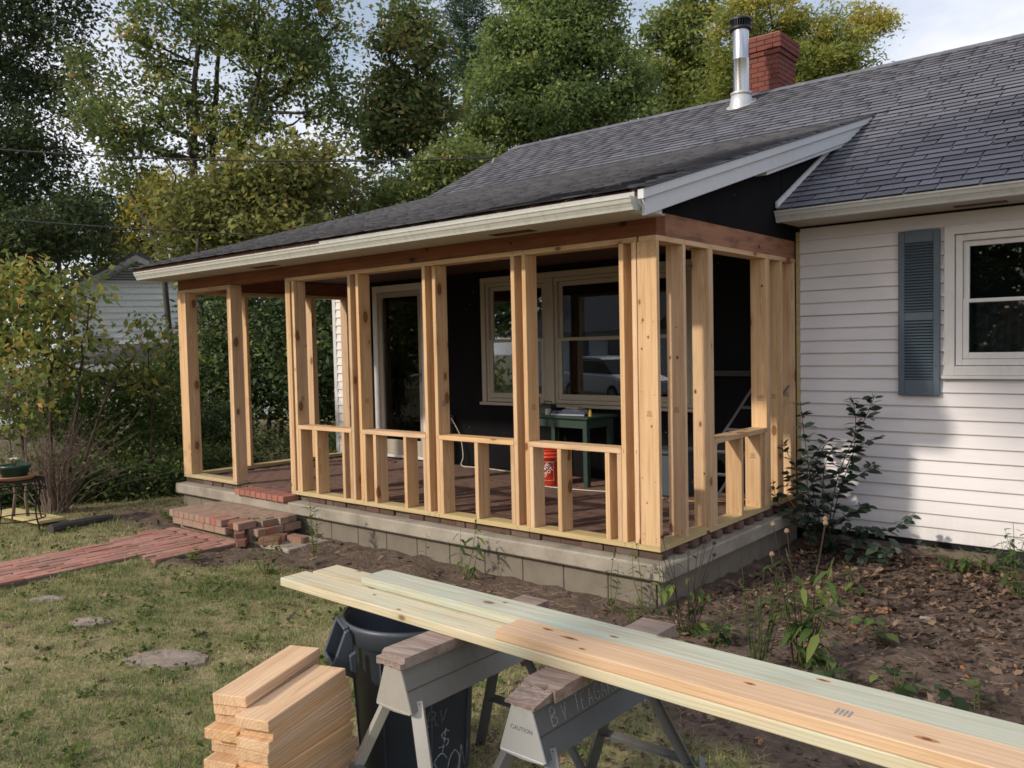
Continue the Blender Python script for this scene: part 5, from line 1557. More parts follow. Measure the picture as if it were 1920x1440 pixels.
def tree(name, label, base, trunks, ells, n, size, mat, clump=0.7, per=60, bark='bark', group=None, seed=0, nlimb=26, droop=0.35, aspect=0.5, cat='tree', trunk_r=0.2, tinth=None):
    q = np.random.default_rng(seed + 100); qr = random.Random(seed)
    t = thing(name, label, cat, base, 0, group)
    P_, ti, C = crown_points(ells, n, clump, per, q)
    m = MB()
    joints = []
    if not trunks:
        c = ells[0]
        trunks = [([base, (c[0], c[1], c[2] + c[4] * 0.4)], trunk_r)]
    for path, r0 in trunks:
        pts = []
        for i in range(len(path) - 1):
            w_ = wobble(path[i], path[i + 1], 5, 0.05 * (r0 / 0.2) + 0.02, qr)
            pts += w_ if i == 0 else w_[1:]
        limb_mesh(m, pts, r0, r0 * 0.22, 9)
        joints += [(p, r0 * (1 - 0.75 * i / len(pts))) for i, p in enumerate(pts) if i >= len(pts) * 0.3]
    for k in range(min(nlimb, len(C))):
        c = Vector(C[int(q.integers(len(C)))])
        cand = [j for j in joints if j[0].z < c.z - 0.05] or joints
        j = min(cand, key=lambda jj: (jj[0] - c).length + 0.6 * abs((c.z - jj[0].z) - (c - jj[0]).length * 0.6))
        mid = j[0].lerp(c, 0.5) + Vector((0, 0, -0.10 * (c - j[0]).length))
        path = [j[0]] + wobble(mid, c, 3, 0.08, qr)
        limb_mesh(m, path, min(j[1] * 0.55, 0.075), 0.008, 5)
    m.build('trunk', M[bark], t, smooth=True).location = -Vector(base)
    if tinth is not None:
        ti = np.clip(ti * 0.7 + np.clip((P_[:, 2] - tinth[0]) / (tinth[1] - tinth[0]), 0, 1) * 0.42, 0, 1)
    V, F = leaves(P_, size, droop, aspect)
    V = V - np.array(base)
    obj('crown', npmesh('crown', V, F, M[mat], ti), t)
    return t
g_bg = 'trees behind the house'
def foot(p, z=GZ): return (p[0], p[1], z)

tree('oak_tree', 'dark leafy oak at the far left edge of the picture', foot((-25.677, 3.766, 3.264)), [([foot((-25.677, 3.766, 3.264)), (-25.602, 4.066, 7.417), (-25.032, 4.761, 11.236)], 0.28)],
     [(-25.52, 4.35, 11.25, 2.40, 2.40), (-23.93, 5.68, 11.21, 1.36, 1.92), (-25.72, 3.95, 7.10, 2.72, 2.40), (-24.14, 5.34, 8.17, 1.36, 1.60), (-24.23, 5.12, 5.78, 1.76, 1.28), (-24.16, 6.45, 5.26, 1.17, 0.92), (-24.82, 5.10, 14.11, 2.72, 1.28)], 60000, 0.145, 'leaf_oak', 0.66, 130, seed=1, group=g_bg, nlimb=40)
tree('maple_tree', 'tall open maple of several thin trunks left of the roof', foot((-14.841, 4.931, 1.988)),
     [([foot((-14.841, 4.931, 1.988)), (-14.914, 5.092, 5.877), (-14.883, 5.243, 8.062), (-14.834, 5.409, 10.247)], 0.13), ([foot((-15.021, 5.433, 1.994)), (-15.045, 5.676, 6.607), (-14.968, 5.833, 8.225), (-14.831, 6.076, 10.465)], 0.11),
      ([foot((-14.141, 5.516, 1.968)), (-14.186, 5.700, 5.856), (-13.917, 5.977, 6.759), (-13.088, 6.728, 7.768), (-12.356, 7.409, 8.962)], 0.14), ([(-13.989, 5.906, 6.579), (-13.763, 6.178, 8.030), (-13.817, 6.259, 10.218)], 0.08), ([(-13.917, 5.977, 6.759), (-13.469, 6.445, 8.386), (-13.112, 6.826, 9.834)], 0.06)],
     [(-15.25, 4.99, 9.04, 1.09, 1.34), (-13.85, 6.18, 9.37, 1.82, 1.46), (-12.64, 7.18, 8.97, 0.73, 0.97), (-12.80, 6.94, 7.40, 1.09, 0.97), (-15.80, 4.47, 7.97, 0.73, 1.22), (-14.39, 5.61, 7.20, 1.22, 0.85), (-13.46, 6.43, 8.02, 1.34, 0.73), (-12.33, 7.30, 6.65, 0.49, 0.73), (-16.34, 3.95, 6.77, 0.85, 0.73), (-15.22, 4.87, 6.37, 1.09, 0.61), (-13.63, 6.19, 6.33, 0.97, 0.49), (-15.96, 4.20, 5.54, 0.61, 0.49), (-14.24, 5.94, 10.96, 2.43, 0.73)], 33000, 0.12, 'leaf_maple', 0.42, 84, seed=2, group=g_bg, nlimb=70, droop=0.5)
tree('leaning_tree', 'thin bare tree leaning to the left above the neighbour roof', foot((-16.122, 5.181, 2.282)), [([foot((-16.122, 5.181, 2.282)), (-16.436, 5.013, 3.953), (-16.891, 4.699, 5.116), (-17.400, 4.361, 6.664), (-17.758, 4.129, 7.825)], 0.085), ([(-16.539, 4.950, 4.339), (-16.162, 5.345, 5.735), (-16.765, 4.907, 6.902)], 0.04)],
     [(-17.71, 4.16, 7.57, 0.70, 0.70), (-17.30, 4.45, 6.79, 0.58, 0.51), (-17.96, 3.99, 8.34, 0.38, 0.64)], 2300, 0.13, 'leaf_rust', 0.4, 25, seed=3, group=g_bg, nlimb=20)
tree('rusty_tree', 'narrow tree with rusty upper leaves and a dark forked trunk', foot((-13.061, 10.383, 2.788)), [([foot((-13.061, 10.383, 2.788)), (-13.141, 10.500, 6.025), (-13.184, 10.569, 7.854), (-13.307, 10.595, 10.108)], 0.17), ([(-13.116, 10.505, 5.743), (-12.851, 10.698, 5.243), (-12.597, 10.882, 4.744)], 0.06), ([(-13.146, 10.520, 6.447), (-13.609, 10.230, 8.147), (-13.897, 10.078, 9.702)], 0.07)],
     [(-13.30, 10.55, 9.12, 0.92, 1.06), (-13.82, 10.04, 8.01, 0.63, 0.85), (-12.85, 10.85, 7.84, 0.63, 0.85), (-13.89, 10.06, 9.42, 0.35, 0.85), (-13.36, 10.56, 10.25, 0.42, 0.56), (-13.33, 10.42, 7.30, 0.99, 0.63), (-13.92, 9.90, 6.89, 0.56, 0.56)], 14000, 0.155, 'leaf_rust', 0.44, 65, seed=4, group=g_bg, nlimb=34, droop=0.4)
tree('pine_tree', 'dark bluish pine crown showing between two leafy trees', foot((-21.632, 21.529, 3.595)), [([foot((-21.632, 21.529, 3.595)), (-21.816, 21.849, 11.885), (-21.930, 22.056, 17.181)], 0.3)],
     [(-21.77, 22.10, 15.57, 1.15, 1.15), (-22.11, 21.73, 13.96, 0.88, 1.15), (-21.40, 22.31, 13.71, 1.15, 1.15), (-21.79, 22.17, 17.18, 0.92, 0.92)], 9000, 0.30, 'needle', 0.7, 60, 'bark_dark', seed=5, group=g_bg, aspect=0.16, droop=-0.1)
tree('broad_tree', 'broad dense green tree rising behind the middle of the roof', foot((-12.771, 15.855, 2.942)), [([foot((-12.771, 15.855, 2.942)), (-12.825, 16.076, 7.597), (-12.995, 16.143, 11.258)], 0.25), ([(-12.821, 16.060, 7.264), (-11.819, 16.992, 8.898), (-11.329, 17.506, 10.713)], 0.12), ([(-12.816, 16.036, 6.765), (-13.858, 15.270, 8.623), (-14.133, 15.135, 10.293)], 0.12)],
     [(-13.24, 15.89, 10.43, 1.83, 1.50), (-12.49, 16.59, 11.58, 1.58, 1.33), (-13.99, 15.18, 8.96, 1.41, 1.33), (-11.64, 17.19, 9.72, 1.41, 1.41), (-12.83, 16.12, 8.43, 2.00, 1.00), (-14.61, 14.58, 7.65, 0.92, 0.83), (-11.04, 17.59, 8.05, 1.17, 0.83), (-13.39, 15.89, 12.60, 1.00, 1.00), (-12.12, 16.97, 12.90, 1.17, 1.00), (-14.54, 13.28, 6.63, 0.96, 0.72)], 80000, 0.145, 'leaf_mid', 0.56, 150, seed=6, group=g_bg, nlimb=40, droop=0.5)
tree('pale_tree', 'pale yellow green tree behind the broad one, left of the stove pipe', foot((-12.284, 22.799, 3.130)), [([foot((-12.284, 22.799, 3.130)), (-12.397, 23.113, 10.267), (-12.465, 23.238, 13.440)], 0.22)],
     [(-12.85, 22.86, 12.46, 0.69, 1.39), (-12.09, 23.52, 13.03, 0.79, 1.39), (-12.98, 22.66, 10.88, 0.99, 1.19), (-11.62, 23.82, 11.24, 0.99, 1.19), (-11.80, 23.83, 14.02, 0.69, 0.99), (-12.36, 23.12, 9.87, 1.39, 0.99)], 20000, 0.19, 'leaf_yg', 0.5, 80, seed=7, group=g_bg, droop=0.1)
tree('golden_tree', 'yellow and green tree with feathery upright branches behind the chimney', foot((-7.010, 19.359, 2.739)),
     [([foot((-7.010, 19.359, 2.739)), (-7.071, 19.610, 8.015), (-7.226, 19.637, 10.736)], 0.22), ([(-7.077, 19.633, 8.494), (-6.107, 20.507, 9.586), (-4.649, 21.798, 10.823)], 0.09), ([(-7.081, 19.648, 8.814), (-6.238, 20.434, 10.228), (-5.638, 21.008, 11.490)], 0.08), ([(-7.077, 19.633, 8.494), (-5.735, 20.799, 9.256), (-4.760, 21.650, 9.867)], 0.06), ([(-7.077, 19.633, 8.494), (-7.832, 19.093, 10.114), (-8.342, 18.759, 11.726)], 0.08)],
     [(-7.35, 19.56, 11.22, 1.20, 0.88), (-8.21, 18.82, 10.76, 0.80, 0.96), (-6.37, 20.35, 10.71, 0.88, 0.72), (-5.63, 20.95, 10.37, 0.72, 0.40), (-5.02, 21.49, 10.83, 0.61, 0.35), (-5.39, 21.21, 11.32, 0.45, 0.45), (-6.11, 20.51, 9.75, 1.12, 0.56), (-5.25, 21.24, 9.88, 0.72, 0.29), (-6.84, 19.89, 9.61, 1.44, 0.72), (-7.95, 18.96, 9.48, 0.96, 0.80), (-8.43, 18.51, 8.69, 0.72, 0.64), (-7.32, 19.44, 8.66, 1.12, 0.56), (-6.22, 20.38, 9.03, 0.72, 0.40), (-4.71, 21.76, 11.02, 0.32, 0.22)], 46000, 0.13, 'leaf_gold', 0.38, 95, seed=8, group=g_bg, nlimb=70, droop=-0.25, aspect=0.36, tinth=(6.5, 12.5))
tree('yellow_tree', 'small bright yellow tree above the neighbour roof', foot((-27.275, 10.232, 2.759)), [([foot((-27.275, 10.232, 2.759)), (-27.320, 10.420, 6.724), (-27.332, 10.467, 7.715)], 0.12)],
     [(-27.40, 10.36, 6.73, 0.89, 0.69), (-28.23, 9.62, 6.06, 0.56, 0.52), (-27.10, 10.66, 7.71, 0.69, 0.56), (-26.48, 11.09, 6.11, 0.79, 0.60), (-27.84, 9.92, 5.55, 0.79, 0.40)], 8000, 0.17, 'leaf_yellow', 0.5, 45, seed=9, group=g_bg, droop=0.2)
tree('understory_tree', 'olive understory tree right of the maple trunks', foot((-12.367, 5.444, 2.143)), [([foot((-12.367, 5.444, 2.143)), (-12.394, 5.552, 4.420), (-12.448, 5.559, 5.332)], 0.06)],
     [(-12.58, 5.44, 5.11, 1.14, 0.57), (-13.44, 4.68, 4.56, 0.80, 0.57), (-11.88, 6.04, 5.43, 0.68, 0.57), (-12.56, 5.39, 4.08, 1.25, 0.51), (-13.70, 4.42, 3.77, 0.68, 0.34), (-14.05, 4.16, 4.47, 0.34, 0.46)], 17000, 0.14, 'leaf_under', 0.55, 45, seed=10, group=g_bg)
tree('thicket_tree', 'grey brown twiggy thicket just above the porch roof', foot((-12.880, 7.889, 2.191)), [([foot((-13.077, 7.725, 2.196)), (-13.103, 7.834, 4.498), (-13.021, 7.983, 5.902)], 0.06), ([foot((-12.585, 8.135, 2.182)), (-12.514, 8.327, 4.482), (-12.332, 8.551, 5.755)], 0.06), ([foot((-13.666, 7.232, 2.213)), (-13.742, 7.301, 4.516), (-13.902, 7.232, 5.671)], 0.05), ([foot((-12.094, 8.546, 2.168)), (-12.072, 8.696, 4.469), (-11.839, 8.956, 5.613)], 0.05)],
     [(-13.30, 7.69, 4.89, 0.90, 0.70), (-12.62, 8.27, 5.00, 0.90, 0.64), (-13.89, 7.19, 4.78, 0.64, 0.64), (-12.03, 8.77, 5.11, 0.64, 0.51)], 8500, 0.085, 'leaf_under', 0.45, 35, seed=11, group=g_bg, nlimb=130)
tree('understory_tree', 'yellowish green bushy tree at the left slope of the roof', foot((-10.883, 8.279, 2.605)), [([foot((-10.790, 8.357, 2.603)), (-10.815, 8.461, 4.790), (-10.778, 8.540, 5.639)], 0.07)],
     [(-10.73, 8.56, 5.27, 0.73, 0.49), (-11.28, 8.07, 4.80, 0.61, 0.43), (-10.26, 8.97, 5.62, 0.73, 0.43), (-11.84, 7.58, 4.33, 0.61, 0.36)], 8500, 0.12, 'leaf_maple', 0.45, 40, seed=12, group=g_bg)
tree('understory_tree', 'dark green bushy tree below the oak beside the neighbour house', foot((-21.459, 4.624, 2.182)), [([foot((-21.459, 4.624, 2.182)), (-21.488, 4.743, 4.683), (-21.443, 4.839, 5.711)], 0.1)],
     [(-22.28, 4.08, 4.70, 1.33, 0.88), (-21.27, 4.95, 5.12, 0.88, 0.81), (-21.85, 5.81, 5.88, 0.61, 0.69), (-23.17, 3.29, 3.99, 1.18, 1.03)], 12000, 0.14, 'leaf_oak', 0.55, 45, seed=13, group=g_bg)
# far wood closing the view at the foot of the trees
P_, ti, C = crown_points([(-51.54, 7.15, 7.29, 4.51, 3.10), (-44.83, 12.74, 6.82, 3.66, 2.82), (-39.01, 17.65, 7.50, 3.66, 3.10), (-33.18, 22.55, 7.90, 3.94, 3.38), (-27.13, 27.62, 8.01, 4.23, 3.10), (-21.30, 32.52, 8.41, 4.23, 2.82), (-35.20, 17.98, 3.15, 6.99, 1.61), (-41.80, 12.45, 3.06, 5.38, 1.34), (-28.20, 23.89, 4.02, 5.38, 2.15), (-15.92, 37.13, 10.23, 4.23, 2.54), (-49.02, 6.41, 3.00, 5.38, 1.61)], 26000, 1.1, 60, np.random.default_rng(77))
V, F = leaves(P_, 0.42, 0.2, 0.6)
tag(obj('far_wood', npmesh('far_wood', V, F, M['leaf_hedge'], ti)), kind='stuff')

# shrubs and hedge at the left
g_sh = 'shrubs along the left side of the yard'
tree('hedge_bush', 'dark dense hedge seen through the left porch opening', foot((-10.799, 4.286, 0.027)), [([foot((-10.953, 4.140, -0.276)), (-10.889, 4.269, 1.052)], 0.06), ([foot((-10.402, 4.600, -0.291)), (-10.501, 4.617, 1.450)], 0.06)],
     [(-11.52, 3.73, 0.87, 0.92, 0.72), (-10.50, 4.60, 1.14, 0.92, 0.92), (-10.27, 5.44, 1.01, 0.74, 1.16), (-12.01, 4.69, 2.01, 1.20, 0.76), (-11.91, 3.43, 1.29, 0.61, 0.61), (-11.01, 5.54, 2.20, 0.87, 0.65)], 26000, 0.115, 'leaf_hedge', 0.42, 45, seed=20, group=g_sh, cat='hedge')
tree('bare_trunk_tree', 'tree trunk standing between the left porch post and the hedge', foot((-12.841, 3.879, -0.029)), [([foot((-12.825, 3.892, -0.029)), (-12.867, 3.982, 2.146), (-12.937, 4.023, 3.886)], 0.13)], [(-13.15, 4.45, 3.06, 0.56, 0.45), (-12.72, 4.80, 2.82, 0.56, 0.45)], 1800, 0.12, 'leaf_maple', 0.4, 30, seed=21, group=g_bg, nlimb=14)
tree('leafy_shrub', 'tall shrub of large yellow green leaves at the left edge', foot((-8.195, -0.713, 0.038)), [([foot((-8.247, -0.756, 0.040)), (-8.312, -0.742, 1.250), (-8.481, -0.814, 2.462)], 0.03), ([foot((-8.169, -0.692, 0.037)), (-8.003, -0.484, 1.241), (-7.911, -0.353, 2.178)], 0.03), ([foot((-8.453, -0.929, 0.045)), (-8.673, -1.044, 1.260), (-8.891, -1.171, 2.205)], 0.03), ([foot((-8.092, -0.627, 0.035)), (-7.692, -0.231, 1.098), (-7.389, 0.053, 1.626)], 0.025)],
     [(-8.58, -0.91, 2.20, 0.54, 0.44), (-8.22, -0.61, 2.19, 0.44, 0.37), (-8.99, -1.27, 1.94, 0.40, 0.54), (-8.21, -0.64, 1.65, 0.57, 0.27), (-8.47, -0.87, 1.32, 0.54, 0.40), (-8.79, -1.07, 2.47, 0.34, 0.27)], 2900, 0.105, 'leaf_shrub', 0.30, 12, 'stem_dark', seed=22, group=g_sh, nlimb=60, droop=0.75, aspect=0.52, cat='shrub')
tree('leafy_shrub', 'shrub with yellowing leaves low at the left edge behind the flower pot', foot((-7.336, -1.557, 0.092)), [([foot((-7.336, -1.557, 0.092)), (-7.348, -1.506, 1.162)], 0.02), ([foot((-7.199, -1.443, 0.088)), (-7.210, -1.398, 1.040)], 0.02)],
     [(-7.37, -1.53, 1.10, 0.21, 0.18), (-7.27, -1.47, 0.74, 0.24, 0.21), (-7.53, -1.67, 0.93, 0.24, 0.30), (-7.12, -1.32, 1.04, 0.18, 0.18)], 420, 0.095, 'leaf_shrub', 0.22, 10, 'twig', seed=23, group=g_sh, nlimb=30, droop=0.8, aspect=0.55, cat='shrub')
tree('sapling', 'slender sapling with drooping leaves in front of the neighbour house', foot((-7.777, 0.276, -0.196)), [([foot((-7.777, 0.276, -0.196)), (-7.806, 0.316, 0.930), (-7.855, 0.331, 1.915)], 0.018), ([(-7.799, 0.314, 0.789), (-7.609, 0.521, 1.627)], 0.012), ([(-7.799, 0.314, 0.789), (-8.066, 0.131, 1.499)], 0.012)],
     [(-7.85, 0.32, 1.77, 0.25, 0.25), (-7.61, 0.52, 1.63, 0.20, 0.21), (-8.06, 0.12, 1.36, 0.25, 0.25), (-7.82, 0.32, 1.21, 0.32, 0.18), (-8.25, -0.04, 1.22, 0.25, 0.21)], 700, 0.11, 'leaf_shrub', 0.26, 10, 'stem_dark', seed=24, group=g_sh, nlimb=26, droop=0.85, aspect=0.42, cat='sapling')
tree('climber_shrub', 'mid green leafy bush below the sapling', foot((-8.660, 0.195, -0.113)), [([foot((-8.660, 0.195, -0.113)), (-8.673, 0.251, 1.064)], 0.02)],
     [(-8.81, 0.13, 0.92, 0.52, 0.33), (-8.30, 0.55, 0.91, 0.44, 0.37), (-8.53, 0.34, 0.47, 0.59, 0.29), (-9.03, -0.08, 0.56, 0.44, 0.22), (-9.43, -0.40, 0.79, 0.52, 0.44), (-8.03, 0.81, 1.34, 0.18, 0.22)], 8200, 0.075, 'leaf_weed', 0.28, 22, 'stem_dark', seed=25, group=g_sh, nlimb=40, cat='shrub')
tree('climber_shrub', 'dark green bush against the left porch post', foot((-9.496, 1.430, -0.502)), [([foot((-9.496, 1.430, -0.502)), (-9.513, 1.501, 0.995)], 0.02)],
     [(-9.58, 1.45, 1.00, 0.42, 0.46), (-9.44, 1.53, 0.41, 0.42, 0.33), (-9.83, 1.20, 0.34, 0.37, 0.33), (-9.65, 2.00, 0.28, 0.39, 0.30), (-9.77, 2.55, 0.31, 0.45, 0.36)], 8500, 0.07, 'leaf_hedge', 0.26, 30, 'stem_dark', seed=26, group=g_sh, nlimb=30, cat='shrub')
# bush of bare brown twigs
tw = thing('twig_bush', 'bare bush of arching brown twigs behind the flower pot', 'shrub', foot((-7.501, -1.050, -0.023)), 0, g_sh)
q = random.Random(4); m = MB(); bb = Vector(foot((-7.501, -1.050, -0.023)))
side_v = Vector((math.cos(yaw), math.sin(yaw), 0))
for k in range(120):
    s_ = q.gauss(0.12, 0.42); f_ = q.gauss(0, 0.25); h = q.uniform(0.65, 1.30) * (1 - 0.25 * abs(s_))
    p0 = bb + side_v * s_ * 0.12 + Vector((q.uniform(-.08, .08), q.uniform(-.08, .08), 0))
    p2 = bb + side_v * s_ + Vector((0, f_, h))
    p1 = p0.lerp(p2, 0.5) + Vector((0, 0, 0.12 * h)) - side_v * s_ * 0.15
    m.tube([p0, p1, p2], [0.006, 0.004, 0.0015], 3, cap=False)
    for j in range(3):
        a_ = p1.lerp(p2, q.uniform(0, 0.8)); b_ = a_ + Vector((q.uniform(-.2, .2), q.uniform(-.2, .2), q.uniform(0.05, .25)))
        m.tube([a_, b_], [0.0025, 0.001], 3, cap=False)
m.build('twigs', M['twig'], tw).location = -bb
# low weeds and ground cover under the shrubs
q = np.random.default_rng(5)
def weeds(n, f, mat, size, hmax, aspect=0.45, seed=0):
    pts = f(n)
    P_ = pts.copy(); P_[:, 2] = GZ + q.uniform(0.0, 1, len(P_)) ** 1.3 * hmax
    V, F = leaves(P_, size, 0.15, aspect)
    return V, F, q.uniform(0, 1, len(P_))
A_, B_ = np.array((-8.615, -1.256, -0.380)), np.array((-7.537, 0.474, -0.380))
def band(n):
    t = q.uniform(-0.25, 1.15, n); d = np.abs(q.normal(0, 1.0, n))
    back = np.array([-0.62, 0.78, 0])
    return A_ + (B_ - A_) * t[:, None] + back * d[:, None] * 1.5 + np.array([0.25, -0.35, 0])
V, F, ti = weeds(15000, band, 'leaf_weed', 0.075, 0.42)
tag(obj('weeds', npmesh('weeds', V, F, M['leaf_hedge'], ti)), kind='stuff')
V, F, ti = weeds(5000, band, 'leaf_weed', 0.075, 0.55)
tag(obj('weeds', npmesh('weeds', V, F, M['leaf_weed'], ti)), kind='stuff')
c0 = np.array([-7.4, 3.6, 0])
V, F, ti = weeds(9000, lambda n: c0 + q.normal(size=(n, 3)) * np.array([1.5, 1.1, 0]) + np.array([-0.9, 1.0, 0]), 'leaf_hedge', 0.08, 0.5)
tag(obj('weeds', npmesh('weeds', V, F, M['leaf_hedge'], ti)), kind='stuff')

# ------------------------------------------------------------------ neighbour house beyond the shrubs
nh = thing('neighbour_house', 'pale green grey clapboard house half hidden behind shrubs at left', 'house', (-49.739, 21.074, -0.400))
NC = Vector((-23.685, 8.006, 2.599)); 
vdir = Vector((NC.x - CAM.x, NC.y - CAM.y, 0)).normalized()
sdir = Vector((-vdir.y, vdir.x, 0)) * -1                      # to the right in the picture
NM = Matrix(((sdir.x, vdir.x, 0, NC.x), (sdir.y, vdir.y, 0, NC.y), (0, 0, 1, -0.4), (0, 0, 0, 1))) @ Matrix.Rotation(math.radians(-8), 4, 'Z')
nh.matrix_world = NM
def npart(m, name, mat): return m.build(name, M[mat], nh)
AP, EV, HW = 5.20, 4.15, 2.0
npart(MB().prism([(-HW, 0), (HW + 1.2, 0), (HW + 1.2, EV - 0.6), (0, AP - 0.12), (-HW, EV - 0.12)], 1, 0.0, 6.0), 'wall', 'neigh_siding')
npart(MB().prism([(-HW - 0.3, EV - 0.16), (0, AP), (0, AP - 0.12), (-HW - 0.3, EV - 0.28)], 1, -0.25, 6.2), 'roof', 'neigh_roof')
npart(MB().prism([(0.001, AP), (HW + 1.5, EV - 0.75), (HW + 1.5, EV - 0.87), (0.001, AP - 0.12)], 1, -0.25, 6.2), 'roof', 'neigh_roof')
npart(MB().prism([(-HW - 0.3, EV - 0.30), (-0.001, AP - 0.125), (-0.001, AP - 0.32), (-HW - 0.3, EV - 0.48)], 1, -0.24, -0.18), 'rake_board', 'neigh_trim')
npart(MB().prism([(0.001, AP - 0.125), (HW + 1.5, EV - 0.88), (HW + 1.5, EV - 1.06), (0.001, AP - 0.32)], 1, -0.24, -0.18), 'rake_board', 'neigh_trim')
vt = npart(MB().prism([(-0.98, AP - 0.93), (0.98, AP - 0.93), (0, AP - 0.40)], 1, -0.10, -0.02), 'gable_vent', 'tool_black')
for k in range(6):
    z = AP - 0.90 + k * 0.085
    hw_ = 0.98 * (1 - (z - (AP - 0.93)) / 0.53) - 0.03
    if hw_ > 0.06:
        MB().box(-hw_, hw_, -0.13, -0.101, z, z + 0.055).build('slat', M['neigh_vent'], vt)
npart(MB().box(-1.1, 1.1, -0.14, -0.02, AP - 1.0, AP - 0.935), 'vent_sill', 'neigh_trim')
for k in range(20):
    z = 0.2 + k * 0.203
    x1 = HW + 1.18; x0 = -HW + 0.02
    if z + 0.2 > EV - 0.75:
        x1 = min(x1, (AP - 0.3 - z - 0.2) / 0.51); x0 = -min(-x0, (AP - 0.3 - z - 0.2) / 0.51)
    if x1 - x0 > 0.3:
        npart(MB().prism([(-0.002, z + 0.02), (-0.055, z), (-0.008, z + 0.196), (-0.002, z + 0.196)], 0, x0, x1), 'siding_board', 'neigh_siding')
wn = npart(frame4(MB(), -1.62, -0.95, 1.45, 2.55, 0.07, -0.08, -0.036), 'window', 'neigh_trim')
MB().box(-1.555, -1.015, -0.05, -0.04, 1.52, 2.48).build('pane', M['car_glass'], wn)
npart(MB().prism([(-2.6, 1.62), (-0.04, 2.22), (-0.04, 2.10), (-2.6, 1.50)], 0, -1.4, 1.75), 'porch_roof', 'neigh_roof')
npart(MB().box(-1.4, 1.75, -2.63, -2.601, 1.40, 1.62), 'fascia', 'neigh_white')
npart(MB().box(-1.2, 1.6, -2.3, -2.2, 0, 1.50), 'porch_wall', 'neigh_white')
npart(MB().prism([(1.9, 0), (5.4, 0), (5.4, 2.1), (3.4, 2.95), (1.9, 2.25)], 1, -3.6, -0.4), 'side_wing', 'neigh_siding')
npart(MB().prism([(1.6, 2.12), (3.4, 2.98), (3.4, 3.1), (1.6, 2.24)], 1, -3.8, -0.3), 'roof', 'neigh_roof')
npart(MB().prism([(3.401, 2.98), (5.7, 2.0), (5.7, 2.12), (3.401, 3.1)], 1, -3.8, -0.3), 'roof', 'neigh_roof')
npart(MB().box(-4.2, -2.4, -3.6, -3.4, 0.0, 1.25), 'low_wall', 'neigh_siding')
npart(MB().box(-4.3, -2.3, -3.7, -3.35, 1.251, 1.36), 'wall_cap', 'neigh_white')
npart(MB().tube([(1.62, -0.06, 0.4), (1.62, -0.06, 3.6)], 0.03, 6), 'downpipe', 'wire_black')

# ------------------------------------------------------------------ holly shrub by the siding
def stem_plant(name, label, base, stems, mat, size, per_len, cat='plant', group=None, stem_mat='stem_dark', r=0.006, aspect=0.45, seed=0, droop=0.0, fold=0.2, start=0.25, tilt=0.3):
    """stems: list of point lists; leaves set along each stem"""
    qn = np.random.default_rng(seed + 300); qr = random.Random(seed)
    b = Vector(base)
    t = thing(name, label, cat, base, 0, group)
    m = MB(); Vs = []; Fs = []; Ts = []; k = 0
    for st in stems:
        pts = cat_curve(st, 4)
        limb_mesh(m, pts, r, r * 0.35, 5)
        n = max(2, int(per_len * sum((pts[i + 1] - pts[i]).length for i in range(len(pts) - 1))))
        for j in range(n):
            f = start + (1 - start) * (j + 0.5) / n
            p = pts[min(int(f * (len(pts) - 1)), len(pts) - 1)]
            tdir = (pts[min(int(f * (len(pts) - 1)) + 1, len(pts) - 1)] - pts[max(int(f * (len(pts) - 1)) - 1, 0)]).normalized()
            a = j * 2.4 + qr.uniform(-0.5, 0.5)
            o_ = Vector((math.cos(a), math.sin(a), 0))
            d = (o_ * 1.0 + tdir * qr.uniform(0.2, 0.8) + Vector((0, 0, -droop + qr.uniform(-0.5, 0.5) * tilt))).normalized()
            L_ = size * qr.uniform(0.6, 1.2) * (1.0 if f < 0.85 else 0.75)
            s_ = d.cross(Vector((qr.uniform(-tilt, tilt), qr.uniform(-tilt, tilt), 1))).normalized(); nn = s_.cross(d)
            p = p + o_ * r
            w_ = L_ * aspect * 0.5
            c1 = p + d * L_ * 0.3; c2 = p + d * L_ * 0.68 - Vector((0, 0, droop * L_ * 0.12)); e_ = p + d * L_ - Vector((0, 0, droop * L_ * 0.35))
            vs = [p, c1 + s_ * w_ + nn * w_ * fold, c2 + s_ * w_ * 0.85 + nn * w_ * fold, e_, c2 - s_ * w_ * 0.85 + nn * w_ * fold, c1 - s_ * w_ + nn * w_ * fold, c1, c2]
            Vs += [tuple(v - b) for v in vs]
            Fs += [(k, k + 6, k + 1, k + 1), (k + 6, k + 7, k + 2, k + 1), (k + 7, k + 3, k + 2, k + 2), (k, k + 5, k + 6, k + 6), (k + 5, k + 4, k + 7, k + 6), (k + 4, k + 3, k + 7, k + 7)]
            Ts += [qr.random()] * 6
            k += 8
    m.build('stems', M[stem_mat], t, smooth=True).location = -b
    if Vs:
        me = bpy.data.meshes.new('leaves')
        me.from_pydata(Vs, [], [tuple(dict.fromkeys(f)) for f in Fs])
        at_ = me.attributes.new('tint', 'FLOAT', 'FACE'); at_.data.foreach_set('value', np.array(Ts, np.float32))
        me.materials.append(M[mat])
        me.polygons.foreach_set('use_smooth', [True] * len(me.polygons))
        me.update()
        obj('leaves', me, t)
    return t
hb_ = Vector((0.40, 2.12, GZ))
def hs(x, z, y=2.15): return (x, y, z)
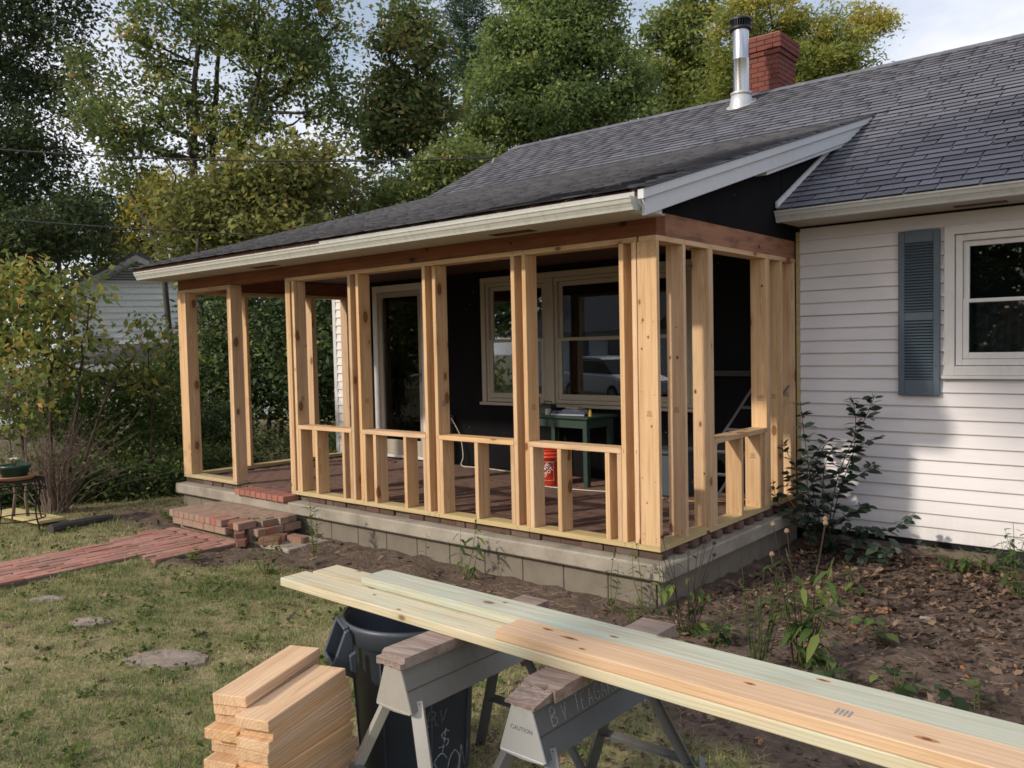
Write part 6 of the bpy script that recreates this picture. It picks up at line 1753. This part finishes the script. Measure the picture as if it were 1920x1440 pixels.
stem_plant('holly_shrub', 'dark glossy leaved shrub growing against the white siding', tuple(hb_),
    [[hb_, hs(0.30, 0.15, 2.1), hs(0.22, 0.6, 2.12), hs(0.17, 0.95, 2.15)], [hb_, hs(0.45, 0.1), hs(0.55, 0.45), hs(0.72, 0.8), hs(0.80, 1.0)], [hb_, hs(0.5, 0.15), hs(0.62, 0.5), hs(0.64, 0.82), hs(0.60, 0.98)],
     [hb_, hs(0.30, 0.1, 2.0), hs(0.30, 0.4, 2.0), hs(0.45, 0.62, 2.0)], [hb_, hs(0.40, 0.1, 2.05), hs(0.42, 0.4, 2.05), hs(0.50, 0.55, 2.05)], [hs(0.28, 0.25), hs(0.12, 0.35), hs(0.02, 0.58, 2.1)],
     [hs(0.25, 0.3), hs(0.38, 0.55), hs(0.45, 0.62)], [hs(0.5, 0.2), hs(0.72, 0.35), hs(0.80, 0.42)], [hb_, hs(0.6, -0.15), hs(0.9, -0.12, 2.1), hs(1.12, 0.06, 2.1)], [hb_, hs(0.62, -0.22, 2.05), hs(0.95, -0.24, 2.0), hs(1.22, -0.16, 2.0)],
     [hb_, hs(0.2, -0.1, 2.0), hs(0.05, 0.05, 1.95), hs(0.0, 0.25, 1.95)], [hb_, hs(0.25, 0.0, 2.05), hs(0.15, 0.2, 2.05), hs(0.08, 0.3, 2.05)], [hb_, hs(0.5, -0.1, 2.0), hs(0.7, 0.05, 2.0), hs(0.82, 0.1, 2.0)], [hs(0.55, 0.35), hs(0.66, 0.55), hs(0.86, 0.66)], [hb_, hs(0.35, -0.1, 1.95), hs(0.45, 0.1, 1.9), hs(0.55, 0.2, 1.9)], [hb_, hs(0.3, -0.15, 1.95), hs(0.3, 0.05, 1.9), hs(0.25, 0.22, 1.9)], [hb_, hs(0.65, -0.3, 1.98), hs(0.85, -0.32, 1.95), hs(1.0, -0.24, 1.95)]],
    'leaf_holly', 0.112, 44, 'shrub', seed=31, r=0.006, aspect=0.52, droop=0.25, start=0.15, tilt=0.9)

# weeds and dead flower stalks round the porch corner
def rnd_stems(base, n, h, spread, q_, lean=0.1):
    out = []
    for i in range(n):
        a = q_.uniform(0, 6.28); s_ = spread * q_.uniform(0.2, 1); hh = h * q_.uniform(0.6, 1.05)
        b = Vector(base) + Vector((q_.uniform(-.04, .04), q_.uniform(-.04, .04), 0))
        t_ = b + Vector((math.cos(a) * s_, math.sin(a) * s_, hh))
        out.append([b, b.lerp(t_, 0.5) + Vector((q_.uniform(-lean, lean) * 0.3, q_.uniform(-lean, lean) * 0.3, 0)), t_])
    return out
q = random.Random(61)
gw = 'weeds along the front of the porch slab'
WEEDS = [((-3.171, -0.554, -0.380), 3, 0.58, 0.06, 0.085, 46, 'feathery weed standing by the loose bricks', 0.2), ((-3.052, -1.112, -0.380), 5, 0.36, 0.14, 0.11, 26, 'broad leaved green weed in front of the brick step', 0.4), ((-1.992, -0.361, -0.380), 1, 0.48, 0.05, 0.075, 28, 'single thin weed before the slab, under the second bay', 0.5),
         ((-1.581, -0.260, -0.380), 3, 0.55, 0.16, 0.10, 22, 'weed with drooping yellow green leaves before the slab', 0.9), ((-0.176, -0.304, -0.380), 2, 0.55, 0.08, 0.075, 26, 'thin weed left of the slab corner', 0.5), ((-0.001, -0.177, -0.380), 3, 0.50, 0.10, 0.07, 26, 'slender weed right beside the slab corner', 0.5),
         ((0.013, -0.437, -0.380), 6, 0.22, 0.12, 0.06, 30, 'low yellowish weed at the foot of the slab corner', 0.3)]
for i, (b, n, h, sp_, ls, pl, lab, dr_) in enumerate(WEEDS):
    stem_plant('weed', lab, b, rnd_stems(b, n, h, sp_, q), 'leaf_weed', ls, pl, 'weed', gw, 'stem_green', 0.004, 0.28, seed=40 + i, droop=dr_, start=0.12)
b = (0.416, -0.393, -0.380)
cf = stem_plant('coneflower_clump', 'clump of dead coneflower stalks right of the slab corner', b, rnd_stems(b, 11, 0.48, 0.20, q), 'leaf_weed', 0.10, 9, 'plant', None, 'stem_dark', 0.004, 0.35, seed=51, droop=0.9, start=0.1)
def heads(t, b, n, h, spread, mat, r_, seed):
    q_ = random.Random(seed)
    for i in range(n):
        a = q_.uniform(0, 6.28); s_ = spread * q_.uniform(0.3, 1)
        top = Vector((math.cos(a) * s_, math.sin(a) * s_, h * q_.uniform(0.8, 1.1)))
        MB().tube([(top.x * 0.3, top.y * 0.3, 0), tuple(top * 0.55 + Vector((0, 0, 0.02))), tuple(top)], [0.0035, 0.003, 0.002], 5).build('stalk', M['stem_dark'], t)
        MB().lathe([(0, -r_ * 0.6), (r_ * 0.8, -r_ * 0.3), (r_, 0.2 * r_), (r_ * 0.6, r_), (0, r_ * 1.3)], tuple(top), 8).build('seed_head', M[mat], t)
heads(cf, b, 8, 0.60, 0.20, 'seedhead_dark', 0.013, 3)
b = (1.177, -0.481, -0.380)
cf2 = stem_plant('coneflower_clump', 'taller leafy clump with pale dried flower heads behind the long boards', b, rnd_stems(b, 12, 0.66, 0.22, q) , 'leaf_weed', 0.14, 13, 'plant', None, 'stem_green', 0.005, 0.30, seed=52, droop=0.8, start=0.25)
heads(cf2, b, 5, 0.78, 0.20, 'seedhead', 0.016, 5)
b = (1.025, -0.709, -0.380)
stem_plant('grass_clump', 'upright clump of thin dark green blades behind the long boards', b, rnd_stems(b, 18, 0.58, 0.16, q, 0.05), 'leaf_weed', 0.05, 2, 'grass clump', None, 'stem_dull', 0.0045, 0.2, seed=53)
for i, (b, n, h, lab) in enumerate((((1.406, 0.162, -0.380), 5, 0.18, 'low broad leaved plant in the dead leaves, nearest the holly'), ((1.407, -0.675, -0.380), 7, 0.20, 'low broad leaved plant at the foot of the tall clump'), ((0.666, -0.497, -0.380), 6, 0.22, 'dark drooping plant between the two clumps'), ((1.711, -0.531, -0.380), 6, 0.14, 'flat leaved plant alone in the bare soil'), ((2.030, -0.529, -0.380), 5, 0.14, 'small seedling near the right end of the boards'))):
    stem_plant('low_plant', lab, b, rnd_stems(b, n, h, 0.16, q), 'leaf_hedge', 0.10, 18, 'plant', 'low plants in the flower bed', 'stem_green', 0.004, 0.62, seed=60 + i, droop=0.5, start=0.3)
for i, (b, n, h, lab) in enumerate((((1.896, 1.600, -0.333), 7, 0.55, 'bushy green weed at the right edge of the picture'), ((1.607, 2.200, -0.423), 7, 0.25, 'arching fern like weed by the foundation vent'), ((1.394, 2.150, -0.425), 9, 0.18, 'low green weed below the siding left of the vent'), ((1.025, 1.010, -0.380), 3, 0.26, 'single upright seedling behind the tall clump'))):
    b = (b[0], b[1], GZ)
    stem_plant('weed', lab, b, rnd_stems(b, n, h, 0.2, q), 'leaf_weed', 0.09, 26, 'weed', 'weeds below the siding', 'stem_green', 0.004, 0.35, seed=70 + i, droop=0.6, start=0.2)
b = (-5.524, -0.544, -0.380)
stem_plant('ground_ivy', 'small leafy green plant at the left corner of the brick step', b, rnd_stems(b, 16, 0.15, 0.22, q), 'leaf_weed', 0.06, 50, 'plant', None, 'stem_green', 0.003, 0.8, seed=80, start=0.2)
b = (-3.996, -1.247, -0.380)
stem_plant('ground_ivy', 'tiny seedling at the edge of the brick path', b, rnd_stems(b, 6, 0.10, 0.1, q), 'leaf_weed', 0.055, 40, 'plant', None, 'stem_green', 0.003, 0.8, seed=81, start=0.2)

# ------------------------------------------------------------------ grass and dead leaves
q = np.random.default_rng(9)
def on_ground(x, y): return GZ + hill(x, y)
def keep(x, y):
    ok = ~((x > -5.24) & (x < -4.41) & (y < -0.70)) & ~((x > -4.45) & (x < -4.10) & (y < -0.70) & (y > -1.5)) & ~((x > -5.42) & (x < -5.2) & (y < -0.7) & (y > -1.4))
    ok &= ~((x > -6.5) & (x < 0.1) & (y > -0.12)) & ~((x > -5.42) & (x < -3.5) & (y > -0.75))
    for cx_, cy_, a_, b_ in ((-1.86, -2.62, 0.24, 0.15), (-2.96, -2.60, 0.11, 0.07), (-3.78, -2.55, 0.11, 0.07)):
        u_ = (x - cx_) * 0.87 + (y - cy_) * 0.5; v_ = (y - cy_) * 0.87 - (x - cx_) * 0.5
        ok &= (u_ / a_) ** 2 + (v_ / b_) ** 2 > 0.62 + 0.35 * np.sin(x * 37 + y * 23)
    return ok
def blades(n, x0, x1, y0, y1, h, w, dens=1.0, far=False):
    x = q.uniform(x0, x1, n); y = q.uniform(y0, y1, n)
    d = dirt_mask(x, y)
    patch = 0.55 + 0.45 * np.sin(x * 3.1 + 2 * np.sin(y * 2.3)) * np.cos(y * 3.7 + x)
    ok = keep(x, y) & (q.uniform(0, 1, n) > d * 1.06 - 0.03) & (q.uniform(0, 1, n) < 0.55 + 0.45 * patch)
    x, y, patch, d = x[ok], y[ok], patch[ok], d[ok]
    n = len(x)
    z = on_ground(x, y) - 0.004
    a = q.uniform(0, 6.283, n); lean = np.abs(q.normal(0.85, 0.5, n))
    tuft = np.clip(0.5 + 0.9 * np.sin(x * 9.1 + 3 * np.sin(y * 7.3)) * np.sin(y * 8.7 + 2 * np.sin(x * 5.9)), 0, 1.4)
    hh = h * q.uniform(0.4, 1.2, n) * (0.45 + 0.45 * patch + 0.55 * tuft)
    dx, dy = np.cos(a), np.sin(a)
    b = np.stack([x, y, z], 1)
    s_ = np.stack([-dy, dx, np.zeros(n)], 1) * (w * q.uniform(0.6, 1.3, n))[:, None]
    mid = b + np.stack([dx * lean * hh * 0.35, dy * lean * hh * 0.35, hh * 0.6], 1)
    tip = b + np.stack([dx * lean * hh, dy * lean * hh, hh * np.clip(1 - 0.45 * lean, 0.15, 1)], 1)
    V = np.stack([b - s_, b + s_, mid + s_ * 0.6, tip, mid - s_ * 0.6], 1).reshape(-1, 3)
    k = np.arange(n) * 5
    F = np.concatenate([np.stack([k, k + 1, k + 2, k + 4], 1), np.stack([k + 4, k + 2, k + 3, k + 3], 1)])
    F3 = F
    straw = np.clip(0.5 + 0.5 * np.sin(x * 1.3 - 0.7) * np.cos(y * 1.9 + 0.5) - 0.08 * (x + 2), 0, 1)
    ti = np.clip(q.normal(0.36, 0.20, n) + 0.42 * (straw - 0.4) + 0.22 * (x > 0) - 0.10 * (y > -1.6) - 0.22 * (tuft - 0.5), 0, 1)
    return V, F3, np.concatenate([ti, ti])
def grass_obj(V, F, ti):
    k = len(F) // 2
    me = bpy.data.meshes.new('grass')
    quads, tris = F[:k], F[k:, :3]
    me.vertices.add(len(V)); me.vertices.foreach_set('co', V.astype(np.float32).ravel())
    me.loops.add(k * 7)
    me.loops.foreach_set('vertex_index', np.concatenate([quads.ravel(), tris.ravel()]).astype(np.int32))
    me.polygons.add(2 * k)
    me.polygons.foreach_set('loop_start', np.concatenate([np.arange(k) * 4, 4 * k + np.arange(k) * 3]).astype(np.int32))
    at_ = me.attributes.new('tint', 'FLOAT', 'FACE'); at_.data.foreach_set('value', ti.astype(np.float32))
    me.materials.append(M['grass']); me.update(calc_edges=True)
    return tag(obj('grass', me), kind='stuff')
grass_obj(*blades(150000, -4.6, 2.4, -4.0, -0.9, 0.042, 0.0022))
grass_obj(*blades(80000, -10.5, -4.2, -4.5, 0.8, 0.055, 0.0032))
grass_obj(*blades(26000, -16, -6.6, 0.4, 9, 0.11, 0.006))
def litter(n, f, size, mat, lift=0.012, seed=0):
    x, y = f(n)
    ok = keep(x, y)
    x, y = x[ok], y[ok]; n = len(x)
    a = q.uniform(0, 6.283, n); L_ = size * q.uniform(0.5, 1.4, n); w_ = L_ * q.uniform(0.3, 0.55, n)
    tl = q.normal(0, 0.35, n); cl = q.uniform(0.05, 0.5, n)
    z = on_ground(x, y) + lift * q.uniform(0.3, 1.6, n)
    d = np.stack([np.cos(a), np.sin(a), tl], 1); s_ = np.stack([-np.sin(a), np.cos(a), q.normal(0, 0.35, n)], 1)
    c = np.stack([x, y, z], 1)
    up_ = np.array([0, 0, 1.0])
    pts = [(-1, 0, 0.2), (-0.35, 1, 0.6), (0.0, 0.45, 0.1), (0.45, 0.85, 0.5), (1, 0, 0.5), (0.4, -0.9, 0.6), (0.0, -0.4, 0.1), (-0.4, -1, 0.5)]
    V = np.stack([c + d * (u * L_ * 0.5)[:, None] + s_ * (v * w_)[:, None] + up_ * (k_ * cl * L_ * 0.35)[:, None] for u, v, k_ in pts], 1).reshape(-1, 3)
    k = np.arange(n) * 8
    F = np.concatenate([np.stack([k, k + 6, k + 2, k + 1], 1), np.stack([k, k + 7, k + 6, k + 6], 1)[:0], np.stack([k + 2, k + 6, k + 4, k + 3], 1), np.stack([k + 6, k + 5, k + 4, k + 4], 1)[:0], np.stack([k + 7, k + 6, k, k], 1)[:0]])
    F = np.concatenate([F, np.stack([k + 7, k + 6, k + 2, k], 1)[:0]])
    t_ = q.uniform(0, 1, n)
    return tag(obj('leaf_litter', npmesh('leaf_litter', V, F, M[mat], np.tile(t_, len(F) // n))), kind='stuff')
litter(6800, lambda n: (q.uniform(0.15, 3.4, n), 2.4 - np.abs(q.normal(0, 1.25, n))), 0.052, 'leaf_dry')
litter(3800, lambda n: (q.uniform(0.0, 3.2, n), q.uniform(-2.4, 1.0, n)), 0.036, 'leaf_dry')
litter(420, lambda n: (q.uniform(-4.2, 0.4, n), q.uniform(-1.7, -0.1, n)), 0.045, 'leaf_dry')
litter(420, lambda n: (q.uniform(-6.0, 1.5, n), q.uniform(-3.8, -1.2, n)), 0.055, 'leaf_dry')
litter(300, lambda n: (q.normal(-6.2, 0.9, n), q.normal(-0.6, 0.5, n)), 0.05, 'leaf_dry')
# small broad leaved weeds in the lawn
n_w = 260
cx_, cy_ = q.uniform(-6.5, 1.6, n_w), q.uniform(-3.9, -1.3, n_w)
k_ = np.repeat(np.arange(n_w), 14)
xx, yy = cx_[k_] + q.normal(0, 0.035, len(k_)), cy_[k_] + q.normal(0, 0.035, len(k_))
ok = keep(xx, yy) & (dirt_mask(xx, yy) < 0.5)
P_ = np.stack([xx, yy, on_ground(xx, yy) + q.uniform(0.005, 0.05, len(xx))], 1)[ok]
V, F = leaves(P_, 0.030, -0.1, 0.7)
tag(obj('lawn_weeds', npmesh('lawn_weeds', V, F, M['leaf_weed'], q.uniform(0, 1, len(P_)))), kind='stuff')
# pebbles, clods and straw in the bed
m = MB(); qr = random.Random(12)
n_ = 0
while n_ < 900:
    x, y = qr.uniform(-4.0, 2.8), qr.uniform(-2.3, 1.6)
    if dirt_mask(np.array(x), np.array(y)) < 0.6 or (x < 0.1 and y > -0.15): continue
    n_ += 1
    r_ = qr.choice([0.006, 0.008, 0.012, 0.018, 0.026]) * qr.uniform(0.6, 1.2)
    z = float(on_ground(x, y))
    vs = [(x + r_ * qr.uniform(.6, 1.2) * a_, y + r_ * qr.uniform(.6, 1.2) * b_, z + r_ * 0.55 * qr.uniform(.6, 1.2) * c_) for a_, b_, c_ in ((1, 0, 0), (0, 1, 0), (-1, 0, 0), (0, -1, 0), (0, 0, 1), (0, 0, -1))]
    m.add(vs, [(0, 1, 4), (1, 2, 4), (2, 3, 4), (3, 0, 4), (1, 0, 5), (2, 1, 5), (3, 2, 5), (0, 3, 5)])
tag(m.build('soil_clods', M['soil_clod'], None), kind='stuff')
m = MB()
for k in range(2600):
    x, y = qr.uniform(-5.5, 2.8), qr.uniform(-4.0, 0.8)
    if x < 0.1 and y > -0.15: continue
    z = float(on_ground(x, y)) + 0.012
    a = qr.uniform(0, 6.28); l_ = qr.uniform(0.03, 0.11)
    m.tube([(x, y, z), (x + l_ * math.cos(a), y + l_ * math.sin(a), z + qr.uniform(-0.006, 0.02))], 0.0013, 3, cap=False)
tag(m.build('dry_straw', M['straw'], None), kind='stuff')

# ------------------------------------------------------------------ across the street, seen only in the panes and as tree shade
tree('street_tree', 'tall tree on the street side that shades the white siding', (-1.3, -8.9, GZ), [([(-1.6, -9.6, GZ), (-1.5, -9.4, 5.0), (-1.2, -8.9, 9.5)], 0.2)],
     [(-2.6, -8.8, 9.6, 1.9, 1.5), (-0.4, -8.9, 9.0, 1.8, 1.5), (-2.0, -8.6, 8.4, 1.2, 0.9), (-0.6, -8.6, 7.9, 1.2, 0.8), (1.6, -8.8, 8.2, 1.4, 1.3), (-3.4, -8.8, 9.3, 0.9, 0.8)], 26000, 0.16, 'leaf_maple', 0.5, 36, seed=90, nlimb=26)
tree('street_tree', 'round tree across the street beside the grey house', (-26, -22, GZ), [], [(-26, -22, 5.5, 3.5, 3.5), (-24, -24, 4.5, 3, 2.5)], 5000, 0.35, 'leaf_mid', 0.9, 40, seed=91)
tree('street_tree', 'spreading tree across the street behind the white car', (-8, -24, GZ), [], [(-8, -24, 5.0, 3.6, 3.2), (-5, -25, 4.5, 3, 2.8)], 5000, 0.35, 'leaf_mid', 0.9, 40, seed=92)
tree('street_tree', 'dense dark evergreen straight across the street', (-1.5, -21.5, GZ), [], [(-1.5, -21.5, 3.2, 3.6, 3.8), (1.8, -22, 3.0, 3.0, 3.6), (-4.5, -22.5, 2.6, 2.6, 3.0)], 9000, 0.4, 'leaf_oak', 0.9, 40, seed=94)
tree('street_tree', 'dark tree to the west of the yard', (-18, -9, GZ), [], [(-18, -9, 4.5, 3.2, 3.6), (-20, -6, 4.0, 2.8, 3.2)], 6000, 0.3, 'leaf_oak', 0.9, 40, seed=93)
oh = thing('street_house', 'low grey roofed house across the street', 'house', (-17, -22, GZ), math.radians(25))
def opart(m, name, mat): return m.build(name, M[mat], oh)
opart(MB().box(-6, 6, -3, 3, 0, 2.5), 'wall', 'neigh_siding')
opart(MB().prism([(-3.4, 2.4), (0, 4.4), (3.4, 2.4)], 0, -6.4, 6.4), 'roof', 'neigh_roof')
for x in (-4.2, -1.4, 3.6):
    w = opart(frame4(MB(), x - 0.6, x + 0.6, 0.95, 2.15, 0.08, 3.001, 3.05), 'window', 'neigh_white')
    MB().box(x - 0.52, x + 0.52, 3.005, 3.02, 1.03, 2.07).build('pane', M['car_glass'], w)
opart(MB().box(0.6, 1.5, 3.001, 3.05, 0, 2.05), 'door', 'shutter')
cr_ = thing('parked_car', 'white car parked on the street side of the yard', 'car', (-11.5, -12.2, GZ), math.radians(28))
MB().prism([(-2.2, 0.35), (2.2, 0.35), (2.25, 0.75), (1.2, 0.95), (-2.1, 0.98), (-2.25, 0.7)], 1, -0.85, 0.85).build('body', M['car_white'], cr_, bevel=0.06)
MB().prism([(-1.9, 0.981), (1.15, 0.96), (0.45, 1.38), (-1.35, 1.42)], 1, -0.72, 0.72).build('window_band', M['car_glass'], cr_, bevel=0.04)
MB().prism([(-1.38, 1.421), (0.47, 1.381), (0.3, 1.46), (-1.2, 1.49)], 1, -0.70, 0.70).build('roof', M['car_white'], cr_, bevel=0.03)
for x in (-1.4, 1.4):
    for y in (-0.78, 0.78):
        wh = MB().lathe([(0, -0.1), (0.32, -0.1), (0.33, -0.06), (0.33, 0.06), (0.32, 0.1), (0, 0.1)], sides=24).build('wheel', M['rubber'], cr_, matrix=Matrix.Translation((x, y, 0.33)) @ Matrix.Rotation(math.pi / 2, 4, 'X'))
        MB().lathe([(0, -0.105), (0.2, -0.104), (0.2, 0.104), (0, 0.105)], sides=16).build('rim', M['alu'], wh)
